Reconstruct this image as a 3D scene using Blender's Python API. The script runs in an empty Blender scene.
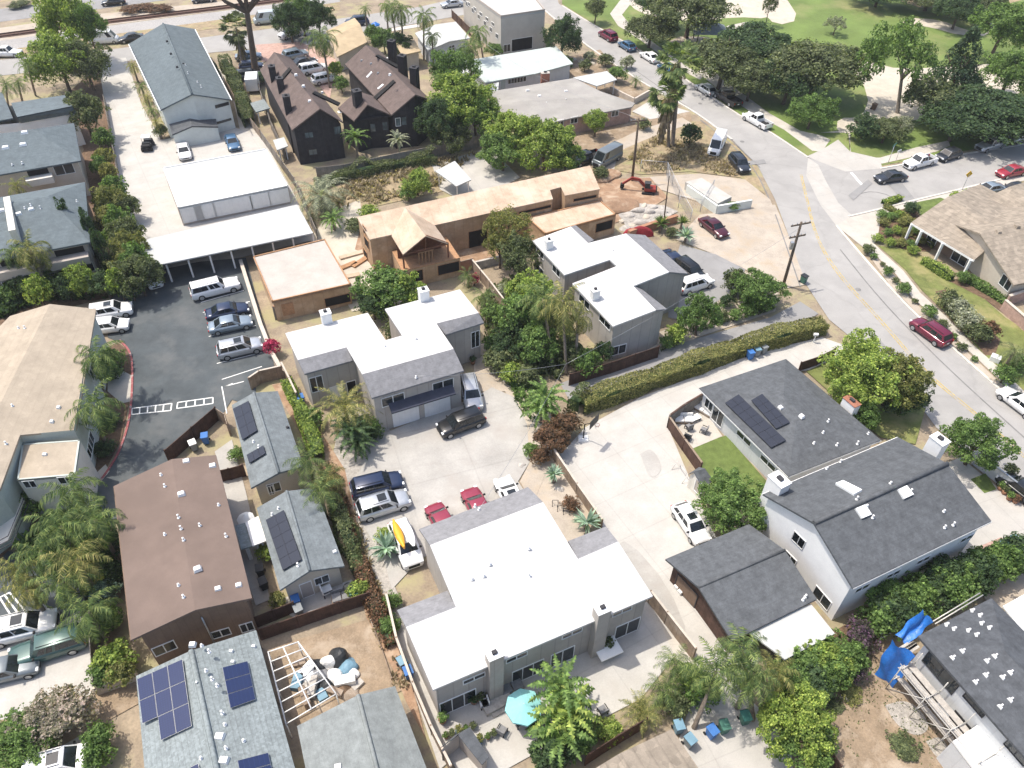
import bpy, bmesh, math, random
from mathutils import Vector, Matrix
random.seed(7)
R=math.radians
scene=bpy.context.scene
COL=scene.collection
# ---------------------------------------------------------------- camera model
F=779.0; TH=R(43.5); ROLL=R(-1.2); H=56.0
ST,CT=math.sin(TH),math.cos(TH); CR,SR=math.cos(ROLL),math.sin(ROLL)
def ray(px,py):
    x=(px-512)/F; y=(py-384)/F
    x,y=CR*x-SR*y, SR*x+CR*y
    return Vector((x, CT-y*ST, -ST-y*CT))
CAM=Vector((0,0,H))
def G(px,py,z=0.0):
    d=ray(px,py); return CAM+d*((z-H)/d.z)
def onplane(px,py,p,n):
    d=ray(px,py); t=(p-CAM).dot(n)/d.dot(n); return CAM+d*t
cam=bpy.data.cameras.new('camera'); co=bpy.data.objects.new('camera',cam); COL.objects.link(co)
co.location=CAM
cx=Vector((CR,0,0)); # build the basis from the same model
def camv(x,y): # image-space x right, y down -> world
    x,y=CR*x-SR*y, SR*x+CR*y
    return Vector((x,-y*ST,-y*CT))
X=camv(1,0).normalized(); Yup=-camv(0,1).normalized(); Z=X.cross(Yup)
m=Matrix((X,Yup,Z)).transposed().to_4x4(); m.translation=CAM
co.matrix_world=m
cam.sensor_fit='HORIZONTAL'; cam.sensor_width=36; cam.lens=36*F/1024; cam.clip_end=5000
scene.camera=co
# ---------------------------------------------------------------- tagging
def tag(o,label=None,cat=None,group=None,kind=None):
    if label: o['label']=label
    if cat: o['category']=cat
    if group: o['group']=group
    if kind: o['kind']=kind
    return o
def thing(name,label,cat,loc,group=None,rz=0,kind=None):
    o=bpy.data.objects.new(name,None); COL.objects.link(o)
    o.location=loc; o.rotation_euler=(0,0,rz); o.empty_display_size=.2
    return tag(o,label,cat,group,kind)
# ---------------------------------------------------------------- mesh builder (world coordinates)
class MB:
    def __init__(s): s.v=[]; s.f=[]; s.mi=[]; s.sm=[]
    def poly(s,pts,mi=0,sm=False):
        n=len(s.v); s.v+= [tuple(p) for p in pts]; s.f.append(list(range(n,n+len(pts)))); s.mi.append(mi); s.sm.append(sm)
        return s
    def mesh(s,vs,fs,mi=0,sm=False):
        n=len(s.v); s.v+=[tuple(p) for p in vs]
        for f in fs: s.f.append([n+i for i in f]); s.mi.append(mi); s.sm.append(sm)
        return s
    def prism(s,pts,z0,z1,mi=0):
        """vertical prism over a 2D polygon; z0/z1 numbers or per-vertex lists"""
        n=len(pts); a=sum(pts[i][0]*pts[(i+1)%n][1]-pts[(i+1)%n][0]*pts[i][1] for i in range(n))
        z0=z0 if isinstance(z0,(list,tuple)) else [z0]*n; z1=z1 if isinstance(z1,(list,tuple)) else [z1]*n
        q=list(range(n))
        if a<0: q.reverse()
        lo=[(pts[i][0],pts[i][1],z0[i]) for i in q]; hi=[(pts[i][0],pts[i][1],z1[i]) for i in q]
        fs=[list(range(n))[::-1], list(range(n,2*n))]+[[i,(i+1)%n,n+(i+1)%n,n+i] for i in range(n)]
        return s.mesh(lo+hi,fs,mi)
    def obox(s,c,ax,ay,sx,sy,z0,z1,mi=0,top=1.0):
        """box centred on c (2D) with unit axes ax, ay"""
        P=[]
        for k,z in ((1,z0),(top,z1)):
            for i,j in ((-1,-1),(1,-1),(1,1),(-1,1)):
                P.append((c[0]+ax[0]*i*sx/2*k+ay[0]*j*sy/2*k, c[1]+ax[1]*i*sx/2*k+ay[1]*j*sy/2*k, z))
        if ax[0]*ay[1]-ax[1]*ay[0]<0: P=[P[i] for i in (3,2,1,0,7,6,5,4)]
        return s.mesh(P,[[3,2,1,0],[4,5,6,7],[0,1,5,4],[1,2,6,5],[2,3,7,6],[3,0,4,7]],mi)
    def box(s,x0,x1,y0,y1,z0,z1,mi=0):
        return s.obox(((x0+x1)/2,(y0+y1)/2),(1,0),(0,1),x1-x0,y1-y0,z0,z1,mi)
    def tube(s,pts,r,n=6,mi=0,cap=True,sm=True):
        pts=[Vector(p) for p in pts]
        rs=r if isinstance(r,(list,tuple)) else [r]*len(pts)
        b=len(s.v); up=Vector((0,0,1))
        for i,p in enumerate(pts):
            t=(pts[min(i+1,len(pts)-1)]-pts[max(i-1,0)])
            t=t.normalized() if t.length>1e-6 else up
            a=t.cross(up if abs(t.z)<.95 else Vector((1,0,0))).normalized(); c=t.cross(a)
            for k in range(n):
                w=2*math.pi*k/n; s.v.append(tuple(p+(a*math.cos(w)+c*math.sin(w))*rs[i]))
        for i in range(len(pts)-1):
            for k in range(n):
                s.f.append([b+i*n+k,b+(i+1)*n+k,b+(i+1)*n+(k+1)%n,b+i*n+(k+1)%n]); s.mi.append(mi); s.sm.append(sm)
        if cap:
            s.f.append([b+k for k in range(n)]); s.mi.append(mi); s.sm.append(False)
            e=b+(len(pts)-1)*n
            s.f.append([e+k for k in range(n)][::-1]); s.mi.append(mi); s.sm.append(False)
        return s
    def bar(s,a,b,w,h=None,mi=0):
        """square bar between two points"""
        a,b=Vector(a),Vector(b); t=(b-a).normalized(); h=h or w
        u=t.cross(Vector((0,0,1)) if abs(t.z)<.95 else Vector((1,0,0))).normalized(); q=u.cross(t)
        P=[]
        for p in (a,b):
            for i,j in ((-1,-1),(1,-1),(1,1),(-1,1)): P.append(p+u*i*w/2+q*j*h/2)
        return s.mesh(P,[[0,1,2,3],[7,6,5,4],[1,0,4,5],[2,1,5,6],[3,2,6,7],[0,3,7,4]],mi)
    def lathe(s,c,prof,n=10,mi=0,sm=True):
        b=len(s.v)
        for r,z in prof:
            for k in range(n):
                w=2*math.pi*k/n; s.v.append((c[0]+r*math.cos(w),c[1]+r*math.sin(w),c[2]+z))
        for i in range(len(prof)-1):
            for k in range(n):
                s.f.append([b+i*n+k,b+i*n+(k+1)%n,b+(i+1)*n+(k+1)%n,b+(i+1)*n+k]); s.mi.append(mi); s.sm.append(sm)
        s.f.append([b+k for k in range(n)][::-1]); s.mi.append(mi); s.sm.append(False)
        e=b+(len(prof)-1)*n; s.f.append([e+k for k in range(n)]); s.mi.append(mi); s.sm.append(False)
        return s
    def build(s,name,mats,parent=None,bevel=0):
        me=bpy.data.meshes.new(name)
        off=Vector((0,0,0)); inv=None
        if parent is not None:
            inv=wm(parent).inverted()
        vs=[tuple(inv@Vector(p)) for p in s.v] if inv is not None else s.v
        me.from_pydata(vs,[],s.f); 
        if not isinstance(mats,(list,tuple)): mats=[mats]
        for q in mats: me.materials.append(q)
        me.polygons.foreach_set('material_index',s.mi); me.polygons.foreach_set('use_smooth',s.sm)
        me.update()
        o=bpy.data.objects.new(name,me); COL.objects.link(o)
        if parent is not None: o.parent=parent
        if bevel:
            b=o.modifiers.new('bevel','BEVEL'); b.width=bevel; b.segments=2; b.limit_method='ANGLE'
        return o
def wm(o):
    M=Matrix.Translation(o.location)@Matrix.Rotation(o.rotation_euler.z,4,'Z')
    return wm(o.parent)@M if o.parent else M
def recenter(o):
    """move a parentless mesh so its origin sits at the middle of its base"""
    me=o.data; xs=[v.co for v in me.vertices]
    c=Vector(((min(v.x for v in xs)+max(v.x for v in xs))/2,(min(v.y for v in xs)+max(v.y for v in xs))/2,min(v.z for v in xs)))
    me.transform(Matrix.Translation(-c)); o.location=c; return o
def copy_tree(o,parent=None):
    c=o.copy(); COL.objects.link(c)
    if parent is not None: c.parent=parent
    for ch in KIDS.get(o.name,[]): copy_tree(ch,c)
    return c
KIDS={}
def index_children():
    KIDS.clear()
    for o in bpy.data.objects:
        if o.parent: KIDS.setdefault(o.parent.name,[]).append(o)
# ---------------------------------------------------------------- materials
def newmat(name):
    m=bpy.data.materials.new(name); m.use_nodes=True; nt=m.node_tree; nt.nodes.clear()
    out=nt.nodes.new('ShaderNodeOutputMaterial'); b=nt.nodes.new('ShaderNodeBsdfPrincipled')
    nt.links.new(b.outputs[0],out.inputs[0]); return m,nt,b
def N(nt,t,**k):
    n=nt.nodes.new(t)
    for a,v in k.items(): setattr(n,a,v)
    return n
def ramp(nt,fac,stops):
    r=N(nt,'ShaderNodeValToRGB'); e=r.color_ramp.elements
    while len(e)<len(stops): e.new(.5)
    for i,(p,c) in enumerate(stops): e[i].position=p; e[i].color=(*c,1) if len(c)==3 else c
    nt.links.new(fac,r.inputs[0]); return r.outputs[0]
def mixc(nt,fac,a,b,mode='MIX'):
    x=N(nt,'ShaderNodeMix',data_type='RGBA',blend_type=mode)
    for s,v in ((x.inputs[0],fac),(x.inputs[6],a),(x.inputs[7],b)):
        if hasattr(v,'links') or isinstance(v,bpy.types.NodeSocket): nt.links.new(v,s)
        elif isinstance(v,(int,float)): s.default_value=v
        else: s.default_value=(*v,1)
    return x.outputs[2]
def noise(nt,scale,detail=4,vec=None,rough=.6):
    n=N(nt,'ShaderNodeTexNoise'); n.inputs['Scale'].default_value=scale; n.inputs['Detail'].default_value=detail; n.inputs['Roughness'].default_value=rough
    if vec is not None: nt.links.new(vec,n.inputs['Vector'])
    return n.outputs[0]
def math_(nt,op,a,b=0.0,c=None):
    n=N(nt,'ShaderNodeMath',operation=op)
    for i,v in enumerate((a,b) if c is None else (a,b,c)):
        if isinstance(v,(int,float)): n.inputs[i].default_value=v
        else: nt.links.new(v,n.inputs[i])
    return n.outputs[0]
def sc(c,k): return tuple(min(1,x*k) for x in c)
def mat(name,col,rough=.85,var=.18,scale=1.5,fine=14,bump=.0,spec=.3,metal=0,streak=None,course=None,boards=None,patch=None,ang=0,joint=None,cracks=0,coat=0):
    m,nt,b=newmat(name)
    pos=N(nt,'ShaderNodeNewGeometry').outputs['Position']
    c1=ramp(nt,noise(nt,scale,5,pos),[(.3,sc(col,1-var)),(.7,sc(col,1+var))])
    c2=mixc(nt,.75,c1,ramp(nt,noise(nt,fine,3,pos),[(.3,(1-var*1.1,)*3),(.72,(1+var*.5,)*3)]),'MULTIPLY')
    big=noise(nt,.09,3,pos)
    c=mixc(nt,.8,c2,ramp(nt,big,[(.35,(1-var*.8,)*3),(.65,(1.0,)*3)]),'MULTIPLY')
    if patch:   # second colour in blotches: (colour, scale, lo, hi)
        c=mixc(nt,ramp(nt,noise(nt,patch[1],6,pos,.65),[(patch[2],(0,0,0)),(patch[3],(1,1,1))]),c,patch[0])
    sep=N(nt,'ShaderNodeSeparateXYZ'); 
    mp=N(nt,'ShaderNodeMapping'); mp.inputs['Rotation'].default_value=(0,0,-ang); nt.links.new(pos,mp.inputs[0]); nt.links.new(mp.outputs[0],sep.inputs[0])
    x,y,z=sep.outputs
    if course:  # shingle courses are lines of equal height on a pitched roof: (spacing in z, darkness)
        fr=math_(nt,'FRACT',math_(nt,'DIVIDE',z,course[0]))
        c=mixc(nt,1.0,c,ramp(nt,fr,[(0,(1-course[1],)*3),(.22,(1,1,1)),(1,(1-course[1]*.25,)*3)]),'MULTIPLY')
        v=N(nt,'ShaderNodeTexVoronoi'); v.inputs['Scale'].default_value=course[2] if len(course)>2 else 2.6; nt.links.new(pos,v.inputs['Vector'])
        sx=N(nt,'ShaderNodeSeparateColor'); nt.links.new(v.outputs['Color'],sx.inputs[0])
        c=mixc(nt,1.0,c,ramp(nt,sx.outputs[0],[(0,(1-course[1]*.9,)*3),(1,(1+course[1]*.35,)*3)]),'MULTIPLY')
    if boards:  # vertical board grooves: (width, darkness)
        u=math_(nt,'DIVIDE',math_(nt,'ADD',x,y),boards[0])
        c=mixc(nt,1.0,c,ramp(nt,math_(nt,'FRACT',u),[(0,(1-boards[1],)*3),(.12,(1,1,1)),(1,(1,1,1))]),'MULTIPLY')
        w=N(nt,'ShaderNodeTexWhiteNoise',noise_dimensions='1D'); nt.links.new(math_(nt,'FLOOR',u),w.inputs['W'])
        c=mixc(nt,1.0,c,ramp(nt,w.outputs[0],[(0,(1-boards[1]*.5,)*3),(1,(1,1,1))]),'MULTIPLY')
    if streak:  # soft streaks across x (sheet seams): (spacing, strength)
        fr=math_(nt,'FRACT',math_(nt,'DIVIDE',x,streak[0]))
        c=mixc(nt,1.0,c,ramp(nt,fr,[(0,(1-streak[1],)*3),(.06,(1,1,1)),(.9,(1,1,1)),(1,(1-streak[1]*.4,)*3)]),'MULTIPLY')
    if joint:   # saw-cut joints in slabs: (spacing, darkness)
        for q in (x,y):
            fr=math_(nt,'FRACT',math_(nt,'DIVIDE',q,joint[0]))
            c=mixc(nt,1.0,c,ramp(nt,fr,[(0,(1-joint[1],)*3),(.018,(1-joint[1],)*3),(.03,(1,1,1)),(1,(1,1,1))]),'MULTIPLY')
    if cracks:
        v=N(nt,'ShaderNodeTexVoronoi',feature='DISTANCE_TO_EDGE'); v.inputs['Scale'].default_value=.12
        ad=N(nt,'ShaderNodeVectorMath',operation='ADD'); nn=N(nt,'ShaderNodeTexNoise'); nn.inputs['Scale'].default_value=.6; nt.links.new(pos,nn.inputs['Vector'])
        ml=N(nt,'ShaderNodeVectorMath',operation='SCALE'); ml.inputs['Scale'].default_value=1.6; nt.links.new(nn.outputs['Color'],ml.inputs[0])
        nt.links.new(pos,ad.inputs[0]); nt.links.new(ml.outputs[0],ad.inputs[1]); nt.links.new(ad.outputs[0],v.inputs['Vector'])
        c=mixc(nt,1.0,c,ramp(nt,v.outputs['Distance'],[(0,(1-cracks,)*3),(.012,(1-cracks*.6,)*3),(.03,(1,1,1))]),'MULTIPLY')
    nt.links.new(c,b.inputs['Base Color']); b.inputs['Roughness'].default_value=rough; b.inputs['Specular IOR Level'].default_value=spec; b.inputs['Metallic'].default_value=metal
    if coat: b.inputs['Coat Weight'].default_value=coat; b.inputs['Coat Roughness'].default_value=.05
    if bump:
        bp=N(nt,'ShaderNodeBump'); bp.inputs['Strength'].default_value=bump; bp.inputs['Distance'].default_value=.1
        nt.links.new(noise(nt,fine*.6,5,pos),bp.inputs['Height']); nt.links.new(bp.outputs[0],b.inputs['Normal'])
    return m
def leafmat(name,a,bcol,trans=.38):
    def ds(c):
        l=.3*c[0]+.6*c[1]+.1*c[2]; return tuple(x*1.12+l*.1 for x in c)
    a,bcol=ds(a),ds(bcol)
    m,nt,b=newmat(name)
    g=N(nt,'ShaderNodeNewGeometry'); oi=N(nt,'ShaderNodeObjectInfo')
    rp=g.outputs['Random Per Island']
    c=ramp(nt,rp,[(0,sc(a,.75)),(.45,a),(.8,bcol),(1,sc(bcol,1.35))])
    tc=N(nt,'ShaderNodeTexCoord'); cl=noise(nt,1.6,3,g.outputs['Position'])
    c=mixc(nt,.9,c,ramp(nt,cl,[(.35,(.62,)*3),(.68,(1.25,)*3)]),'MULTIPLY')
    c=mixc(nt,.8,c,ramp(nt,oi.outputs['Random'],[(0,(.82,.86,.8)),(1,(1.12,1.1,1.1))]),'MULTIPLY')
    nt.links.new(c,b.inputs['Base Color']); b.inputs['Roughness'].default_value=.6; b.inputs['Specular IOR Level'].default_value=.25
    t=N(nt,'ShaderNodeBsdfTranslucent'); mx=N(nt,'ShaderNodeMixShader'); mx.inputs[0].default_value=trans
    nt.links.new(mixc(nt,1.0,c,(1.5,1.6,.7),'MULTIPLY'),t.inputs[0])
    nt.links.new(b.outputs[0],mx.inputs[1]); nt.links.new(t.outputs[0],mx.inputs[2])
    out=[n for n in nt.nodes if n.type=='OUTPUT_MATERIAL'][0]; nt.links.new(mx.outputs[0],out.inputs[0])
    return m
def paint(name,col,metal=0,rough=.28):
    m,nt,b=newmat(name)
    pos=N(nt,'ShaderNodeTexCoord').outputs['Object']
    c=ramp(nt,noise(nt,3,4,pos),[(.3,sc(col,.9)),(.7,sc(col,1.04))])
    nt.links.new(c,b.inputs['Base Color']); b.inputs['Metallic'].default_value=metal; b.inputs['Roughness'].default_value=rough
    b.inputs['Coat Weight'].default_value=.6; b.inputs['Coat Roughness'].default_value=.08
    return m
def glass(name,col=(.02,.026,.03),rough=.06):
    m,nt,b=newmat(name)
    pos=N(nt,'ShaderNodeNewGeometry').outputs['Position']
    nt.links.new(ramp(nt,noise(nt,.8,2,pos),[(.3,sc(col,.6)),(.7,sc(col,1.6))]),b.inputs['Base Color'])
    b.inputs['Roughness'].default_value=rough; b.inputs['Specular IOR Level'].default_value=.6
    return m
HA=R(22)   # usual street-grid angle of the houses
M={}
def defm(k,*a,**kw): M[k]=mat(k,*a,**kw)
defm('earth',(0.31, 0.25, 0.18),var=.25,scale=.5,fine=5,patch=((.30,.27,.15),.25,.48,.62),bump=.4)
defm('dirt',(0.285, 0.215, 0.145),var=.22,scale=.8,fine=8,patch=((.36,.29,.215),.5,.5,.65),bump=.4)
defm('pale_dirt',(0.43, 0.375, 0.31),var=.15,scale=.7,fine=8,patch=((.36,.29,.21),.35,.5,.7),bump=.3)
defm('dry_grass',(0.34, 0.265, 0.165),var=.3,scale=1.2,fine=9,patch=((.27,.25,.12),.5,.5,.65),bump=.5)
defm('red_dirt',(0.32, 0.205, 0.13),var=.2,scale=1,fine=7,patch=((.42,.32,.23),.6,.5,.68),bump=.4)
defm('sand',(0.5, 0.45, 0.37),var=.12,scale=.6,fine=6,bump=.2)
defm('gravel',(.42,.39,.35),var=.3,scale=3,fine=22,bump=.6)
defm('concrete',(0.43, 0.412, 0.38),var=.10,scale=.6,fine=9,joint=(3.6,.09),ang=HA,patch=((.37,.345,.31),.3,.5,.75))
defm('white_concrete',(0.455, 0.438, 0.405),var=.09,scale=.5,fine=8,joint=(4.2,.09),ang=R(30),patch=((.39,.365,.33),.35,.48,.75))
defm('sidewalk',(0.46, 0.43, 0.38),var=.09,scale=.7,fine=10,joint=(1.5,.12))
defm('court',(0.395, 0.38, 0.352),var=.12,scale=.4,fine=7,patch=((.345,.32,.29),.3,.48,.72),cracks=.05,joint=(6.5,.08),ang=R(20))
defm('asphalt',(0.08, 0.093, 0.1),var=.18,scale=.5,fine=18,patch=((.12,.125,.125),.18,.5,.7),cracks=.05)
defm('street',(0.335, 0.325, 0.31),var=.09,scale=.3,fine=14,patch=((.28,.272,.26),.2,.46,.7),cracks=.07)
defm('lane',(.27,.265,.26),var=.12,scale=.5,fine=12,patch=((.22,.22,.215),.25,.5,.7),cracks=.07)
defm('lawn',(0.175, 0.2, 0.06),var=.28,scale=.9,fine=16,patch=((.30,.26,.12),.3,.48,.72),bump=.5)
defm('park_lawn',(0.145, 0.205, 0.052),var=.22,scale=.15,fine=6,patch=((.25,.235,.105),.07,.5,.72),bump=.4)
defm('green_lawn',(0.125, 0.17, 0.045),var=.25,scale=1.5,fine=16,bump=.5)
defm('mulch',(.17,.11,.07),var=.35,scale=3,fine=20,bump=.6)
defm('white_line',(.75,.75,.72),var=.12,scale=6)
defm('yellow_line',(.52,.38,.10),var=.3,scale=3,patch=((.36,.33,.28),1.2,.45,.6))
defm('red_kerb',(0.36, 0.12, 0.12),var=.25,scale=4,patch=((.45,.36,.33),1.5,.55,.68))
defm('kerb',(.56,.53,.48),var=.12,scale=2)
# roofs
defm('white_roof',(0.53, 0.525, 0.515),var=.04,scale=.4,fine=5,streak=(2.4,.16),ang=HA,rough=.7,patch=((.48,.475,.46),.45,.5,.8))
defm('white_sheet',(0.46, 0.47, 0.46),var=.06,scale=.6,fine=5,streak=(1.2,.08),ang=HA,patch=((.39,.395,.38),.4,.5,.78))
defm('green_white_roof',(0.43, 0.475, 0.45),var=.07,scale=.5,fine=6,streak=(1.6,.06),ang=HA)
defm('skirt_shingle',(.25,.25,.26),var=.16,scale=2,fine=18,course=(.11,.10,6))
defm('slate_shingle',(0.105, 0.113, 0.122),var=.22,scale=1.5,fine=16,course=(.10,.13,5.5))
defm('blue_shingle',(.125,.155,.17),var=.16,scale=1.2,fine=14,course=(.12,.11,5))
defm('grey_shingle',(.19,.215,.225),var=.2,scale=1.5,fine=18,course=(.09,.13,6))
defm('tile_grey',(.235,.275,.28),var=.12,scale=1.2,fine=10,course=(.095,.3,3.0))
defm('pale_shingle',(.235,.255,.25),var=.18,scale=1.6,fine=18,course=(.06,.10,7))
defm('black_shingle',(0.095, 0.103, 0.115),var=.25,scale=1.5,fine=20,course=(.10,.13,6))
defm('brown_gravel',(0.175, 0.13, 0.108),var=.14,scale=.35,fine=22,patch=((.145,.108,.09),.3,.5,.7))
defm('beige_roof',(0.39, 0.33, 0.255),var=.12,scale=.5,fine=12,course=(.2,.08,2.2))
defm('tan_roof',(.46,.36,.23),var=.14,scale=.7,fine=12)
defm('brown_shingle',(.145,.11,.098),var=.2,scale=1,fine=14,course=(.16,.13,4))
defm('shake_roof',(0.32, 0.272, 0.215),var=.14,scale=1.2,fine=10,course=(.17,.24,1.8))
defm('tar_grey',(.33,.315,.29),var=.14,scale=.35,fine=12,patch=((.28,.265,.25),.3,.45,.65))
defm('plywood',(0.44, 0.3, 0.185),var=.13,scale=.8,fine=6,streak=(1.22,.22),ang=R(17),patch=((.56,.41,.28),.3,.5,.65))
defm('osb',(0.48, 0.365, 0.265),var=.14,scale=.9,fine=7,streak=(1.22,.16),ang=R(17),patch=((.55,.45,.35),.35,.45,.65))
defm('deck_grey',(0.43, 0.4, 0.36),var=.1,scale=.6,fine=7,patch=((.38,.35,.31),.5,.5,.7))
defm('tar',(0.21, 0.205, 0.2),var=.2,scale=1,fine=12)
defm('lumber',(.42,.24,.13),var=.2,scale=3,fine=10)
defm('dark_lumber',(.20,.09,.055),var=.25,scale=3,fine=10)
# walls
defm('grey_siding',(0.44, 0.405, 0.365),var=.07,scale=1,fine=9,boards=(1.2,.24),ang=HA)
defm('taupe_wall',(0.41, 0.365, 0.325),var=.06,scale=1,fine=9)
defm('blue_siding',(0.58, 0.59, 0.595),var=.06,scale=1,fine=8,boards=(.9,.10),ang=HA)
defm('white_wall',(.76,.76,.75),var=.05,scale=1,fine=9)
defm('cream_wall',(0.66, 0.63, 0.56),var=.06,scale=1,fine=8)
defm('warm_wall',(.52,.465,.385),var=.07,scale=1,fine=8)
defm('sage_wall',(0.47, 0.51, 0.465),var=.07,scale=1,fine=8)
defm('brown_wall',(.21,.145,.105),var=.12,scale=1,fine=9,boards=(.6,.2),ang=HA)
defm('black_siding',(0.042, 0.039, 0.042),var=.25,scale=1.5,fine=10,boards=(.3,.3),ang=HA)
defm('beige_block',(.50,.47,.42),var=.07,scale=.7,fine=8)
defm('pink_brick',(.46,.31,.26),var=.2,scale=2,fine=10)
defm('pale_green_wall',(.63,.66,.62),var=.06)
defm('wood_fence',(.30,.225,.165),var=.22,scale=1.5,fine=9,boards=(.16,.35),patch=((.38,.32,.26),.5,.5,.7))
defm('dark_fence',(.105,.06,.045),var=.3,scale=1.5,fine=9,boards=(.16,.4))
defm('grey_fence',(.30,.27,.235),var=.22,scale=1.5,fine=9,boards=(.16,.35),patch=((.22,.19,.16),.5,.5,.7))
defm('terracotta',(.40,.21,.13),var=.15,scale=2)
defm('block_wall',(.52,.46,.39),var=.12,scale=2,fine=8)
defm('stone',(.45,.42,.38),var=.2,scale=3,fine=10,bump=.3)
defm('wood_pole',(.13,.10,.075),var=.25,scale=3,fine=12)
defm('trim_white',(.78,.78,.76),var=.04)
defm('dark_trim',(.05,.05,.055),var=.15)
defm('vent_white',(.80,.80,.79),var=.05,rough=.5)
defm('metal_grey',(.45,.46,.47),var=.1,rough=.4,metal=.7)
defm('galv',(.55,.56,.57),var=.1,rough=.45,metal=.5)
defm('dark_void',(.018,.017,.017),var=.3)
defm('rubber',(.022,.022,.023),var=.2,rough=.8)
defm('bark',(.13,.095,.07),var=.3,scale=3,fine=14,bump=.6)
defm('pale_bark',(.28,.235,.19),var=.25,scale=3,fine=14,bump=.5)
defm('palm_bark',(.25,.205,.16),var=.3,scale=4,fine=16,bump=.6)
defm('awning_dark',(.055,.06,.085),var=.15)
defm('door_white',(0.76, 0.75, 0.73),var=.05,streak=(.6,.08),ang=HA)
defm('fabric_white',(.76,.755,.73),var=.06,scale=5)
defm('fabric_grey',(.22,.22,.225),var=.15,scale=5)
defm('fabric_cyan',(0.26, 0.56, 0.57),var=.06,scale=3)
defm('bin_blue',(.05,.16,.42),var=.12,rough=.5)
defm('bin_grey_blue',(.16,.28,.36),var=.12,rough=.5)
defm('bin_green',(.06,.16,.12),var=.12,rough=.5)
defm('bin_grey',(.22,.24,.25),var=.12,rough=.5)
defm('bin_black',(.03,.033,.036),var=.15,rough=.5)
defm('tarp_blue',(0.03, 0.17, 0.55),var=.18,scale=2,fine=8,rough=.35,bump=.3)
defm('red_paint',(0.27, 0.045, 0.035),var=.12,rough=.4)
defm('orange',(.75,.36,.03),var=.08,rough=.4)
defm('yellow_sign',(.80,.48,.03),var=.06,rough=.5)
defm('sign_green',(0.05, 0.17, 0.14),var=.08)
defm('wrb',(.78,.78,.76),var=.05,patch=((.55,.55,.55),3.0,.60,.66))
defm('plastic_white',(.78,.78,.76),var=.05,rough=.5)
defm('red_fabric',(0.36, 0.04, 0.05),var=.2,scale=2)
defm('scaffold',(.58,.56,.52),var=.15,rough=.5,metal=.3)
defm('rail_rust',(.10,.055,.04),var=.25,scale=2)
defm('ballast',(.36,.345,.33),var=.2,scale=3,fine=18,bump=.5)
defm('brick_red',(.34,.15,.10),var=.2,scale=3,fine=12)
M['glass']=glass('glass'); M['glass_light']=glass('glass_light',(.10,.13,.14)); M['car_glass']=glass('car_glass',(.014,.018,.021),.04)
M['skylight']=mat('skylight',(.78,.80,.80),rough=.3,var=.04)
def solar(name,col):
    m,nt,b=newmat(name)
    tc=N(nt,'ShaderNodeTexCoord').outputs['UV']; sep=N(nt,'ShaderNodeSeparateXYZ'); nt.links.new(tc,sep.inputs[0])
    c=None
    for q,k in ((sep.outputs[0],6),(sep.outputs[1],10)):
        fr=math_(nt,'FRACT',math_(nt,'MULTIPLY',q,k)); l=ramp(nt,fr,[(0,(1.9,)*3),(.08,(1,)*3),(1,(1,)*3)])
        c=mixc(nt,1.0,c if c is not None else col,l,'MULTIPLY')
    nt.links.new(c,b.inputs['Base Color']); b.inputs['Roughness'].default_value=.22; b.inputs['Specular IOR Level'].default_value=.45
    return m
M['solar_black']=solar('solar_black',(.020,.024,.036)); M['solar_blue']=solar('solar_blue',(.016,.026,.075))
# ---------------------------------------------------------------- 2D helpers
def v2(p): return Vector((p[0],p[1]))
def area(P): n=len(P); return .5*sum(P[i][0]*P[(i+1)%n][1]-P[(i+1)%n][0]*P[i][1] for i in range(n))
def inset(P,d):
    """offset a polygon inwards by d"""
    n=len(P); s=1 if area(P)>0 else -1; out=[]
    for i in range(n):
        a,b,c=v2(P[i-1]),v2(P[i]),v2(P[(i+1)%n])
        e1=(b-a).normalized(); e2=(c-b).normalized()
        n1=Vector((-e1.y,e1.x))*s; n2=Vector((-e2.y,e2.x))*s
        k=n1+n2; q=k.dot(n1)
        out.append(b+k*(d/q) if abs(q)>.15 else b+n1*d)
    return out
def offs(path,d):
    """shift a polyline sideways"""
    P=[v2(p) for p in path]; out=[]
    for i,p in enumerate(P):
        t=(P[min(i+1,len(P)-1)]-P[max(i-1,0)]).normalized(); out.append(p+Vector((-t.y,t.x))*d)
    return out
def smooth(path,it=2):
    P=[tuple(p) for p in path]
    for _ in range(it):
        Q=[P[0]]
        for a,b in zip(P,P[1:]):
            Q.append(tuple(a[i]*.75+b[i]*.25 for i in range(len(a)))); Q.append(tuple(a[i]*.25+b[i]*.75 for i in range(len(a))))
        Q.append(P[-1]); P=Q
    return P
def tess(poly): 
    from mathutils.geometry import tessellate_polygon
    return tessellate_polygon([[Vector((p[0],p[1],0)) for p in poly]])
LAY=[0]
def ground(name,pxs,m,layer,sm=0,world=False):
    """flat patch, layer*4 mm above the ground; pxs are picture points on the ground"""
    if sm: pxs=smooth(list(pxs)+[pxs[0]],sm)[:-1]
    P=[(p[0],p[1]) for p in pxs] if world else [G(*p)[:2] for p in pxs]
    LAY[0]+=1
    z=layer*.01+LAY[0]*.0005+.004
    mb=MB(); mb.v=[(p[0],p[1],z) for p in P]
    for t in tess(P):
        a=area([P[i] for i in t]); t=list(t)
        if a<0: t.reverse()
        mb.f.append(t); mb.mi.append(0); mb.sm.append(False)
    return tag(mb.build(name,m),kind='structure')
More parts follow.
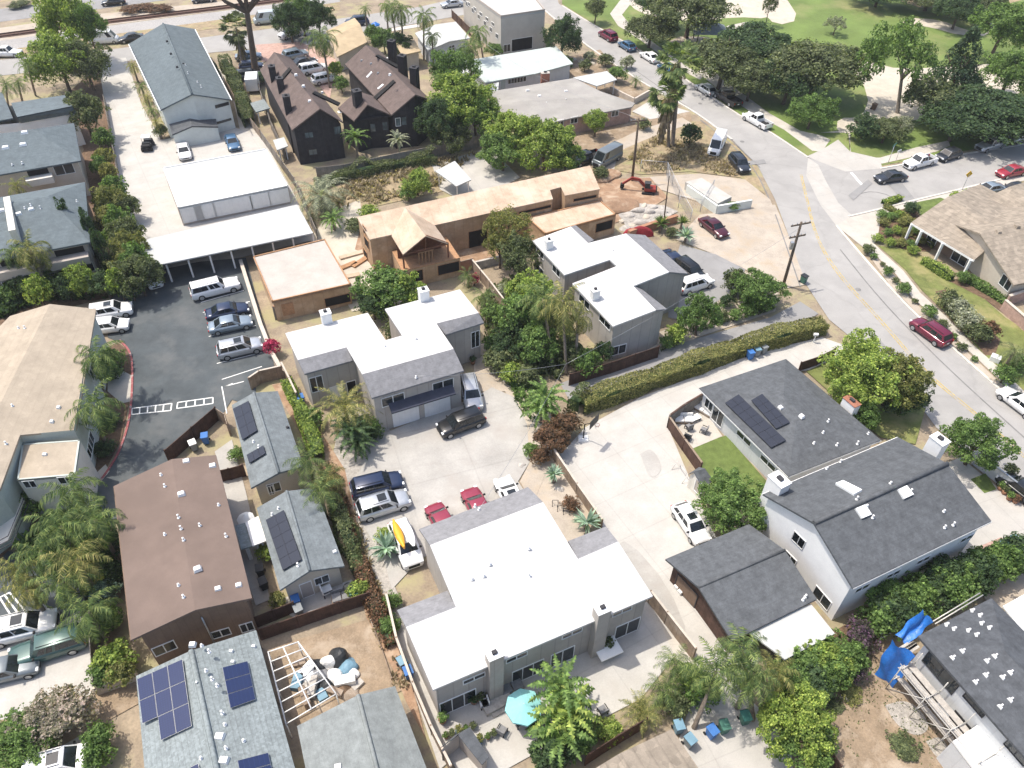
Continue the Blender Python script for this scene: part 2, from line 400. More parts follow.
def strip(name,path,w,m,z0,z1=None,world=False,kind='structure',label=None,cat=None):
    """band of width w along a path; z1 makes it a raised kerb"""
    P=[v2(p) for p in path] if world else [v2(G(*p)) for p in path]
    L=offs(P,w/2); Rr=offs(P,-w/2); mb=MB(); n=len(P)
    if z1 is None:
        for i in range(n-1): mb.poly([(*Rr[i],z0),(*Rr[i+1],z0),(*L[i+1],z0),(*L[i],z0)])
    else:
        for i in range(n-1):
            a,b,c,d=Rr[i],Rr[i+1],L[i+1],L[i]
            mb.poly([(*a,z1),(*b,z1),(*c,z1),(*d,z1)]); mb.poly([(*a,z0),(*b,z0),(*b,z1),(*a,z1)]); mb.poly([(*c,z0),(*d,z0),(*d,z1),(*c,z1)])
        mb.poly([(*L[0],z0),(*Rr[0],z0),(*Rr[0],z1),(*L[0],z1)]); mb.poly([(*Rr[-1],z0),(*L[-1],z0),(*L[-1],z1),(*Rr[-1],z1)])
    o=mb.build(name,m); 
    return tag(o,label,cat,kind=kind)
# ---------------------------------------------------------------- houses
class House:
    """faces: [(part name, material, [(px,py,z)...])]; wall outline: [(px,py,z)...] along the roof edge"""
    def __init__(s,name,label,cat,faces,outline,wall,ov=.45,base=0.0,thick=.2,group=None,drop=.06,wallname='wall',wallz=None,planar=False):
        s.faces=[(n,m,[G(x,y,z) for x,y,z in P]) for n,m,P in faces]
        if planar:
            for n,m,P in s.faces:
                for k in range(3,len(P)):
                    nn=(P[1]-P[0]).cross(P[2]-P[0]); d=P[k]-CAM; P[k]=CAM+d*((P[0]-CAM).dot(nn)/d.dot(nn))
        O=[G(*p) for p in outline]; s.O=O
        c=sum((v2(p) for p in O),Vector((0,0)))/len(O)
        s.o=thing(name,label,cat,(c.x,c.y,base),group)
        byp={}
        for n,m,P in s.faces: byp.setdefault((n,m),[]).append(P)
        for (n,m),L in byp.items():
            mb=MB()
            for P in L:
                if area(P)<0: P.reverse()
                k=len(P); lo=[p-Vector((0,0,thick)) for p in P]
                mb.mesh(P+lo,[list(range(k)),list(range(k,2*k))[::-1]]+[[i,k+i,k+(i+1)%k,(i+1)%k] for i in range(k)])
            mb.build(n,[M[m]],s.o)
        s.I=inset(O,ov) if ov else [v2(p) for p in O]
        if wallz is None:
            wz=[p.z-thick-drop+.02 for p in O]
        else: wz=wallz
        s.wz=wz; s.base=base
        mb=MB(); n=len(O); I=s.I
        sgn=1 if area(I)>0 else -1
        for i in range(n):
            j=(i+1)%n; q=[(*I[i],base),(*I[j],base),(*I[j],wz[j]),(*I[i],wz[i])]
            if sgn<0: q.reverse()
            mb.poly(q)
        mb.build(wallname,[M[wall]],s.o)
        s.sgn=sgn
    def plane(s,i):
        P=s.faces[i][2]; n=(P[1]-P[0]).cross(P[2]-P[0]).normalized()
        if n.z<0: n=-n
        return P[0],n
    def on(s,i,px,py):
        p,n=s.plane(i); return onplane(px,py,p,n)
    def axes(s,i):
        """edge direction of the first side of face i, horizontally"""
        P=s.faces[i][2]; t=v2(P[1])-v2(P[0]); t.normalize(); return t,Vector((-t.y,t.x))
    def vents(s,i,pts,name='vent'):
        for k,(x,y) in enumerate(pts):
            p=s.on(i,x,y); mb=MB(); h=.22+.16*((k*7)%3)/2
            r=.05
            mb.tube([p-Vector((0,0,.1)),p+Vector((0,0,h))],r,8); mb.lathe(p+Vector((0,0,h-.05)),[(.085,0),(.09,.06),(.03,.09)],8)
            mb.lathe(p-Vector((0,0,.02)),[(.15,0),(.12,.05),(.06,.09)],8)
            mb.build(name,[M['vent_white']],s.o)
    def pads(s,i,pts,w=.5,name='roof_vent',m='vent_white'):
        t,u=s.axes(i)
        for x,y in pts:
            p=s.on(i,x,y); mb=MB(); mb.obox(p,t,u,w,w*.8,p.z-.1,p.z+.18,top=.75); mb.build(name,[M[m]],s.o)
    def chimney(s,i,px,py,sx,sy,h,m='white_wall',cap='metal_grey',z=None,base=None,rot=None):
        p=s.on(i,px,py) if z is None else G(px,py,z)
        t,u=s.axes(i); z0=p.z-.8 if base is None else base; z1=p.z+h
        mb=MB(); mb.obox(p,t,u,sx,sy,z0,z1); c=mb.build('chimney',[M[m]],s.o)
        mb=MB(); mb.obox(p,t,u,sx+.1,sy+.1,z1,z1+.08); mb.build('chimney_cap',[M[m if cap=='metal_grey' else cap]],c)
        mb=MB(); mb.obox(p,t,u,sx*.34,sy*.34,z1+.1,z1+.3); mb.build('flue',[M['dark_trim']],c)
        return c
    def quadpanel(s,i,q,lift,m,name,parent=None,th=.05,uv=False):
        """slab on roof plane from four picture corners"""
        p,n=s.plane(i); P=[(onplane(x,y,p,n) if not isinstance(x,Vector) else x) for x,y in q] if not isinstance(q[0],Vector) else q
        if area(P)<0: P=P[::-1]
        hi=[a+n*lift for a in P]; lo=[a+n*(lift-th) for a in P]
        mb=MB(); mb.mesh(hi+lo,[[0,1,2,3],[7,6,5,4]]+[[k,4+k,4+(k+1)%4,(k+1)%4] for k in range(4)])
        o=mb.build(name,[M[m] if isinstance(m,str) else m],parent or s.o)
        if uv:
            l=o.data.uv_layers.new(name='UVMap')
            for pl in o.data.polygons:
                for a,li in enumerate(pl.loop_indices): l.data[li].uv=((0,0),(1,0),(1,1),(0,1))[a%4]
        return o
    def solar(s,i,q,nx,ny,m='solar_black',gap=.014,skip=(),lift=.22,rail=True):
        """grid of modules inside the picture quadrilateral q (order a,b,c,d; nx along a-b)"""
        p,n=s.plane(i); A,B,C,D=[onplane(x,y,p,n) for x,y in q]
        for a in range(nx):
            for b in range(ny):
                if (a,b) in skip: continue
                def f(u,v): return A.lerp(B,u).lerp(D.lerp(C,u),v)
                gu=gap/max((B-A).length/nx,.1)/nx; gv=gap/max((D-A).length/ny,.1)/ny
                u0,u1=a/nx+gu,(a+1)/nx-gu; v0,v1=b/ny+gv,(b+1)/ny-gv
                P=[f(u0,v0),f(u1,v0),f(u1,v1),f(u0,v1)]
                o=s.quadpanel(i,P,lift,m,'solar_panel',uv=True)
                if rail:
                    g=.03; e=[f(u0+gu*-.6,v0-gv*.6),f(u1+gu*.6,v0-gv*.6),f(u1+gu*.6,v1+gv*.6),f(u0-gu*.6,v1+gv*.6)]
                    s.quadpanel(i,e,lift-.02,'metal_grey' if m=='solar_blue' else 'dark_trim','panel_frame',o,th=.04)
    def wallpt(s,e,px,py):
        a=s.I[e]; b=s.I[(e+1)%len(s.I)]; t=(b-a).normalized(); n=Vector((t.y,-t.x))*s.sgn
        p=onplane(px,py,Vector((a.x,a.y,0)),Vector((n.x,n.y,0))); return p,t,n
    def opening(s,e,px,py,w,h,name='window',frame='trim_white',pane='glass',mull=1,sill=False,dep=.06,at=None,clampz=True):
        p,t,n=s.wallpt(e,px,py)
        if at is not None: p=Vector(at)
        a=s.I[e]; b=s.I[(e+1)%len(s.I)]; L=(b-a).length
        u=(v2(p)-a).dot(t); u=min(max(u,w/2+.1),max(L-w/2-.1,w/2+.1)); q=a+t*u
        z=max(p.z,s.base+h/2+.05)
        f=.06
        def B(mb,u0,u1,z0,z1,d0,d1):
            c=q+t*((u0+u1)/2)+n*((d0+d1)/2); mb.obox(c,t,n,abs(u1-u0),abs(d1-d0),z0,z1)
        mb=MB(); z0,z1=z-h/2,z+h/2
        B(mb,-w/2,w/2,z1-f,z1,-.02,dep); B(mb,-w/2,w/2,z0,z0+f,-.02,dep)
        B(mb,-w/2,-w/2+f,z0+f,z1-f,-.02,dep); B(mb,w/2-f,w/2,z0+f,z1-f,-.02,dep)
        for k in range(1,mull+1):
            x=-w/2+w*k/(mull+1)
            if mull: B(mb,x-.035,x+.035,z0+f,z1-f,-.02,dep-.015)
        if name=='door': name2='door'
        o=mb.build(name if name!='window' else 'window',[M[frame]],s.o)
        mb=MB(); B(mb,-w/2+f*.7,w/2-f*.7,z0+f*.7,z1-f*.7,-.01,.02); mb.build('pane' if 'door' not in name or 'glass' in pane else 'panel',[M[pane]],o)
        if sill:
            mb=MB(); B(mb,-w/2-.08,w/2+.08,z0-.06,z0,-.02,dep+.08); mb.build('sill',[M[frame]],o)
        return o
    def wallbox(s,e,px,py,w,h,d,m,name,zc=None,top=1.0):
        p,t,n=s.wallpt(e,px,py); z=p.z if zc is None else zc
        mb=MB(); c=v2(p)+n*(d/2-.01); mb.obox(c,t,n,w,d,z-h/2,z+h/2); return mb.build(name,[M[m]],s.o)
    def ridge(s,a,b,m,w=.3,name='ridge_cap'):
        A,B=G(*a),G(*b); mb=MB(); mb.tube([A+Vector((0,0,.0)),B+Vector((0,0,.0))],w/2,6); return mb.build(name,[M[m]],s.o)
    def gutter(s,a,b,m='trim_white',name='gutter'):
        A,B=G(*a),G(*b); d=Vector((0,0,-.1)); mb=MB(); mb.bar(A+d,B+d,.12,.14); return mb.build(name,[M[m]],s.o)
def gable(name,label,cat,eL,eR,rF,eL2,eR2,rB,ze,zr,roof,wall,ov=.4,base=0,**k):
    """gable roof from picture points: near eave left/right, near ridge end, far eave left/right, far ridge end"""
    f=[('roof',roof,[(*eL,ze),(*rF,zr),(*rB,zr),(*eL2,ze)]),('roof',roof,[(*rF,zr),(*eR,ze),(*eR2,ze),(*rB,zr)])]
    out=[(*eL,ze),(*rF,zr),(*eR,ze),(*eR2,ze),(*rB,zr),(*eL2,ze)]
    return House(name,label,cat,f,out,wall,ov,base,**k)
def para(a,b,c): return (a[0]+c[0]-b[0],a[1]+c[1]-b[1])
def fourth(a,b,c,z):
    """picture point of the corner opposite b of a flat rectangle at height z"""
    p=G(*a,z)+G(*c,z)-G(*b,z); return pix(p)
def pix(p):
    v=Vector(p)-CAM; f=Vector((0,CT,-ST)); dn=Vector((0,-ST,-CT)); d=v.dot(f)
    x,y=v.x/d,v.dot(dn)/d
    x,y=CR*x+SR*y,-SR*x+CR*y
    return (512+F*x,384+F*y)
def gable3(name,label,cat,A,B,C,ze,zr,roof,wall,near='AB',ov=.4,base=0,flip=False,**k):
    """gable roof from three eave corners A-B-C (B shared) at height ze; the ridge runs parallel to B-C, gable ends on A-B"""
    D=fourth(A,B,C,ze)
    m1=(G(*A,ze)+G(*B,ze))/2; m2=(G(*D,ze)+G(*C,ze))/2
    m1.z=m2.z=zr
    rF,rB=pix(m1),pix(m2)
    return gable(name,label,cat,A,B,rF,D,C,rB,ze,zr,roof,wall,ov,base,**k)
def flat(name,label,cat,P,z,roof,wall,ov=.0,base=0,par=None,**k):
    """flat or nearly flat roof on a polygon of picture points at height z"""
    h=House(name,label,cat,[('roof',roof,[(*p,z) for p in P])],[(*p,z) for p in P],wall,ov,base,**k)
    if par:
        mb=MB(); O=[v2(p) for p in h.O]; n=len(O)
        for i in range(n):
            a,b=O[i],O[(i+1)%n]; t=(b-a).normalized(); u=Vector((-t.y,t.x))*(1 if area(O)>0 else -1)
            mb.obox((a+b)/2+u*.07,t,u,(b-a).length,.14,z-.22,z+par[0])
        mb.build('parapet',[M[par[1]]],h.o)
    return h
def hip(name,label,cat,A,B,C,ze,zr,roof,wall,ov=.4,base=0,k=1.0,**kw):
    """hip roof on the rectangle A-B-C(-D); ridge along the longer side"""
    a,b,c=G(*A,ze),G(*B,ze),G(*C,ze); d=a+c-b
    if (a-b).length<(c-b).length: a,b,c,d=c,b,a,d
    u=(a-b).normalized(); h=(c-b).length/2*k
    m1=(b+c)/2+u*h; m2=(a+d)/2-u*h; m1.z=m2.z=zr
    A,B,C,D,m1,m2=[(*pix(p),p.z) for p in (a,b,c,d,m1,m2)]
    f=[('roof',roof,[A,B,m1,m2]),('roof',roof,[B,C,m1]),('roof',roof,[C,D,m2,m1]),('roof',roof,[D,A,m2])]
    return House(name,label,cat,f,[A,B,C,D],wall,ov,base,**kw)
def annex(h,name,main):
    h.o.name=name
    for k in ('label','category'): 
        if k in h.o: del h.o[k]
    h.o.parent=main.o; h.o.location=h.o.location-main.o.location
    return h
def posts(h,pts,z1,r=.07,m='trim_white',name='post',z0=0):
    for p in pts:
        g=G(*p,z1); mb=MB(); mb.obox(g,(1,0),(0,1),2*r,2*r,z0,z1-.05); mb.build(name,[M[m]],h.o)
def canopy(name,label,P,z,roof,cat='canopy',post='trim_white',th=.15,corners=None,rails=True,z0=0):
    """open roof on posts"""
    O=[G(*p,z) for p in P]; c=sum((v2(p) for p in O),Vector((0,0)))/len(O)
    o=thing(name,label,cat,(c.x,c.y,z0))
    mb=MB(); mb.prism([v2(p) for p in O],z-th,z); mb.build('roof',[M[roof]],o)
    I=inset(O,.35)
    for q in (I if corners is None else [I[i] for i in corners]):
        mb=MB(); mb.obox(q,(1,0),(0,1),.14,.14,z0,z-th); mb.build('post',[M[post]],o)
    if rails:
        mb=MB()
        for i in range(len(I)): a,b=I[i],I[(i+1)%len(I)]; mb.bar((*a,z-th-.09),(*b,z-th-.09),.12,.16)
        mb.build('beam',[M[post]],o)
    class Q: pass
    q=Q(); q.o=o; q.O=O; return q
# ---------------------------------------------------------------- world, light
w=bpy.data.worlds.new('World'); scene.world=w; w.use_nodes=True
nt=w.node_tree; nt.nodes.clear()
sky=N(nt,'ShaderNodeTexSky'); sky.sky_type='NISHITA'; sky.sun_disc=False
SUN_EL=66; SUN_AZ=-17     # shadows run towards azimuth -32 deg (right and towards the camera)
sd=Vector((-math.cos(R(SUN_AZ))*math.cos(R(SUN_EL)),-math.sin(R(SUN_AZ))*math.cos(R(SUN_EL)),math.sin(R(SUN_EL))))
sky.sun_elevation=R(SUN_EL); sky.sun_rotation=math.atan2(sd.x,sd.y)
sky.air_density=1.0; sky.dust_density=3.5; sky.ozone_density=1
bg=N(nt,'ShaderNodeBackground'); bg.inputs[1].default_value=.15
wo=N(nt,'ShaderNodeOutputWorld'); nt.links.new(sky.outputs[0],bg.inputs[0]); nt.links.new(bg.outputs[0],wo.inputs[0])
sl=bpy.data.lights.new('sun','SUN'); sl.energy=2.9; sl.angle=R(.53); sl.color=(1,.935,.83)
so=bpy.data.objects.new('sun',sl); COL.objects.link(so); so.rotation_euler=(-sd).to_track_quat('-Z','Y').to_euler(); so.location=(0,0,120)
scene.view_settings.view_transform='Standard'; scene.view_settings.look='None'; scene.view_settings.gamma=1
scene.view_settings.exposure=0.72
scene.cycles.max_bounces=6; scene.cycles.transparent_max_bounces=8
# ---------------------------------------------------------------- ground sheets
mb=MB(); S=1500
mb.poly([(-S,-200,0),(S,-200,0),(S,2500,0),(-S,2500,0)]); tag(mb.build('ground',M['earth']),kind='structure')
W=True
# railway corridor and frontage at the top left
ground('field',[(-400,0),(-60,16),(0,2),(330,-40),(330,-55),(0,-12),(-400,-15)],M['dry_grass'],1)
ground('frontage_road',[(-80,32),(0,22),(100,9),(240,-10),(330,-22),(330,-36),(230,-22),(100,-4),(0,9),(-80,18)],M['lane'],2)
ground('rail_bed',[(-80,58),(0,42),(110,25),(225,10),(330,-4),(330,-16),(225,1),(100,14),(0,28),(-80,42)],M['pale_dirt'],2)
ground('gravel_track',[(-80,68),(0,51),(130,32),(240,17),(340,2),(340,-5),(240,9),(130,23),(0,41),(-80,56)],M['ballast'],3)
ground('grass_verge',[(-80,78),(0,56),(130,40),(250,24),(340,10),(340,2),(240,17),(130,32),(0,51),(-80,68)],M['dry_grass'],3)
ground('back_street',[(-80,82),(0,60),(100,51),(270,29),(420,7),(500,-12),(556,-6),(560,8),(470,14),(420,23),(290,45),(120,62),(0,76),(-80,98)],M['street'],4)
ground('kerb_strip',[(290,45),(420,24),(420,27),(290,48)],M['kerb'],5)
# main street
street=[(500,-14),(545,11),(587,47),(650,88),(692,110),(732,140),(757,165),(775,200),(790,240),(806,285),(829,320),(868,352),(905,386),(936,428),(980,463),(1060,520),(1130,580),
        (1180,560),(1100,480),(1024,411),(995,386),(953,349),(913,313),(888,286),(858,252),(836,226),(848,217),(870,212),(905,203),(943,194),(1024,174),(1100,152),(1100,126),(1024,145),(960,155),(880,169),(845,171),(808,158),(768,131),(747,121),(697,88),(662,63),(594,26),(562,6),(530,-14)]
ground('street',street,M['street'],6)
ground('gutter',[(836,226),(820,205),(806,176),(808,158),(818,165),(826,182),(838,203),(852,216)],M['concrete'],7)
strip('centre_line',smooth([(800,175),(806,200),(815,237),(830,265),(850,290),(880,322),(925,375),(975,415),(1060,490)]),.12,M['yellow_line'],.085)
strip('centre_line',smooth([(801.6,175),(807.6,200),(816.6,237),(832,264),(852,289),(882,321),(927,374),(977,414),(1062,489)]),.12,M['yellow_line'],.085)
strip('stop_line',[(851,173),(865,189)],.4,M['white_line'],.085)
# kerbs
for k,pth in enumerate(([(562,6),(594,26),(662,63),(697,88),(747,121),(768,131),(808,158)],[(880,169),(960,155),(1024,145),(1100,126)],[(848,217),(870,212),(905,203),(943,194),(1024,174),(1100,152)],
            [(836,226),(858,252),(888,286),(913,313),(953,349),(995,386),(1024,411),(1100,480)],[(545,11),(587,47),(650,88),(692,110),(732,140)])):
    strip('kerb',smooth(pth),.32,M['kerb'],0.0,.15)
# park side
ground('park_lawn',[(562,-30),(562,4),(594,24),(662,61),(697,86),(747,119),(768,129),(806,155),(846,166),(880,166),(960,152),(1100,124),(1300,20),(1300,-150),(700,-120)],M['park_lawn'],3,0)
ground('park_path',[(628,-10),(610,14),(618,26),(640,40),(664,58),(690,75),(700,80),(703,77),(680,62),(655,44),(632,27),(622,15),(640,-8)],M['sidewalk'],5)
ground('sidewalk',[(697,72),(726,96),(752,113),(784,130),(812,151),(822,152),(830,140),(822,136),(800,131),(770,114),(740,92),(706,66)],M['sidewalk'],5)
ground('sidewalk',[(820,133),(848,133),(852,160),(882,164),(936,152),(950,146),(948,141),(915,148),(880,158),(868,158),(850,154),(850,130)],M['sidewalk'],6)
ground('driveway_apron',[(806,157),(822,150),(838,140),(850,152),(880,159),(882,169),(845,172)],M['concrete'],7)
ground('plaza',[(846,60),(870,95),(862,118),(838,118),(836,132),(850,134),(935,116),(990,105),(1024,92),(1060,60),(960,66),(900,70),(870,62)],M['sand'],5,1)
ground('plaza',[(715,2),(760,10),(776,26),(800,20),(784,-5),(740,-20),(700,-10)],M['sand'],5,1)
ground('sandy_path',[(620,-4),(640,14),(665,19),(700,22),(735,17),(770,19),(790,6),(770,-30),(700,-30),(640,-24)],M['sand'],4,1)
ground('sandy_path',[(716,34),(728,26),(747,22),(752,25),(738,31),(728,38)],M['sidewalk'],6)
ground('sandy_path',[(668,42),(690,50),(712,52),(724,40),(700,37),(680,37)],M['pale_dirt'],5)
ground('sandy_path',[(910,18),(940,20),(965,30),(990,36),(984,14),(996,14),(992,36),(960,36),(930,27),(900,24)],M['sand'],5,1)
ground('meadow',[(880,-6),(920,8),(1000,6),(1100,-20),(1100,-60),(900,-40)],M['dry_grass'],4)
# right house garden
ground('sidewalk',[(836,226),(848,217),(943,194),(1024,174),(1024,181),(945,200),(905,209),(884,214),(880,221),(878,236),(874,244),(884,254),(903,271),(920,293),(945,316),(971,344),(1008,376),(1024,392),(1060,424),(1054,432),(1020,402),(1000,381),(964,347),(938,321),(912,298),(896,275),(874,255),(861,246)],M['sidewalk'],6)
ground('planting_strip',[(862,246),(872,254),(894,276),(910,299),(936,322),(962,348),(999,382),(1022,404),(1016,404),(995,384),(955,348),(915,312),(890,286)],M['pale_dirt'],5)
ground('front_lawn',[(878,246),(908,250),(935,262),(955,281),(985,300),(1005,318),(1060,350),(1060,420),(1000,372),(970,340),(944,312),(922,291),(905,270)],M['lawn'],5)
ground('planting_bed',[(876,240),(880,214),(890,205),(915,210),(935,238),(930,252),(905,250)],M['mulch'],5)
ground('front_lawn',[(910,204),(940,198),(962,206),(948,216),(920,216)],M['green_lawn'],7)
ground('front_lawn',[(960,192),(985,186),(1000,200),(985,204)],M['green_lawn'],7)
ground('planting_bed',[(950,282),(964,276),(1010,305),(1006,316),(985,300)],M['mulch'],6)
ground('planting_bed',[(935,292),(945,290),(1000,340),(995,355),(985,356)],M['mulch'],6)
# left lane with garages
ground('concrete_lane',[(98,60),(126,58),(142,106),(162,140),(236,128),(262,137),(292,190),(315,240),(240,258),(144,272),(140,252),(122,192),(106,110)],M['white_concrete'],5)
ground('side_walk',[(216,70),(232,95),(240,130),(262,142),(256,124),(236,88),(226,68)],M['sidewalk'],4)
ground('planting_bed',[(66,95),(104,62),(122,190),(142,262),(142,290),(60,310),(0,330),(0,230),(60,200),(84,150)],M['mulch'],4)
ground('brown_paving',[(255,45),(300,42),(336,60),(330,100),(300,60),(262,62)],M['pink_brick'],5)
# asphalt car park
ground('parking_lot',[(110,300),(142,274),(200,262),(246,258),(262,318),(276,372),(256,386),(256,408),(232,400),(222,416),(172,462),(116,486),(118,520),(96,520),(92,492),(106,475),(124,440),(132,400),(134,372),(126,345),(108,338)],M['asphalt'],5)
ground('parking_lot',[(-30,545),(60,560),(104,520),(116,560),(100,610),(60,640),(-40,655)],M['asphalt'],5)
ground('concrete_bay',[(-40,655),(30,640),(98,600),(100,690),(60,712),(-40,726)],M['white_concrete'],6)
ground('dirt_yard',[(-40,726),(60,712),(100,690),(140,676),(146,700),(110,720),(60,768),(-40,840)],M['dirt'],5)
ground('driveway',[(-20,800),(30,765),(70,742),(100,726),(100,768),(110,840)],M['court'],6)
ground('planting_bed',[(76,400),(100,352),(118,343),(128,350),(132,372),(130,400),(122,440),(104,474),(90,492),(60,500),(0,560),(-40,560),(0,480)],M['mulch'],6)
for a,b in (((201,303),(244,291)),((203,313),(250,302)),((209,337),(256,326)),((217,364),(262,353)),((222,380),(262,367)),((225,387),(244,382)),((222,387),(227,414)),((225,387),(233,384))):
    strip('parking_line',[a,b],.11,M['white_line'],.085)
def ladder(a,b,c,d,n):
    strip('parking_line',[a,b],.13,M['white_line'],.085); strip('parking_line',[d,c],.13,M['white_line'],.085)
    for k in range(n+1):
        u=k/n; strip('parking_line',[(a[0]+(b[0]-a[0])*u,a[1]+(b[1]-a[1])*u),(d[0]+(c[0]-d[0])*u,d[1]+(c[1]-d[1])*u)],.13,M['white_line'],.0862)
ladder((132,409),(172,404),(171,411),(132,415),5); ladder((178,403),(213,398),(213,404),(177,409),4)
ladder((0,598),(10,593),(26,612),(14,620),2)
strip('red_kerb',smooth([(120,341),(131,352),(133,372),(132,400),(129,425),(120,452),(106,475),(92,492)]),.2,M['red_kerb'],0,.16)
ground('walkway',[(92,478),(106,465),(110,472),(96,489)],M['sidewalk'],8); ground('walkway',[(108,378),(124,372),(132,376),(132,402),(122,404),(108,392)],M['sidewalk'],8)
# between the little houses
ground('side_yard',[(215,452),(232,440),(246,492),(262,560),(270,600),(256,606),(246,576)],M['court'],5)
ground('patio',[(284,598),(330,588),(352,580),(360,596),(300,622),(290,616)],M['concrete'],7)
ground('garden_strip',[(272,385),(290,382),(345,470),(356,520),(380,600),(400,660),(410,690),(384,690),(362,600),(342,520),(322,470)],M['red_dirt'],6)
ground('garden_strip',[(345,395),(392,432),(350,486),(362,520),(384,560),(405,612),(420,640),(440,720),(424,720),(385,600),(352,520),(330,470)],M['gravel'],5)
ground('dirt_yard',[(262,650),(368,620),(392,668),(405,690),(300,728),(268,690)],M['dirt'],6)
ground('dirt_yard',[(366,598),(384,594),(416,700),(426,740),(405,700)],M['red_dirt'],7)
# central court
ground('court',[(352,486),(372,450),(384,434),(474,398),(492,388),(515,398),(527,425),(530,462),(518,482),(530,500),(420,560),(392,590),(384,560),(362,524)],M['court'],7)
ground('gravel_garden',[(474,345),(500,340),(535,390),(560,430),(572,470),(600,528),(620,560),(560,540),(530,500),(520,482),(530,462),(527,425),(505,392),(474,392)],M['pale_dirt'],6)
# big pale driveway
ground('driveway',[(566,470),(560,456),(585,428),(640,398),(760,352),(822,338),(862,352),(830,368),(800,372),(712,392),(668,428),(690,480),(712,530),(730,560),(730,600),(760,660),(730,700),(690,690),(650,600),(606,536)],M['white_concrete'],7)
ground('court_path',[(648,598),(654,594),(712,672),(690,690)],M['sidewalk'],8)
# lane with the hedge
ground('asphalt_lane',[(560,384),(620,362),(700,338),(770,318),(800,302),(818,314),(800,328),(720,352),(630,380),(570,402)],M['lane'],6)
ground('garden_bed',[(640,365),(622,345),(690,322),(720,300),(745,272),(780,285),(775,312),(700,337)],M['pale_dirt'],5)
ground('asphalt_yard',[(680,245),(716,255),(745,270),(736,290),(712,305),(690,322),(668,318),(670,280)],M['lane'],6)
ground('dirt_yard',[(676,240),(700,215),(735,212),(775,205),(790,240),(806,285),(780,290),(742,268),(715,255)],M['pale_dirt'],5)
ground('verge',[(610,150),(650,120),(700,122),(730,140),(756,166),(765,195),(740,178),(690,172),(640,175),(612,170)],M['dry_grass'],5)
ground('side_drive',[(598,150),(640,130),(682,118),(692,124),(660,134),(618,152),(612,180),(640,178),(700,174),(745,180),(770,200),(776,215),(735,214),(660,190),(600,190)],M['pale_dirt'],6)
ground('front_yard',[(562,132),(640,115),(690,112),(692,122),(640,134),(600,150),(565,150)],M['dirt'],5)
ground('patio',[(632,112),(655,98),(662,104),(690,112),(650,120)],M['white_concrete'],7)
# building plot
ground('building_plot',[(355,250),(390,265),(420,285),(500,260),(560,240),(610,225),(640,215),(668,198),(650,178),(600,180),(590,205),(470,240),(360,230)],M['red_dirt'],6)
ground('building_plot',[(330,212),(360,200),(368,260),(430,300),(352,312),(310,240)],M['sand'],5)
ground('vacant_plot',[(300,185),(330,178),(440,158),(480,150),(520,170),(450,190),(370,208),(350,220),(310,215)],M['dry_grass'],4)
ground('rubble',[(618,215),(640,204),(664,206),(678,212),(660,222),(628,230)],M['gravel'],8)
ground('slab',[(432,165),(490,148),(520,178),(470,205),(440,190)],M['concrete'],6)
ground('cottage_yard',[(560,60),(600,50),(640,95),(600,112),(575,80)],M['dirt'],5)
# bottom patios
ground('patio',[(430,700),(652,600),(680,650),(640,700),(560,740),(470,790),(450,760)],M['white_concrete'],6)
ground('patio',[(396,640),(410,622),(440,700),(452,760),(440,770)],M['white_concrete'],7)
ground('courtyard',[(690,705),(700,690),(740,690),(790,740),(800,860),(640,860)],M['concrete'],7)
ground('dirt_yard',[(760,700),(832,660),(870,640),(905,640),(960,730),(990,860),(800,860),(790,740)],M['dirt'],6)
ground('planting_bed',[(775,668),(850,622),(960,570),(1060,530),(1060,560),(920,606),(880,640),(800,700)],M['mulch'],7)
ground('patio',[(930,470),(960,458),(1000,490),(1060,520),(1060,550),(970,565),(900,590),(960,540),(990,520)],M['concrete'],6)
ground('brick_paving',[(968,552),(1000,538),(1012,543),(980,558)],M['pink_brick'],8)
ground('dirt_yard',[(960,560),(1060,535),(1060,640),(985,600)],M['pale_dirt'],5)
ground('small_lawn',[(970,480),(985,474),(996,490),(984,494)],M['green_lawn'],7)
ground('back_lawn',[(686,450),(726,436),(768,484),(748,510),(712,500)],M['green_lawn'],8)
ground('front_lawn',[(806,372),(850,352),(870,356),(925,410),(915,445),(880,438)],M['lawn'],8)
ground('deck',[(668,426),(700,404),(722,437),(686,452)],M['sidewalk'],9)
# ================================================================ buildings
T6=lambda x0,y0,*P:[(x0+x/6.4,y0+y/6.4) for x,y in P]
T4=lambda x0,y0,*P:[(x0+x/4,y0+y/4) for x,y in P]
# ---- B1 long blue-grey gable building, top left
h=gable('apartment_house','long two storey house with blue-grey gable roof beside the pale concrete lane','house',(160,110),(231.5,99.5),(192,94),(128.5,44),(195,29),(163,23.5),4.7,7.0,'blue_shingle','pale_green_wall',ov=.35)
h.ridge((192,94,7.0),(163,23.5,7.0),'blue_shingle',.35)
h.vents(1,T4(0,0,(742,262),(752,295),(805,350),(790,330)))
h.pads(1,T6(160,0,(45,265),(70,345),(110,430),(150,410)),.35,m='dark_trim')
h.opening(1,222,105,2.2,.5,frame='dark_trim',pane='glass',mull=0); h.opening(1,224,121,2.4,.35,frame='dark_trim',mull=0)
h.gutter((160,110,5.5),(128.5,44,5.5)); h.gutter((231.5,99.5,5.5),(195,29,5.5))
a=gable('porch','','',(172,134.5),(218,126.5),(192,126),(169,124),(215,116),(189,115),2.3,3.1,'slate_shingle','pale_green_wall',ov=.1); annex(a,'porch',h)

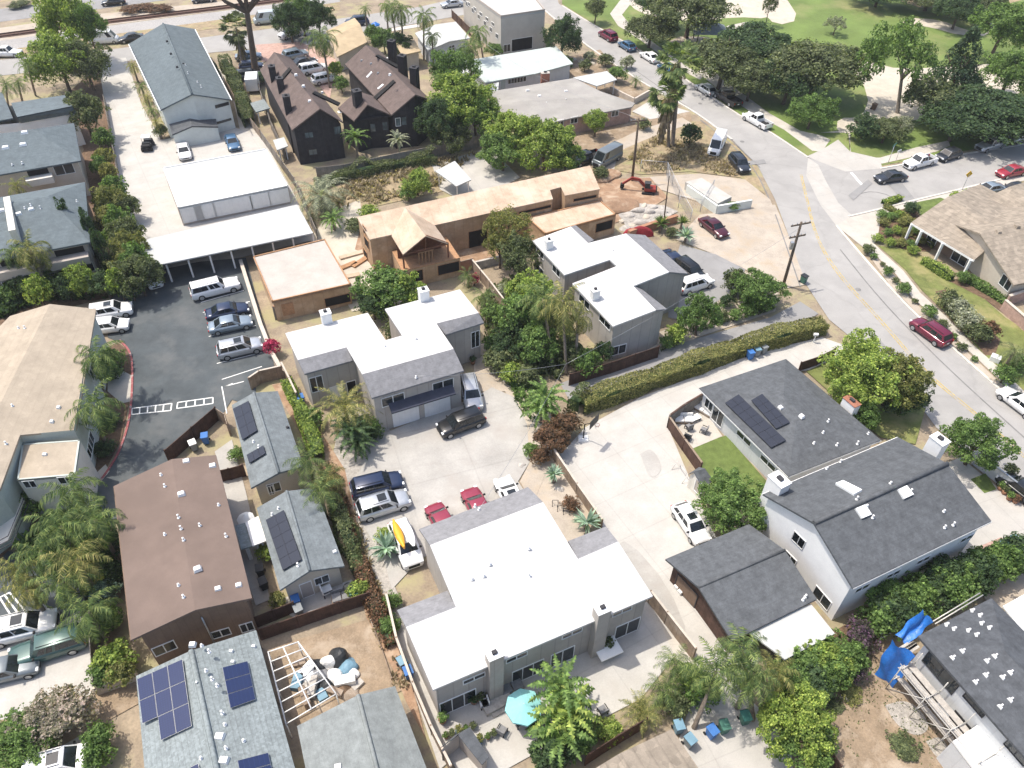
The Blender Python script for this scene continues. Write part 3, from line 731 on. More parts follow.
# ---- B2 garages
P=[(163,168),(266,149),(288,186),(178,208)]
g=flat('garage_block','long white flat roofed garage block in the middle of the pale concrete yard','garage',P,2.7,'white_sheet','taupe_wall',par=(.1,'trim_white'))
for k in range(6):
    u=(k+.5)/6; x=178+110*u; y=208-22*u+9; g.opening(2,x,y,2.75,2.1,'garage_door',pane='door_white',mull=0)
# ---- carport
c=canopy('carport','long white carport roof above the edge of the asphalt car park','carport',T4(0,192,(555,190),(1190,48),(1256,166),(572,304)),3.0,'white_sheet',post='galv') if False else canopy('carport','long white carport roof above the edge of the asphalt car park',[(139,241),(297,204.5),(313,233),(143,268)],3.0,'white_sheet',cat='carport',post='galv',corners=[],rails=False)
A,B=G(143,268,3.0),G(313,233,3.0); A2,B2=G(139,241,3.0),G(297,204.5,3.0)
for k in range(9):
    u=k/8; q=(A.lerp(B,u)*.93+A2.lerp(B2,u)*.07); mb=MB(); mb.obox(q,(1,0),(0,1),.16,.16,0,2.85); mb.build('post',[M['trim_white']],c.o)
mb=MB(); q=[A.lerp(A2,.72),B.lerp(B2,.72)]; mb.bar((*q[0][:2],1.3),(*q[1][:2],1.3),.15,2.6); mb.build('rear_wall',[M['taupe_wall']],c.o)
mb=MB(); mb.bar((*A.lerp(A2,.06)[:2],2.72),(*B.lerp(B2,.06)[:2],2.72),.12,.25); mb.build('beam',[M['dark_trim']],c.o)
# ---- C2 plywood garage
g=flat('unfinished_garage','plywood walled garage under construction with flat pale deck roof','garage',[(253,257),(325,239.5),(351,284.5),(272,302)],2.9,'deck_grey','plywood',ov=.15,par=(.12,'lumber'))
g.opening(2,338,300,3.0,1.3,'door_opening','lumber','dark_void',mull=0); g.opening(2,288,309,1.3,1.6,'door_opening','lumber','lumber',mull=0)
# ---- houses at the left edge
h=House('hip_house','two storey house with grey hip roof at the left edge behind the round bush','house',
 [('roof','blue_shingle',[(81,160.5,5.4),(-60,185,5.4),(-60,142,7.4),(34,129,7.4)]),('roof','blue_shingle',[(74,123,5.4),(81,160.5,5.4),(34,129,7.4)]),('roof','blue_shingle',[(-60,143,5.4),(-60,142,7.4),(34,129,7.4),(74,123,5.4)])],
 [(81,160.5,5.4),(74,123,5.4),(-60,143,5.4),(-60,185,5.4)],'warm_wall',ov=.5)
h.vents(0,T4(0,0,(50,660),(90,655))); h.pads(0,T4(0,0,(98,530),(92,578),(22,590)),.9,'skylight','skylight')
h.opening(3,64,169,2.4,1.5); h.opening(3,38,172,2.6,1.6,frame='warm_wall',pane='dark_void',mull=0); h.gutter((81,160.5,5.3),(-60,185,5.3))
h.wallbox(3,40,178,3.2,.9,1.2,'cream_wall','balcony')
h=House('gabled_house','grey roofed house behind two palms at the far left edge','house',
 [('roof','blue_shingle',[(11,103,5.2),(68,94.5,5.2),(72,106,6.2),(17,117,6.2)]),('roof','blue_shingle',[(17,117,6.2),(72,106,6.2),(76,112,5.2),(20,122,5.2)]),('roof','blue_shingle',[(-40,102,5.4),(2,92,5.4),(13,118,5.4),(-40,128,5.4)])],
 [(-40,102,5.2),(2,95,5.2),(11,103,5.2),(68,94.5,5.2),(76,112,5.2),(20,122,5.2),(-40,128,5.2)],'white_wall',ov=.3)
h=House('balcony_house','two storey grey roofed house with balconies behind the car park trees','house',
 [('roof','blue_shingle',[(90,242,5.4),(-60,271,5.4),(-60,222,7.3),(48,196,7.3)]),('roof','blue_shingle',[(85,182,5.4),(90,242,5.4),(48,196,7.3)]),('roof','blue_shingle',[(-60,222,7.3),(-60,208,5.4),(85,182,5.4),(48,196,7.3)])],
 [(90,242,5.4),(85,182,5.4),(-60,208,5.4),(-60,271,5.4)],'taupe_wall',ov=.5)
h.pads(0,T4(0,192,(75,88),(8,74),(125,70)),.7,'skylight','skylight'); h.vents(0,T4(0,192,(100,66),(124,55),(163,67),(308,38),(315,180)))
for x,y in ((14,285),(60,276),(84,268)): h.opening(3,x,y,2.2,1.3)
for x,y in ((16,268),(70,258)): h.wallbox(3,x,y,4.2,.95,1.3,'taupe_wall','balcony'); h.opening(3,x,y-6,3.2,1.2,frame='taupe_wall',pane='dark_void',mull=0)
h.gutter((90,242,5.3),(-60,271,5.3))
q=G(12,217,6.6); mb=MB(); t=(G(19,248,5.4)-G(9,190,5.4)); t=v2(t).normalized(); mb.obox(G(13.5,222,6.4),t,Vector((-t.y,t.x)),8.2,.7,3.0,7.6); mb.build('party_wall',[M['cream_wall']],h.o)
h.opening(0,92,250,.9,1.1) 
# ---- B4 beige apartments
h=House('apartment_block','apartment block with broad beige roof and sage green upper walls beside the car park','apartment block',
 [('roof','beige_roof',[(-60,524,6.7),(50,304,6.7),(96,309,5.6),(76,430,5.6),(20,435,6.1),(0,489,6.2)]),('roof','beige_roof',[(-60,524,6.7),(50,304,6.7),(10,316,5.8),(-120,445,5.8)])],
 [(50,304,6.7),(10,316,5.8),(-120,445,5.8),(-60,524,6.7),(0,489,6.2),(20,435,6.1),(76,430,5.6),(96,309,5.6)],'sage_wall',ov=.3,planar=True)
h.vents(0,T4(0,384,(50,88),(25,240))); h.pads(0,T4(0,384,(208,152),(235,95)),.4); h.vents(1,T4(0,192,(75,545),(100,545)))
a=flat('roof_terrace','','',[(22,444),(80,440),(75,475),(17,480)],4.9,'beige_roof','cream_wall',par=(.03,'sage_wall')); annex(a,'lower_wing',h); a.pads(0,[(45,455)],.4)
a.opening(2,30,484,1.0,.9); a.opening(2,66,480,1.2,.9)
for x,y in ((92,372),(96,395),(85,418),(91,440)): h.opening(6,x,y,1.6,1.3,pane='glass_light')
for x,y in ((100,415),(88,460)): h.opening(6,x,y,1.4,1.2,pane='glass')
mb=MB(); mb.prism([v2(G(p[0],p[1],2.6)) for p in ((-30,520),(2,512),(18,490),(24,500),(8,540),(-30,560))],2.45,2.6); mb.build('balcony',[M['cream_wall']],h.o)
mb=MB(); pts=[G(*p,3.4) for p in ((-30,556),(8,536),(24,498))]
for k in (0,.45,.9):
    for a_,b_ in zip(pts,pts[1:]): mb.bar(a_-Vector((0,0,k)),b_-Vector((0,0,k)),.05)
mb.build('railing',[M['dark_trim']],h.o)
# ---- B5 brown gravel roof
h=gable('brown_roof_house','long house with flat brown gravel roof beside the two small gabled cottages','house',(131,640),(252,598),(195,610),(114,486),(216,455),(172,459),5.2,5.7,'brown_gravel','brown_wall',ov=.5)
h.vents(0,T4(0,384,(645,365),(660,410),(715,535),(660,603),(735,625),(725,580)),'vent'); h.pads(0,T4(0,384,(725,440),(790,740)),.6); h.vents(1,T4(0,384,(875,485),(800,567),(905,610))); h.pads(1,T4(0,384,(745,310),(850,328)),.6)
h.pads(1,T4(0,576,(872,52),(955,38)),.5); h.vents(0,T4(0,576,(715,38),(735,85)))
h.gutter((131,640,5.1),(114,486,5.1),'brown_wall'); h.opening(1,221,633,1.4,1.0); h.opening(1,247,627,1.0,1.2); h.opening(0,160,650,1.6,1.2)
p,t,n=h.wallpt(1,207,627); mb=MB(); mb.tube([p+Vector((*n,0))*.12+Vector((0,0,-4)),p+Vector((*n,0))*.12+Vector((0,0,1.6))],.06,6); mb.build('downpipe',[M['metal_grey']],h.o)
_a=G(232,838,4.5)-G(191,650.5,4.5)
M['tile_grey']=mat('tile_grey_columns',(.25,.285,.29),var=.10,scale=1.2,fine=10,course=(.105,.26,7),streak=(.36,.16),ang=math.atan2(_a.y,_a.x))
# ---- B6 tiled roof with blue solar
h=gable('solar_house','house with pale grey-green tiled roof carrying large blue solar panels','house',(152,850),(318,850),(232,838),(136,676),(256,630),(191,650.5),3.2,4.5,'tile_grey','cream_wall',ov=.5)
h.ridge((191,650.5,4.5),(232,838,4.5),'tile_grey',.4)
h.solar(0,[(138.5,680),(184,660),(193.5,727),(147,748.5)],3,3,'solar_blue',.03,skip=((0,2),))
h.solar(1,[(222,669),(247.5,662.5),(255.5,701),(230,710)],1,3,'solar_blue',.03)
h.solar(1,[(237,762),(268,754),(276,790),(244,800)],1,3,'solar_blue',.03); h.solar(0,[(186,771),(200,764),(206,790),(192,800)],1,2,'solar_blue',.03)
h.pads(1,T4(0,576,(878,642),(895,738)),.65); h.vents(1,T4(0,576,(975,660),(905,690),(890,550),(900,595))); h.pads(1,T4(0,576,(932,345),(925,302),(1015,283)),.3)
h.vents(0,T4(0,576,(805,730),(790,432),(850,415),(825,380),(870,440),(838,305),(808,280)))
h.pads(0,T4(0,576,(770,275)),.5)
# ---- B7
h=gable('shingle_house','house with plain pale grey shingle roof beside the junk filled dirt yard','house',(322,850),(458,850),(393,830),(297,726),(395,686),(358,695),2.9,3.9,'pale_shingle','cream_wall',ov=.4)
h.ridge((358,695,3.9),(393,830,3.9),'pale_shingle',.3); h.pads(0,[(338,767)],.5)
# ---- B8, B9 small solar cottages
h=gable('solar_cottage','small grey gabled cottage with two sets of black solar panels nearest the car park','cottage',(251,488),(303.5,466),(279,472.5),(231.7,405),(277.8,391),(253.6,392.7),2.9,3.9,'grey_shingle','warm_wall',ov=.4)
h.solar(0,[(234,410),(249.7,402),(258.5,431.7),(243.4,441)],2,3); h.solar(0,[(247.8,456),(264.5,446.5),(267,454.4),(250.5,464.5)],3,1)
h.vents(0,T6(220,370,(215,462),(250,495)),'vent'); h.pads(1,T6(220,370,(433,370)),.3,m='dark_trim'); h.ridge((279,472.5,3.9),(253.6,392.7,3.9),'grey_shingle',.25)
h.opening(0,279,486,1.2,1.2); h.opening(0,271,490,.5,1.2)
h=gable('solar_cottage','small grey gabled cottage with one long black solar array and a rear patio','cottage',(280,590),(344.5,566),(309.8,570.6),(256.7,508),(315.3,487.8),(286.4,491),2.9,3.9,'grey_shingle','warm_wall',ov=.4)
h.solar(0,[(267,521),(285,511),(303,560.5),(284,571.4)],2,5); h.vents(0,T6(220,480,(375,185),(335,225),(500,550)),'vent'); h.pads(1,T6(220,480,(735,462)),.35); h.ridge((309.8,570.6,3.9),(286.4,491,3.9),'grey_shingle',.25)
h.opening(0,308,589,1.0,2.0,'door',pane='taupe_wall',mull=0); h.opening(1,321,580,1.2,1.0)
# ---- black townhouses
h=gable('black_townhouses','left row of black sided townhouses with brown shingle roof and tall chimneys','townhouses',(292,130),(343.5,122.5),(320,108.5),(260,70),(290,57),(274,52),5.6,8.2,'brown_shingle','black_siding',ov=.35)
for x,y in ((272.5,94),(280.5,106),(287,124)): h.chimney(0,x,y-22,1.0,1.0,.9,'black_siding','dark_trim',z=7.6,base=0)
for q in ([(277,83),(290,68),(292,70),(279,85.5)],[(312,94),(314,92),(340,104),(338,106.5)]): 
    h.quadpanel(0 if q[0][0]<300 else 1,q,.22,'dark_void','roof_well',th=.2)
h.pads(0,T4(256,0,(190,345),(215,405),(160,300)),.5); h.pads(1,T4(256,0,(230,325),(265,370)),.4)
for x,y in ((309,135),(313,152)): h.opening(0,x,y,1.2,.9,frame='dark_trim',pane='glass_light')
h.opening(1,338,130,1.0,1.2,frame='dark_trim',pane='glass_light')
h2=House('black_townhouses','right row of black sided townhouses with two front gables and brown shingle roof','townhouses',
 [('roof','brown_shingle',[(391.5,114.8,5.6),(415.5,94.5,8.2),(366,45,8.2),(345,64,5.6)]),('roof','brown_shingle',[(415.5,94.5,8.2),(431,100,5.6),(377,48,5.6),(366,45,8.2)]),
  ('roof','brown_shingle',[(354,121,5.2),(367.5,104.5,7.2),(357,90.6,7.2),(338,108,5.2)]),('roof','brown_shingle',[(367.5,104.5,7.2),(391,115,5.2),(376,97,5.2),(357,90.6,7.2)])],
 [(391.5,114.8,5.6),(415.5,94.5,8.2),(431,100,5.6),(377,48,5.6),(366,45,8.2),(345,64,5.6)],'black_siding',ov=.35)
a=House('front_wing','','',[('ceiling','black_siding',[(354,121,5.1),(391,115,5.1),(376,97,5.1),(338,108,5.1)])],[(354,121,5.2),(367.5,104.5,7.0),(391,115,5.2),(376,97,5.2),(357,90.6,7.0),(338,108,5.2)],'black_siding',ov=.35); annex(a,'front_wing',h2)
for x,y in ((392,49),(402.5,64),(414.5,76)): h2.chimney(1,x,y,1.1,1.1,1.3,'black_siding','dark_trim',z=7.6,base=0)
h2.chimney(2,358,104,1.2,1.2,2.0,'black_siding','dark_trim')
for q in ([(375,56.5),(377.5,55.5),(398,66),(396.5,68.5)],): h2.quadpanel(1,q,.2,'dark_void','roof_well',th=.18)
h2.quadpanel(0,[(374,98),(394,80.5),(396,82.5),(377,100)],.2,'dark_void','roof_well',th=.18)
for q in ([(366.5,77),(371.5,71.5),(372.5,72.5),(367.5,78)],[(377.5,88.5),(383,84),(384,85),(378.5,89.5)]): h2.quadpanel(0,q,.08,'skylight','skylight',th=.1)
h2.quadpanel(2,[(337.5,111.5),(346,110.5),(347,112.5),(338.5,113.5)],.08,'skylight','skylight',th=.1)
h2.pads(0,T6(300,0,(395,390),(455,410),(500,470)),.4,m='metal_grey'); h2.pads(1,T6(300,0,(575,478),(560,375)),.4)
for x,y in ((398,122),(404,121)): h2.opening(0,x,y,.8,1.3,frame='trim_white' if x<400 else 'dark_trim',pane='glass_light',mull=0)
for x,y in ((368,128),(385,126)): a.opening(1,x,y,.8,1.3,frame='dark_trim',pane='glass_light',mull=0)
# ---- tan roofs
gable3('tan_roof_bungalow','low bungalow with tan hip roof behind the left black townhouses','bungalow',(326,31),(337,57),(367,42),3.0,4.0,'tan_roof','warm_wall')
gable3('tan_roof_cottage','small tan roofed cottage between the palms and the white houses','cottage',(390,42),(402,55),(421,51),3.0,3.8,'tan_roof','warm_wall')
# ---- white bungalows
h=gable3('white_bungalow','white roofed bungalow with pale blue walls behind the tall palms','bungalow',(470,38),(428,50.5),(415,33),3.0,3.5,'white_sheet','blue_siding')
h.opening(0,435,53,1.4,1.0); h.opening(0,451,51,1.6,1.1); h.opening(0,462,49,1.4,1.0)
h=House('mint_bungalow','long bungalow with mint white roof beside the round dark tree','bungalow',[('roof','green_white_roof',[(462,61,3.3),(556,46,3.3),(573,63.5,2.9),(536,73.5,2.9),(485,82.5,2.9)])],[(462,61,3.3),(556,46,3.3),(573,63.5,2.9),(536,73.5,2.9),(485,82.5,2.9)],'blue_siding',ov=.4)
for x,y in ((511,81),(517,80),(523,79)): h.opening(3,x,y,1.2,1.0)
h.opening(3,503,84,1.1,1.9,'door',pane='sage_wall',mull=0)
canopy('porch_roof','flat white porch roof in front of the mint bungalow',[(479,87.5),(499,82),(498,92),(485,95)],2.6,'white_sheet')
canopy('porch_roof','narrow white awning roof between the two pale bungalows',[(446,58),(458,57),(471,73),(464,77)],2.6,'white_sheet')
# ---- big beige block
h=flat('office_block','tall plain beige block with flat pale roof at the top of the street','office block',[(501,17.5),(545,11),(527,-12),(463,-10)],6.9,'white_sheet','beige_block',par=(.35,'taupe_wall'))
h.opening(0,522,44,4.4,2.3,'garage_door',pane='dark_void',mull=0); h.opening(0,507,48,1.4,1.4)
for k in range(6): h.opening(3,497-k*6.0,36-k*6.4,1.1,.9); h.opening(3,493-k*6.0,24-k*5.0,1.2,.7)
# ---- T5 tar roof house
h=House('ranch_house','long low house with flat grey tar roof beside the dirt verge','house',
 [('roof','tar_grey',[(493,91,2.8),(574,78,2.8),(610,96,3.5),(520,101,3.5)]),('roof','tar_grey',[(574,78,2.8),(594,89,2.8),(635,103,2.8),(632,107,2.8),(610,96,3.5)]),('roof','tar_grey',[(632,107,2.8),(572,118,2.8),(548,123.5,2.8),(488,110,2.8),(520,101,3.5),(610,96,3.5)]),('roof','tar_grey',[(488,110,2.8),(493,91,2.8),(520,101,3.5)])],
 [(493,91,2.8),(574,78,2.8),(594,89,2.8),(635,103,2.8),(632,107,2.8),(548,123.5,2.8),(488,110,2.8)],'pink_brick',ov=.4)
for x,y in ((553,124),(560,123),(574,120),(615,113)): h.opening(4,x,y,1.3,1.1)
h.pads(0,T6(430,0,(625,580),(700,615),(870,585)),.6); h.vents(2,T6(430,0,(660,680),(745,665),(815,720),(870,640)))
h.chimney(0,545,80,1.4,.8,1.2,'brick_red','stone')
canopy('patio_roof','white patio roof on posts beside the grey ranch house',[(573,77.5),(607,71),(617,79.5),(597,86)],2.7,'white_sheet')
# ---- plywood house
h=House('unfinished_house','long plywood sheathed house frame under construction with pale deck roof','house',
 [('roof','osb',[(357,217,5.3),(590,165.5,5.3),(600,189,4.6),(565,195.5,4.6),(561,187,4.85),(550,190,4.85),(553,199,4.6),(369.7,239.5,4.6)])],
 [(357,217,5.3),(590,165.5,5.3),(600,189,4.6),(565,195.5,4.6),(561,187,4.85),(550,190,4.85),(553,199,4.6),(369.7,239.5,4.6)],'plywood',ov=.08,thick=.12)
h.opening(6,478,240,2.6,2.5,'door_opening','lumber','dark_void',mull=0); h.opening(6,541.5,208,4.6,.5,'window_opening','lumber','dark_void',mull=0); h.opening(2,585,198,3.4,.5,'window_opening','lumber','dark_void',mull=0)
for x,y,a_,b_ in ((364.5,230,.9,1.2),(367,243,1.6,1.4),(366,256,1.4,1.3)): h.opening(7,x,y,a_,b_,'window_opening','lumber','dark_void',mull=0)
a=House('gable_wing','','',[('roof','osb',[(403,254.5,4.7),(425.6,235.8,6.9),(405,207.5,6.9),(391.6,235.8,4.7)]),('roof','osb',[(425.6,235.8,6.9),(447.8,243.5,4.7),(435,225.6,4.7),(405,207.5,6.9)])],
 [(402.5,272,2.5),(460,258.5,2.5),(446,237,2.5),(392,252,2.5)],'plywood',ov=0,thick=.12,wallz=[2.5]*4); annex(a,'gable_wing',h)
a.opening(0,416.5,276,1.7,1.6,'door_opening','lumber','dark_void',mull=0); a.opening(0,449,268,2.8,1.5,'door_opening','lumber','dark_void',mull=0)
mb=MB(); mb.prism([v2(G(*p)) for p in ((402.5,272,2.5),(460,258.5,2.5),(446,237,2.5),(392,252,2.5))],2.5,2.62); mb.build('deck',[M['lumber']],a.o)
eL,ap,eR=G(403,254.5,4.55),G(425.6,235.8,6.75),G(447.8,243.5,4.55)
mb=MB(); mb.bar(eL,ap,.18,.25); mb.bar(ap,eR,.18,.25); mb.bar(eL,eR,.14,.25)
for q in (eL,eR): mb.bar(q,(q.x,q.y,2.6),.18)
m_=(eL+eR)/2; mb.bar(ap,m_,.14); mb.build('timber_frame',[M['dark_lumber']],a.o)
back=Vector((*(v2(G(405,207.5,6.9))-v2(G(425.6,235.8,6.9))).normalized()*2.2,0))
mb=MB(); mb.poly([eL+back+Vector((0,0,-2)),eR+back+Vector((0,0,-2)),eR+back,ap+back,eL+back]); mb.build('rear_wall',[M['dark_lumber']],a.o)
mb=MB()
for k in range(5): q=eL.lerp(eR,.34+.075*k); mb.bar((q.x,q.y,2.6),(q.x,q.y,4.2),.09)
q0,q1=eL.lerp(eR,.32),eL.lerp(eR,.68); mb.bar((q0.x,q0.y,4.2),(q1.x,q1.y,4.2),.1); mb.build('stud_frame',[M['lumber']],a.o)
a=flat('lower_deck','','',[(527,218),(600,200.5),(616,214.5),(545,234)],2.9,'osb','plywood',par=(.1,'lumber')); annex(a,'lower_wing',h)
a.opening(2,604,226,2.6,1.4,'door_opening','lumber','dark_void',mull=0)
# ---- D1, D2, D3 white roof duplexes
h=House('white_roof_duplex','middle white roofed duplex with two white garage doors facing the court','duplex',
 [('white_roof','white_roof',[(285.3,333.1,5.2),(367.7,312.8,5.2),(385.6,340.2,5.7),(402,335.5,5.7),(384.8,308.9,5.2),(459.8,289.4,5.2),(478.6,312.8,5.8),(436.4,323.4,5.8),(453.6,348.8,6.3),(362.2,374.2,6.3),(346.6,347.2,5.8),(297.8,360,5.8)]),
  ('shingle_skirt','skirt_shingle',[(297.8,360,5.8),(346.6,347.2,5.8),(352.8,360.5,5.0),(304.4,373.8,5.0)]),('shingle_skirt','skirt_shingle',[(362.2,374.2,6.3),(453.6,348.8,6.3),(463.8,370.6,5.0),(371.6,398,5.0)]),('shingle_skirt','skirt_shingle',[(436.4,323.4,5.8),(478.6,312.8,5.8),(484,322.5,5.0),(445.8,334.7,5.0)])],
 [(285.3,333.1,5.2),(367.7,312.8,5.2),(385.6,340.2,5.7),(402,335.5,5.7),(384.8,308.9,5.2),(459.8,289.4,5.2),(478.6,312.8,5.8),(484,322.5,5.0),(445.8,334.7,5.0),(453.6,348.8,6.3),(463.8,370.6,5.0),(371.6,398,5.0),(362.2,374.2,6.3),(352.8,360.5,5.0),(304.4,373.8,5.0),(297.8,360,5.8)],'grey_siding',ov=.25)
for x,y in ((406.6,421.5),(437.8,411.4)): h.opening(10,x,y,2.7,2.3,'garage_door',pane='door_white',mull=0)
h.opening(10,393,399.7,2.3,1.2); h.opening(10,443,385,2.2,1.2); h.opening(7,476,339,1.0,2.2); h.opening(13,313,385,1.3,2.0); h.opening(13,337,393,1.3,2.0,'door',pane='door_white',mull=0); h.opening(13,352,389,1.0,2.2,'door',pane='dark_void',mull=0)
p,t,n=h.wallpt(10,420,408); a_=h.I[10]; b_=h.I[11]; L=(b_-a_).length
mb=MB(); c0=v2(a_)+t*.9; c1=v2(b_)-t*1.3
mb.mesh([(*c0,3.45),(*c1,3.45),(*(c1+n*.95),3.0),(*(c0+n*.95),3.0),(*c0,3.3),(*c1,3.3),(*(c1+n*.95),2.85),(*(c0+n*.95),2.85)],[[3,2,1,0],[4,5,6,7],[2,3,7,6],[1,2,6,5],[3,0,4,7]]); mb.build('garage_awning',[M['awning_dark']],h.o)
h.chimney(0,327,321.5,1.0,.85,1.2,'white_wall'); h.chimney(0,424,299,1.0,.85,1.2,'white_wall'); h.vents(0,T6(370,280,(95,425),(295,375)),'vent'); h.vents(2,T6(370,280,(295,625)),'mast')
h=House('white_roof_duplex','far white roofed duplex beside the building plot with two tall side chimneys','duplex',
 [('white_roof','white_roof',[(532.5,240.5,5.0),(570.8,226.4,5.8),(588,243,5.8),(626,233.4,6.3),(669.2,272,6.3),(633.3,286,5.8),(656,310,5.8),(613,326.4,5.0),(572.3,283.4,5.0),(616.9,266,5.6),(609.8,259.7,5.6),(564.5,275,5.0)]),
  ('shingle_skirt','skirt_shingle',[(570.8,226.4,5.8),(588,243,5.8),(594,240,5.0),(575.5,225,5.0)]),('shingle_skirt','skirt_shingle',[(626,233.4,6.3),(669.2,272,6.3),(688,273.5,4.9),(645,235,4.9)]),('shingle_skirt','skirt_shingle',[(633.3,286,5.8),(656,310,5.8),(667,309,5.0),(638.5,286.5,5.2)])],
 [(532.5,240.5,5.0),(570.8,226.4,5.8),(575.5,225,5.0),(594,240,5.0),(626,233.4,6.3),(645,235,4.9),(688,273.5,4.9),(669.2,272,6.3),(638.5,286.5,5.2),(667,309,5.0),(656,310,5.8),(613,326.4,5.0),(572.3,283.4,5.0),(616.9,266,5.6),(609.8,259.7,5.6),(564.5,275,5.0)],'grey_siding',ov=.25)
h.chimney(0,548.5,249,.85,.7,1.2,'white_wall',z=5.0,base=0); h.chimney(0,594.5,299,.85,.7,1.2,'white_wall',z=5.0,base=0)
for x,y in ((540.5,253),(556.5,271),(540,270)): h.opening(15,x,y,1.8,1.0)
for x,y in ((584.5,302),(605,322)): h.opening(11,x,y,2.2,1.0)
h.opening(10,617.5,350,1.8,1.3); h.vents(0,T6(520,210,(595,262),(705,365)))
h=House('white_roof_duplex','largest white roofed duplex in the foreground facing a pale patio','duplex',
 [('white_roof','white_roof',[(430,545,6.3),(543,502,6.3),(578,559,5.8),(618,541.5,5.8),(653,596,5.1),(433,690,5.1),(406,627,5.8),(456,607,5.8)]),
  ('shingle_skirt','skirt_shingle',[(430,545,6.3),(543,502,6.3),(528,487,5.0),(419,529,5.0)]),('shingle_skirt','skirt_shingle',[(406,627,5.8),(456,607,5.8),(447.5,590.5,5.0),(397,610,5.0)]),('shingle_skirt','skirt_shingle',[(578,559,5.8),(618,541.5,5.8),(606,526.5,5.0),(568,541,5.0)])],
 [(419,529,5.0),(528,487,5.0),(543,502,6.3),(568,541,5.0),(606,526.5,5.0),(618,541.5,5.8),(653,596,5.1),(433,690,5.1),(406,627,5.8),(397,610,5.0),(447.5,590.5,5.0),(430,545,6.3)],'grey_siding',ov=.3)
for x,y,w_ in ((455,707,2.8),(527.5,674,2.6),(562,658,2.0),(627,630,2.2)): h.opening(6,x,y,w_,2.0,'sliding_door',pane='glass',mull=1 if w_<2.5 else 2)
for x,y in ((474,678),(516.5,657),(514,696),(572,633),(622,611)):
    if (x,y)!=(514,696): h.opening(6,x,y,1.7,.6)
h.chimney(0,494.5,662,1.05,.8,1.2,'grey_siding','vent_white',z=5.2,base=0); h.chimney(0,601,617,1.05,.8,1.2,'grey_siding','vent_white',z=5.2,base=0)
h.vents(0,T6(390,480,(640,540),(890,440),(890,615),(525,635),(600,615))); h.vents(1,T6(390,480,(570,190),(545,170)),'mast')
h.wallbox(6,600,655,1.9,.12,1.5,'trim_white','hearth_shelf',zc=.8)
# ---- R1 grey bungalow with solar
h=hip('solar_bungalow','grey shingle bungalow with two black solar arrays and a fenced back lawn','bungalow',(699,388),(788.5,476.5),(881,440),2.9,4.1,'slate_shingle','blue_siding',ov=.4)
h.solar(0,[(725,404),(738.5,395.5),(786,441.5),(771,449)],2,7) ; h.solar(0,[(751,401.5),(762,395),(790,423.5),(776,430)],2,4)
h.pads(0,T6(650,400,(835,50),(970,105)),.5); h.vents(1,T4(768,384,(183,238),(275,245),(357,240),(220,195))); h.vents(2,T4(768,384,(400,200),(240,150)))
h.gutter((699,388,2.85),(788.5,476.5,2.85)); h.gutter((788.5,476.5,2.85),(881,440,2.85))
for x,y in ((744,438),(768,463)): h.opening(0,x,y,2.0,.7)
h.opening(0,718,416,1.6,2.0,'sliding_door',mull=1); h.opening(0,709,405,1.2,1.2)
h.chimney(2,849,408,1.5,.8,.9,'white_wall','brick_red')
# ---- R2 two storey white gable house
h=gable('white_gable_house','large two storey white house with dark grey gable roof and three skylights','house',(763,494),(853,588),(814,522.8),(898,437),(991.5,521),(947.5,463.5),5.5,7.4,'slate_shingle','white_wall',ov=.35)
h.ridge((814,522.8,7.42),(947.5,463.5,7.42),'slate_shingle',.4)
for i,q in ((0,[(835.5,485),(843,482),(862,491.5),(854,496)]),(1,[(897,490),(905.5,486),(912.5,495),(903,499.5)]),(1,[(854.5,509),(864,505),(870.5,515),(861,519)])): h.quadpanel(i,q,.2,'skylight','skylight',th=.22)
h.vents(0,T4(768,384,(235,340),(290,312),(355,462),(490,398))); h.vents(1,T4(768,384,(703,510),(706,575),(740,565),(395,490),(418,535),(570,432)))
for x,y in ((799.5,541),(809,550.5),(799.5,569)): h.opening(0,x,y,1.25,1.15,frame='white_wall',pane='glass',mull=1)
h.opening(1,822,598,1.8,1.3,frame='white_wall')
for x,y in ((923,560),(973,535),(893,574),(862,588),(878,594)): h.opening(2,x,y,1.5,.7,frame='white_wall')
h.chimney(0,776,489,1.5,1.1,1.2,'white_wall','metal_grey',z=5.6,base=0); h.chimney(0,935,448,1.3,1.0,1.1,'white_wall','metal_grey',z=6.2,base=0)
h.gutter((853,588,5.45),(991.5,521,5.45)); h.gutter((763,494,5.45),(898,437,5.45))
# ---- R3 garage
h=gable('gabled_garage','dark grey shingle garage with brown walls beside the big pale driveway','garage',(665.5,559),(732,641),(698.5,587),(749,524),(817,599),(785,550),2.9,3.7,'slate_shingle','dark_fence',ov=.5)
h.ridge((698.5,587,3.7),(785,550,3.7),'slate_shingle',.25); h.vents(1,T6(660,500,(915,640),(930,620))); h.opening(0,700,608,2.4,1.9,'garage_door','dark_trim','brown_wall',mull=0)
canopy('patio_roof','blank white patio roof attached behind the dark grey garage',[(747,631),(811,604),(835,633.5),(785,659.5)],2.6,'white_sheet')
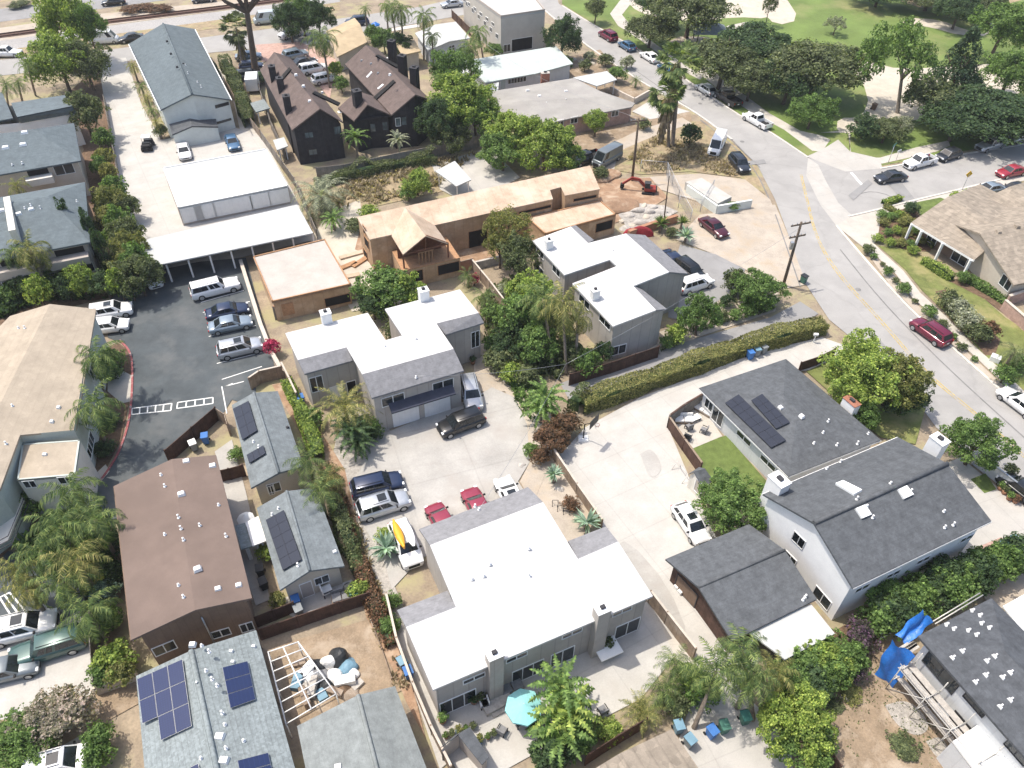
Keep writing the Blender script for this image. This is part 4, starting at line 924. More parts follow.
# ---- R4 house with scaffold
h=hip('scaffolded_house','dark roofed two storey house being rebuilt behind scaffolding in the corner','house',(1066,804),(918,636),(991.5,598),5.3,6.6,'black_shingle','blue_siding',ov=.5)
bb=min(range(4),key=lambda i:0)
for q in T6(864,590,(690,135),(740,165),(750,217),(800,245),(665,262),(718,290),(525,225),(573,252),(628,392),(565,435),(835,425),(785,455),(935,530),(885,560),(778,545),(712,590),(935,705),(870,748)):
    for i in range(4):
        p=h.on(i,*q); P=h.faces[i][2]
        from mathutils.geometry import intersect_point_line
        from mathutils import geometry
        if any(geometry.intersect_point_tri_2d(v2(p),v2(P[0]),v2(P[k]),v2(P[k+1])) for k in range(1,len(P)-1)):
            t_,u_=h.axes(i); mb=MB(); mb.obox(p,t_,u_,.42,.2,p.z-.1,p.z+.1,top=.6); mb.obox(p+Vector((.16,.1,0)),t_,u_,.2,.2,p.z-.1,p.z+.16,top=.5); mb.build('roof_vent',[M['vent_white']],h.o); break
R4=h
for e in range(4):
    p,t,n=h.wallpt(e,950,690)
    if n.x<-.3 and n.y<.7 and abs(p.z)<8 and 0<p.z<5: R4e=e
h.opening(R4e,941,672,2.8,1.6,frame='dark_trim'); h.opening(R4e,976,703,1.7,1.2,frame='dark_trim'); h.opening(R4e,1018,751,1.6,1.3,frame='dark_trim'); h.opening(R4e,924,688,2.4,1.8,frame='dark_trim',pane='dark_void'); h.opening(R4e,960,725,1.6,1.6,frame='dark_trim',pane='dark_void')
a=flat('side_porch','','',[(982,722),(953,741),(990,790),(1030,775)],3.0,'wrb','blue_siding'); annex(a,'side_porch',h)
canopy('side_canopy','white membrane covered roof deck behind the scaffolded house',[(1003,606),(1050,580),(1080,605),(1030,640)],3.2,'wrb',post='galv')
# ---- R5 brown shake house
h=House('shake_roof_house','tan house with pale brown shake roof and open front porch on the corner','house',
 [('roof','shake_roof',[(979.6,233,5.0),(1014,285,2.9),(1130,262,2.9),(1096,205,5.0)]),('roof','shake_roof',[(979.6,233,5.0),(1096,205,5.0),(1066,188,3.2),(948,222,3.2)])],
 [(979.6,233,5.0),(1014,285,2.9),(1130,262,2.9),(1096,205,5.0),(1066,188,3.2),(948,222,3.2)],'warm_wall',ov=.5)
h.opening(0,1012,288,1.8,1.5); h.pads(0,T6(864,160,(980,425),(860,460)),.7,m='shake_roof')
a=House('porch_wing','','',[('roof','shake_roof',[(911,222.5,2.8),(974,260,2.8),(983.5,252.5,3.2),(1004,232,4.4),(947.6,197,4.4)]),('roof','shake_roof',[(947.6,197,4.4),(1004,232,4.4),(1040,215,2.9),(980,184,2.9)])],
 [(925,222,2.6),(975,252,2.6),(1000,232,2.8),(1035,214,2.8),(978,187,2.8),(940,207,2.6)],'brown_wall',ov=.1); annex(a,'porch_wing',h)
a.opening(0,932,239,1.5,1.2); a.opening(0,960,257,2.2,1.9,'french_door'); posts(a,[(912,224),(922,230.5),(943,243),(971,259.5)],2.7,.13)
mb=MB(); mb.bar(G(911,223.5,2.65),G(974,261,2.65),.16,.25); mb.build('porch_beam',[M['trim_white']],a.o)
a=House('rear_wing','','',[('roof','shake_roof',[(982,199.5,3.0),(1010,186.5,4.6),(1080,214,4.6),(1040,232,3.0)]),('roof','shake_roof',[(1010,186.5,4.6),(1040,178,3.0),(1100,200,3.0),(1080,214,4.6)])],[(984,200,2.9),(1040,232,2.9),(1100,202,2.9),(1040,180,2.9)],'warm_wall',ov=.3); annex(a,'rear_wing',h)
# ---- sheds
def shed(label,eL,rF,eR,eL2,rB,eR2,ze,zr,roof,wall,door=None):
    s=gable('garden_shed',label,'shed',eL,eR,rF,eL2,eR2,rB,ze,zr,roof,wall,ov=.12,thick=.1)
    return s
s=shed('pale grey garden shed with dark roof at the corner of the back lawn',(688.5,474),(694,472),(704,490),(699,467),(705,468.5),(713,480),2.0,2.7,'slate_shingle','cream_wall'); s.opening(1,699,488,1.0,1.6,'door',pane='taupe_wall',mull=0)
s=shed('dark grey plastic garden shed in the corner of the foreground patio',(440,748),(458,735),(482,765),(455,735),(470,727),(489,757),2.0,2.6,'slate_shingle','taupe_wall')
h=gable3('shingled_annex','pale shingle roofed outbuilding at the bottom edge beside the recycling bins','outbuilding',(560,790),(672,729),(720,800),2.8,3.6,'shake_roof','taupe_wall')
canopy('patio_canopy','white sheet canopy between the brown roofed house and the solar cottage',T6(220,480,(162,272),(245,230),(297,388),(207,422)),2.3,'fabric_white')
canopy('patio_canopy','grey sheet canopy against the brown roofed house wall',T6(220,480,(93,292),(160,273),(204,422),(136,442)),2.2,'tile_grey')
c=canopy('tool_canopy','white shade roof on the vacant plot by the plywood house',T6(340,160,(610,70),(735,5),(840,125),(745,168)),2.6,'white_sheet')
# ================================================================ vehicles
PAINT={k:paint('paint_'+k,c,mt,.3) for k,(c,mt) in dict(white=((.78,.78,.77),0),silver=((.50,.52,.54),.5),black=((.012,.013,.015),.1),navy=((.018,.03,.07),.2),blue=((.06,.14,.25),.3),steel=((.26,.32,.37),.4),
  red=((.30,.02,.035),.1),crimson=((.26,.03,.055),.1),maroon=((.075,.012,.022),.2),wine=((.15,.012,.035),.2),green=((.045,.10,.09),.2),grey=((.16,.185,.20),.3),dark=((.03,.035,.045),.2),van=((.46,.52,.53),.1)).items()}
M['headlight']=mat('headlight',(.75,.77,.78),rough=.15,var=.05); M['taillight']=mat('taillight',(.35,.015,.015),rough=.25,var=.05); M['rim']=mat('rim',(.45,.46,.47),rough=.35,metal=.7,var=.1); M['plate']=mat('plate',(.7,.7,.68),var=.05)
SPEC={ # L,W,H,belt,ws_base,roof_f,roof_r,rear_base,hoodz,tailz,wheel r
 'sedan':(4.75,1.84,1.46,.93,.245,.085,-.19,-.37,.80,.92,.335),
 'hatch':(4.3,1.80,1.52,.95,.275,.115,-.34,-.475,.82,.95,.33),
 'suv':(4.75,1.92,1.72,1.05,.27,.125,-.40,-.475,.96,1.05,.37),
 'minivan':(5.1,1.98,1.78,1.05,.335,.165,-.43,-.49,.92,1.05,.35),
 'pickup':(5.75,1.98,1.86,1.14,.20,.10,-.10,-.125,1.05,1.1,.40),
 'campertruck':(5.6,1.96,1.88,1.12,.20,.10,-.45,-.49,1.05,1.1,.39),
 'van':(5.9,2.05,2.55,1.25,.42,.27,-.485,-.495,1.12,1.25,.36)}
def make_vehicle(kind):
    L,W,H_,belt,wb,rf,rr,rb,hz,tz,wr=SPEC[kind]; hw=W/2
    root=thing({'pickup':'pickup_truck','campertruck':'pickup_truck','van':'van','minivan':'minivan','suv':'parked_suv'}.get(kind,'parked_car'),None,None,(0,0,-500))
    O=Vector((0,0,-500))
    def P(x,y,z): return O+Vector((x*L,y,z))
    mb=MB()
    if kind=='pickup': xs=[(.5,.62,.80),(.485,.78,.88),(.44,hz-.04,.95),(.30,hz+.03,.985),(wb,belt,1),(rf-.02,belt,1),(-.10,belt,1),(-.135,belt,1)]
    else: xs=[(.5,.58,.78),(.488,hz-.14,.87),(.45,hz-.04,.94),((.5+wb)/2-.01,hz+.04,.985),(wb,belt,1),(0,belt+.01,1),(rr,belt,1),(rb,tz,.98),(-.47,tz-.03,.95),(-.493,tz-.16,.90),(-.5,.5,.86)]
    xs.sort(key=lambda a:-a[0])
    rings=[]
    for x,zt,k in xs:
        w_=hw*k; zb=.24 if abs(x)<.46 else .32
        rings.append([P(x,-w_*.9,zb),P(x,-w_,zb+.18),P(x,-w_*1.0,zt-.16),P(x,-w_*.93,zt-.02),P(x,-w_*.55,zt+.03),P(x,w_*.55,zt+.03),P(x,w_*.93,zt-.02),P(x,w_*1.0,zt-.16),P(x,w_,zb+.18),P(x,w_*.9,zb)])
    V=[p for r in rings for p in r]; n=10; Fs=[]
    for i in range(len(rings)-1):
        for k in range(n): Fs.append([i*n+k,i*n+(k+1)%n,(i+1)*n+(k+1)%n,(i+1)*n+k])
    mb.mesh(V,Fs,0,True); mb.poly(rings[0][::-1]); mb.poly(rings[-1])
    # greenhouse shell
    cb=.90; ct=.74 if kind!='van' else .84
    zr=H_
    b=[P(wb,-hw*cb,belt-.02),P(wb,hw*cb,belt-.02),P(rb,hw*cb,tz-.02),P(rb,-hw*cb,tz-.02)]
    t=[P(rf,-hw*ct,zr-.05),P(rf,hw*ct,zr-.05),P(rr,hw*ct,zr-.06),P(rr,-hw*ct,zr-.06)]
    mb.mesh(b+t,[[0,1,5,4],[1,2,6,5],[2,3,7,6],[3,0,4,7]])
    ru=[P(rf-.012,-hw*ct*.86,zr),P(rf-.012,hw*ct*.86,zr),P(rr+.012,hw*ct*.86,zr-.015),P(rr+.012,-hw*ct*.86,zr-.015)]
    mb.mesh(t+ru,[[0,1,5,4],[1,2,6,5],[2,3,7,6],[3,0,4,7],[4,5,6,7]],0,True)
    if kind=='pickup':
        for s in (-1,1): mb.box(O.x-.5*L,O.x-.135*L,O.y+s*hw*.94-.06,O.y+s*hw*.94+.06,O.z+.35,O.z+1.12)
        mb.box(O.x-.5*L,O.x-.487*L,O.y-hw*.87,O.y+hw*.87,O.z+.4,O.z+1.12)
    body=mb.build('body',[PAINT['white']],root)
    if kind=='pickup':
        mb=MB(); mb.box(O.x-.486*L,O.x-.137*L,O.y-hw*.87,O.y+hw*.87,O.z+.5,O.z+.66); mb.build('truck_bed',[M['rubber']],root)
    def pane(name,q,lift,u0,u1,v0,v1):
        a,b_,c,d=q
        f=lambda u,v: a.lerp(b_,u).lerp(d.lerp(c,u),v)
        pts=[f(u0,v0),f(u1,v0),f(u1,v1),f(u0,v1)]; nn=(pts[1]-pts[0]).cross(pts[3]-pts[0]).normalized()
        cen=O+Vector(((wb+rb)/2*L,0,1)); 
        if nn.dot(pts[0]-cen)<0: nn=-nn
        pts=[p+nn*lift for p in pts]
        m_=MB(); m_.poly(pts); m_.build(name,[M['car_glass']],root)
    pane('windscreen',[b[0],b[1],t[1],t[0]],.012,.06,.94,.06,.93)
    if kind!='van': pane('rear_window',[b[2],b[3],t[3],t[2]],.012,.09,.91,.15,.88)
    for s,(i,j) in ((0,(0,3)),(1,(1,2))):
        q=[b[i],b[j],t[j],t[i]]
        if kind in('pickup',): sp=[(.16,.52),(.56,.93)]
        elif kind=='van': sp=[(.10,.26)]
        elif kind=='sedan': sp=[(.16,.47),(.50,.80)]
        elif kind=='campertruck': sp=[(.12,.27),(.29,.42),(.48,.95)]
        else: sp=[(.13,.40),(.43,.68),(.71,.93)]
        for u0,u1 in sp: pane('side_window',q,.012,u0,u1,.14,.88)
    fx=.335 if kind!='van' else .33; rx=-.31 if kind!='pickup' else -.31
    for x in (fx,rx):
        for s in (-1,1):
            m_=MB(); c=P(x,s*(hw-.10),wr); k=16
            for a_,rad,mi in ((s*-.12,wr,0),(s*.115,wr,0)): pass
            ring=[[c+Vector((math.cos(2*math.pi*i/k)*r_,y,math.sin(2*math.pi*i/k)*r_)) for i in range(k)] for r_,y in ((wr*.93,-.12),(wr,-.09),(wr,.09),(wr*.95,.118))]
            vv=[p for r_ in ring for p in r_]
            m_.mesh(vv,[[a*k+i,a*k+(i+1)%k,(a+1)*k+(i+1)%k,(a+1)*k+i] for a in range(3) for i in range(k)],0,True); m_.poly(ring[0][::-1]); m_.poly(ring[-1])
            wo_=m_.build('wheel',[M['rubber']],root)
            m_=MB(); y=.124*s; 
            pts=[c+Vector((math.cos(2*math.pi*i/k)*wr*.64,y,math.sin(2*math.pi*i/k)*wr*.64)) for i in range(k)]; hub=c+Vector((0,y+s*.012,0))
            for i in range(k): m_.poly([pts[i],pts[(i+1)%k],hub],0,True)
            m_.build('rim',[M['rim']],wo_)
    for s in (-1,1):
        m_=MB(); z=hz-.2 if kind!='van' else .85
        m_.obox(P(.478,s*hw*.70,0),(1,0),(0,1),.18,.30,O.z+z,O.z+z+.14); m_.build('headlight',[M['headlight']],root)
        m_=MB(); m_.obox(P(-.488,s*hw*.78,0),(1,0),(0,1),.14,.18,O.z+tz-.36,O.z+tz-.10); m_.build('tail_light',[M['taillight']],root)
        m_=MB(); m_.obox(P(wb-.05,s*(hw*.94+.10),0),(1,0),(0,1),.12,.2,O.z+belt-.03,O.z+belt+.11); m_.build('mirror',[M['rubber']],root)
    m_=MB(); m_.obox(P(.496,0,0),(1,0),(0,1),.06,hw*1.0,O.z+.42,O.z+hz-.22); m_.build('grille',[M['rubber']],root)
    m_=MB(); m_.obox(P(-.50,0,0),(1,0),(0,1),.04,.32,O.z+.62,O.z+.77); m_.build('number_plate',[M['plate']],root)
    if kind in('suv','campertruck','minivan'):
        for s in (-1,1):
            m_=MB(); m_.tube([P(rf-.03,s*hw*ct*.80,zr+.05),P(rr+.04,s*hw*ct*.80,zr+.05)],.022,6); 
            for x in (rf-.03,rr+.04): m_.tube([P(x,s*hw*ct*.8,zr-.05),P(x,s*hw*ct*.8,zr+.05)],.02,5)
            m_.build('roof_rail',[M['rubber']],root)
    return root
PROTO={k:make_vehicle(k) for k in SPEC}
index_children()
USED=set()
GRP={'sedan':'parked cars','hatch':'parked cars','suv':'parked sport utility cars','minivan':'minivans','pickup':'parked pickup trucks','campertruck':'parked pickup trucks','van':'panel vans'}
CATV={'sedan':'car','hatch':'car','suv':'car','minivan':'minivan','pickup':'pickup truck','campertruck':'pickup truck','van':'van'}
def vehicle(kind,col,cx,cy,dx,dy,label,scale=1.0,z0=.06,sun=False):
    pr=PROTO[kind]; o=pr if kind not in USED else copy_tree(pr); USED.add(kind)
    a=G(cx-dx/2,cy-dy/2,.7); b=G(cx+dx/2,cy+dy/2,.7); c=G(cx,cy,.8)
    o.location=(c.x,c.y,z0); o.rotation_euler=(0,0,math.atan2(b.y-a.y,b.x-a.x))
    if scale!=1: o.scale=(scale,)*3
    tag(o,label,CATV[kind],GRP[kind])
    kids=[k for k in bpy.data.objects if k.parent==o] if o is pr else o.children
    for k in bpy.data.objects:
        if k.parent==o and k.name.startswith('body'):
            k.material_slots[0].link='OBJECT'; k.material_slots[0].material=PAINT[col]
    if sun:
        L,W,H_,belt,wb,rf,rr,rb,hz,tz,wr=SPEC[kind]; bpy.context.view_layer.update()
        mb=MB(); m4=wm(o); 
        mb.mesh([m4@Vector((x*L,y*W/2,H_+.018)) for x,y in ((rf-.05,-.42),(rf-.05,.42),(rf-.21,.42),(rf-.21,-.42))],[[0,1,2,3]]); mb.build('sunroof',[M['car_glass']],o)
    return o
V=vehicle
# asphalt car park
V('campertruck','white',215,287.5,44,-11,'white pickup with camper shell, topmost in the asphalt car park')
V('sedan','navy',227,310,44,-9,'dark navy sedan in the car park beside a pale blue sedan')
V('sedan','steel',230,323,44,-9,'pale steel blue sedan parked close to the navy one')
V('suv','silver',239.5,347,44,-10,'silver car with open dark sunroof in the car park',sun=True)
V('suv','white',110,310.5,34,-6,'white car nosing out beside the beige roof, upper of two',sun=True)
V('hatch','white',108,325,34,-4,'white hatchback nosing out beside the beige roof, lower of two')
V('hatch','white',152,276,5,12,'white car half hidden under the left end of the carport')
# court
V('suv','silver',471,392,6,24,'silver car parked beside the garage doors of the middle duplex')
V('suv','black',461,422,-38,14,'black car parked across the court in front of the silver one')
V('suv','navy',377,484.5,45,-11,'dark blue-black car beside the palm trees in the court')
V('suv','silver',383,504,45,-14,'silver grey car with sunroof parked next to the dark one',sun=True)
V('hatch','crimson',442,521,-9,-16,'pinkish red hatchback tucked against the foreground duplex roof')
V('sedan','crimson',478,507,-8,-16,'red sedan with dark rear window behind the foreground duplex')
V('sedan','white',511,496,-8,-16,'white car with black glass roof behind the foreground duplex',sun=True)
KAY=V('suv','white',405.5,543,10,25,'white car carrying a board and an orange kayak on its roof')
V('hatch','white',691,522,15,22,'white car with sunroof on the big pale driveway',sun=True)
V('sedan','navy',674,260,12,12,'dark blue car behind the far duplex roof')
V('suv','black',690,270,14,11,'black car between the far duplex and a white car')
V('suv','white',695,283,22,-7,'white car in the yard of the far duplex')
V('sedan','maroon',714,226,18,14,'dark maroon car on the pale dirt by the cactus bed')
V('suv','dark',739.5,163,9,11,'black car parked on the dirt at the kerb near the white van')
V('van','white',717,145,-7,14,'white panel van parked on the dry grass by the street',.92)
V('van','grey',607,158,-22,12,'dark grey high roofed van beside the plywood house')
V('pickup','black',586,157.5,-20,7,'black pickup with loaded bed next to the grey van',.95)
# street
V('suv','wine',608,35,-24,-14,'wine red car, first in the row parked along the park')
V('hatch','blue',627,45,-24,-15,'dark blue car in the park row behind the wine red one')
V('sedan','white',650,56,-24,-15,'white sedan in the park row before the tall fan palms')
V('hatch','blue',667,68,-24,-16,'blue car mostly hidden behind the tall fan palm')
V('hatch','silver',706,88.5,-24,-15,'silver white hatchback parked before the black pickup')
V('pickup','black',727.5,97.5,-24,-15,'big black pickup parked at the kerb beside the park',1.03)
V('pickup','white',757,119.5,-22,-12,'white pickup parked last in the park row near the corner')
V('sedan','dark',891,176,-30,4,'black sedan driving in the side street by the corner')
V('pickup','white',920,161,-30,8,'white pickup parked in the side street by the corner sign')
V('hatch','dark',949,154,-30,9,'dark grey hatchback parked behind the white pickup')
V('pickup','silver',991,144,-30,9,'silver pickup parked beneath the big dark tree')
V('suv','silver',1021,136,-30,9,'pale silver car at the right edge beneath the big tree')
V('sedan','red',1012,170.5,-30,6,'bright red sedan in the side street at the right edge')
V('sedan','steel',990,188,-30,5,'grey blue car in the driveway of the shake roofed house')
V('sedan','black',1015,188,-30,5,'black car beside the grey blue one in the driveway')
V('suv','wine',931,331,-31,-22,'wine red car parked along the planted strip of the main street')
V('sedan','white',1021,402,-28,-21,'white car on the main street at the right edge')
V('hatch','black',1022,489,-26,-20,'black car parked behind the pale grey street fence')
# bottom left
V('suv','white',22,627,45,-11,'white car with roof rails and sunroof at the left edge',1.05,sun=True)
V('campertruck','green',47,647,-45,14,'dull green truck parked below the white car at the left edge',.95)
V('sedan','grey',4,669,45,-11,'grey car cut off by the left edge')
V('suv','white',58,764,50,-14,'white car at the bottom left corner below the flowering bush',sun=True)
# left lane and frontage
V('sedan','white',183.5,150,4,14,'white car parked by the small porch of the blue-grey house')
V('sedan','blue',232,141,5,13,'blue car parked at the corner of the blue-grey house')
V('pickup','white',6,52,34,0,'white pickup on the back street at the left edge')
V('van','white',104,39,30,-2,'white box van on the back street behind the leafy trees',.9)
V('sedan','black',131,37,-24,4,'black car on the back street beside the white box van')
V('van','van',267,19,-30,3,'pale grey high roofed van on the back street',1.0)
V('suv','white',290,33,-20,6,'white car half hidden by the dark trees on the back street')
V('suv','navy',357,21,-24,2,'dark blue car parked behind the tan roofed bungalow')
V('sedan','silver',452,3,-26,3,'silver car at the top edge beside the beige block')
V('sedan','black',113,1,-30,3,'black car on the far frontage road, left of two')
V('sedan','dark',203,-2,-30,3,'dark car on the far frontage road, right of two')
V('sedan','steel',248,55,22,-2,'grey blue car in the alley behind the blue-grey house, farthest')
V('hatch','navy',251,65,22,-2,'navy car in the alley behind the blue-grey house, middle one')
V('suv','dark',249,75,22,-2,'dark car in the alley behind the blue-grey house, nearest')
V('suv','steel',295,54,24,-5,'grey blue car between the rows of black townhouses, farthest')
V('sedan','dark',304,61,24,-5,'black car between the rows of black townhouses')
V('minivan','white',313,68,24,-5,'white minivan between the rows of black townhouses')
V('suv','white',325,78,24,-5,'white car nearest the middle gable of the black townhouses')
# ---- kayak and board on the white car
def roofgear():
    m4=wm(KAY)
    def pt(x,y,z): return m4@Vector((x,y,z))
    mb=MB(); n=12; k=[]
    for i in range(n+1):
        u=i/n; x=-1.7+3.0*u; w_=.36*math.sin(math.pi*min(max(u,.03),.97))**.6
        k.append([pt(x,-.42+math.cos(a)*w_,2.02+math.sin(a)*.2) for a in [2*math.pi*j/8 for j in range(8)]])
    mb.mesh([p for r in k for p in r],[[i*8+j,i*8+(j+1)%8,(i+1)*8+(j+1)%8,(i+1)*8+j] for i in range(n) for j in range(8)],0,True); mb.poly(k[0][::-1]); mb.poly(k[-1])
    o=recenter(mb.build('kayak',[M['orange']])); tag(o,'orange kayak lying on the roof of the white car in the court','kayak')
    mb=MB(); V_=[]; 
    for i in range(n+1):
        u=i/n; x=-1.6+3.0*u; w_=.36*math.sin(math.pi*min(max(u,.02),.98))**.5
        V_.append((pt(x,.38-w_,1.9),pt(x,.38+w_,1.9),pt(x,.38-w_,2.0),pt(x,.38+w_,2.0)))
    for i in range(n):
        a,b=V_[i],V_[i+1]; mb.poly([a[2],a[3],b[3],b[2]]); mb.poly([a[1],a[0],b[0],b[1]]); mb.poly([a[0],a[2],b[2],b[0]]); mb.poly([a[3],a[1],b[1],b[3]])
    o=recenter(mb.build('paddle_board',[M['plastic_white']])); tag(o,'white board lying beside the orange kayak on the car roof','board')
roofgear()
# ---- golf cart on the lane
def cart():
    c=G(147,144,.8); o=thing('golf_cart','black utility cart with pale roof on the concrete lane','cart',(c.x,c.y,.06),rz=R(100)); m4=wm(o)
    def B(n_,m_,x0,x1,y0,y1,z0,z1):
        mb=MB(); P=[m4@Vector((x,y,z)) for z in (z0,z1) for x,y in ((x0,y0),(x1,y0),(x1,y1),(x0,y1))]; mb.mesh(P,[[3,2,1,0],[4,5,6,7],[0,1,5,4],[1,2,6,5],[2,3,7,6],[3,0,4,7]]); return mb.build(n_,[M[m_]],o,bevel=.05)
    B('body','rubber',-1.3,1.5,-.65,.65,.3,.75); B('seat','bin_black',-.5,.1,-.6,.6,.75,1.15); B('hood','bin_black',.8,1.5,-.6,.6,.75,1.0); B('roof','plastic_white',-.2,1.0,-.62,.62,1.75,1.82); B('cargo_box','rubber',-1.3,-.6,-.62,.62,.75,1.05)
    for x in (-.15,.95):
        for y in (-.55,.55): B('post','rubber',x-.03,x+.03,y-.03,y+.03,.7,1.76)
    for x in (-.85,1.0):
        for y in (-.68,.68):
            mb=MB(); p=m4@Vector((x,y,.3)); a=m4.to_3x3()@Vector((0,1,0)); mb.tube([p-a*.1,p+a*.1],.3,14); mb.build('wheel',[M['rubber']],o)
cart()
# ================================================================ plants
LM={}
for k,a,b in (('green',(0.082,0.147,0.035),(0.162,0.248,0.061)),('bright',(0.140,0.212,0.035),(0.292,0.356,0.065)),('dark',(0.042,0.080,0.034),(0.069,0.112,0.039)),('olive',(0.078,0.104,0.043),(0.155,0.177,0.076)),
   ('grey',(0.184,0.205,0.147),(0.324,0.335,0.238)),('yellow',(.13,.15,.04),(.25,.24,.075)),('red',(.11,.07,.04),(.20,.105,.06)),('purple',(.07,.07,.05),(.16,.085,.15)),('palm',(0.076,0.126,0.039),(0.184,0.227,0.069)),('palm_yellow',(.14,.16,.045),(.30,.27,.09)),
   ('dead',(.22,.17,.11),(.34,.275,.19)),('blue_grey',(0.184,0.270,0.227),(0.367,0.475,0.400)),('hedge',(.15,.165,.05),(.26,.24,.085)),('magenta',(.30,.03,.09),(.5,.06,.16)),('flower',(.19,.18,.12),(.40,.32,.29)),('conifer',(0.042,0.080,0.040),(0.065,0.104,0.043))): LM[k]=leafmat('leaf_'+k,a,b)
PK=thing('x',None,None,(0,0,0)); bpy.data.objects.remove(PK)
def rdir(rg):
    z=rg.uniform(-1,1); a=rg.uniform(0,2*math.pi); r=math.sqrt(1-z*z); return Vector((r*math.cos(a),r*math.sin(a),z))
def crown_mesh(name,seed,n,leaf,nl,core=.45,lo=.28,hi=.5,squash=1.0,gap=.0,shape='round'):
    """unit crown: leaf-sized faces spread through lobes of uneven size"""
    rg=random.Random(seed); lobes=[]
    for i in range(nl):
        d=rdir(rg); d.z=abs(d.z)*1.0-.35 if shape!='column' else d.z
        r=rg.uniform(lo,hi); q=d*(1-r)*rg.uniform(.75,1.06)
        if shape=='column': q=Vector((q.x*.5,q.y*.5,rg.uniform(-.85,.85))); r*=.75-.35*max(q.z,0)
        if shape=='cone': z=rg.uniform(-.9,.95); w_=(1-(z+.9)/1.9)*.75; a=rg.uniform(0,6.28); q=Vector((math.cos(a)*w_,math.sin(a)*w_,z)); r=.16+.22*(1-(z+.9)/1.9)
        if shape=='flat': q.z*=.45
        lobes.append((q,r))
    if shape in('round','flat'):
        for i in range(nl):
            d=rdir(rg); d.z=abs(d.z)*.9-.1; q=d*rg.uniform(.82,1.02)
            if shape=='flat': q.z*=.55
            lobes.append((q,rg.uniform(.08,.17)))
    from mathutils import noise as _nz
    sh=Vector((seed*3.1,seed*1.7,0))
    tot=sum(r*r for _,r in lobes); V_=[];F_=[]
    for q,r in lobes:
        k=int(n*r*r/tot)
        sub=[rdir(rg) for _ in range(7)]
        for _ in range(k):
            d=rdir(rg)
            if rg.random()<.6: d=(d+rg.choice(sub)*1.3).normalized()
            if d.z<-.55 and rg.random()<.7: d.z=-d.z
            rad=r*(rg.uniform(.72,1.0) if rg.random()<.78 else rg.uniform(.3,1.18))
            p=q+Vector((d.x*rad,d.y*rad,d.z*rad*squash))
            if _nz.noise(p*3.2+sh)<-.12 and rg.random()<.85: continue
            p=p*(1+.16*_nz.noise(p*2.1-sh))
            nn=(d+rdir(rg)*.95+Vector((0,0,.35))).normalized(); a=nn.cross(rdir(rg))
            if a.length<.05: continue
            a.normalize(); b=nn.cross(a); s=leaf*rg.uniform(.55,1.35); s2=s*rg.uniform(.5,.9)
            i=len(V_); V_+=[p-a*s,p+b*s2+nn*s*.15,p+a*s,p-b*s2+nn*s*.1]; F_.append((i,i+1,i+2,i+3))
    me=bpy.data.meshes.new(name); me.from_pydata([tuple(v) for v in V_],[],F_); me.materials.append(LM['green']); me.update(); return me
CM={}
for s in range(4): CM['tree',s]=crown_mesh('crown',10+s,25000,.029,34,lo=.16,hi=.4)
for s in range(3): CM['mid',s]=crown_mesh('crown',30+s,11000,.042,24,lo=.18,hi=.46)
for s in range(3): CM['bush',s]=crown_mesh('crown',50+s,4600,.066,16,lo=.32,hi=.55)
for s in range(2): CM['small',s]=crown_mesh('crown',60+s,800,.125,10,lo=.4,hi=.6)
for s in range(2): CM['airy',s]=crown_mesh('crown',70+s,12000,.03,60,lo=.09,hi=.22)
for s in range(2): CM['column',s]=crown_mesh('crown',80+s,9000,.04,30,lo=.3,hi=.45,shape='column')
for s in range(2): CM['flat',s]=crown_mesh('crown',90+s,26000,.029,42,lo=.15,hi=.36,shape='flat')
for s in range(2): CM['cone',s]=crown_mesh('crown',95+s,14000,.034,60,shape='cone')
rp=random.Random(5); VS={'flat':1.3,'tree':1.12}
def trunk_mb(base,top,r,rg,limbs=4,spread=.0):
    mb=MB(); base,top=Vector(base),Vector(top); mid=base.lerp(top,.55)+Vector((rg.uniform(-.3,.3),rg.uniform(-.3,.3),0))*min(1,(top-base).length/6)
    fork=base.lerp(mid,.9)
    mb.tube([base-Vector((0,0,.15)),base+Vector((0,0,.25)),fork,mid,top],[r*1.5,r*1.05,r*.8,r*.7,r*.25],8)
    for k in range(limbs):
        a=2*math.pi*k/limbs+rg.uniform(-.4,.4); ln=spread*rg.uniform(.6,.95)
        e=fork+Vector((math.cos(a)*ln,math.sin(a)*ln,(top.z-fork.z)*rg.uniform(.5,1.0))); m_=fork.lerp(e,.45)+Vector((0,0,.15*ln))
        mb.tube([fork,m_,e],[r*.6,r*.42,r*.14],6)
        for _ in range(2):
            e2=e+Vector((rg.uniform(-.4,.4)*ln,rg.uniform(-.4,.4)*ln,rg.uniform(.1,.4)*ln)); mb.tube([m_.lerp(e,.5),e2],[r*.28,r*.08],5)
    return mb
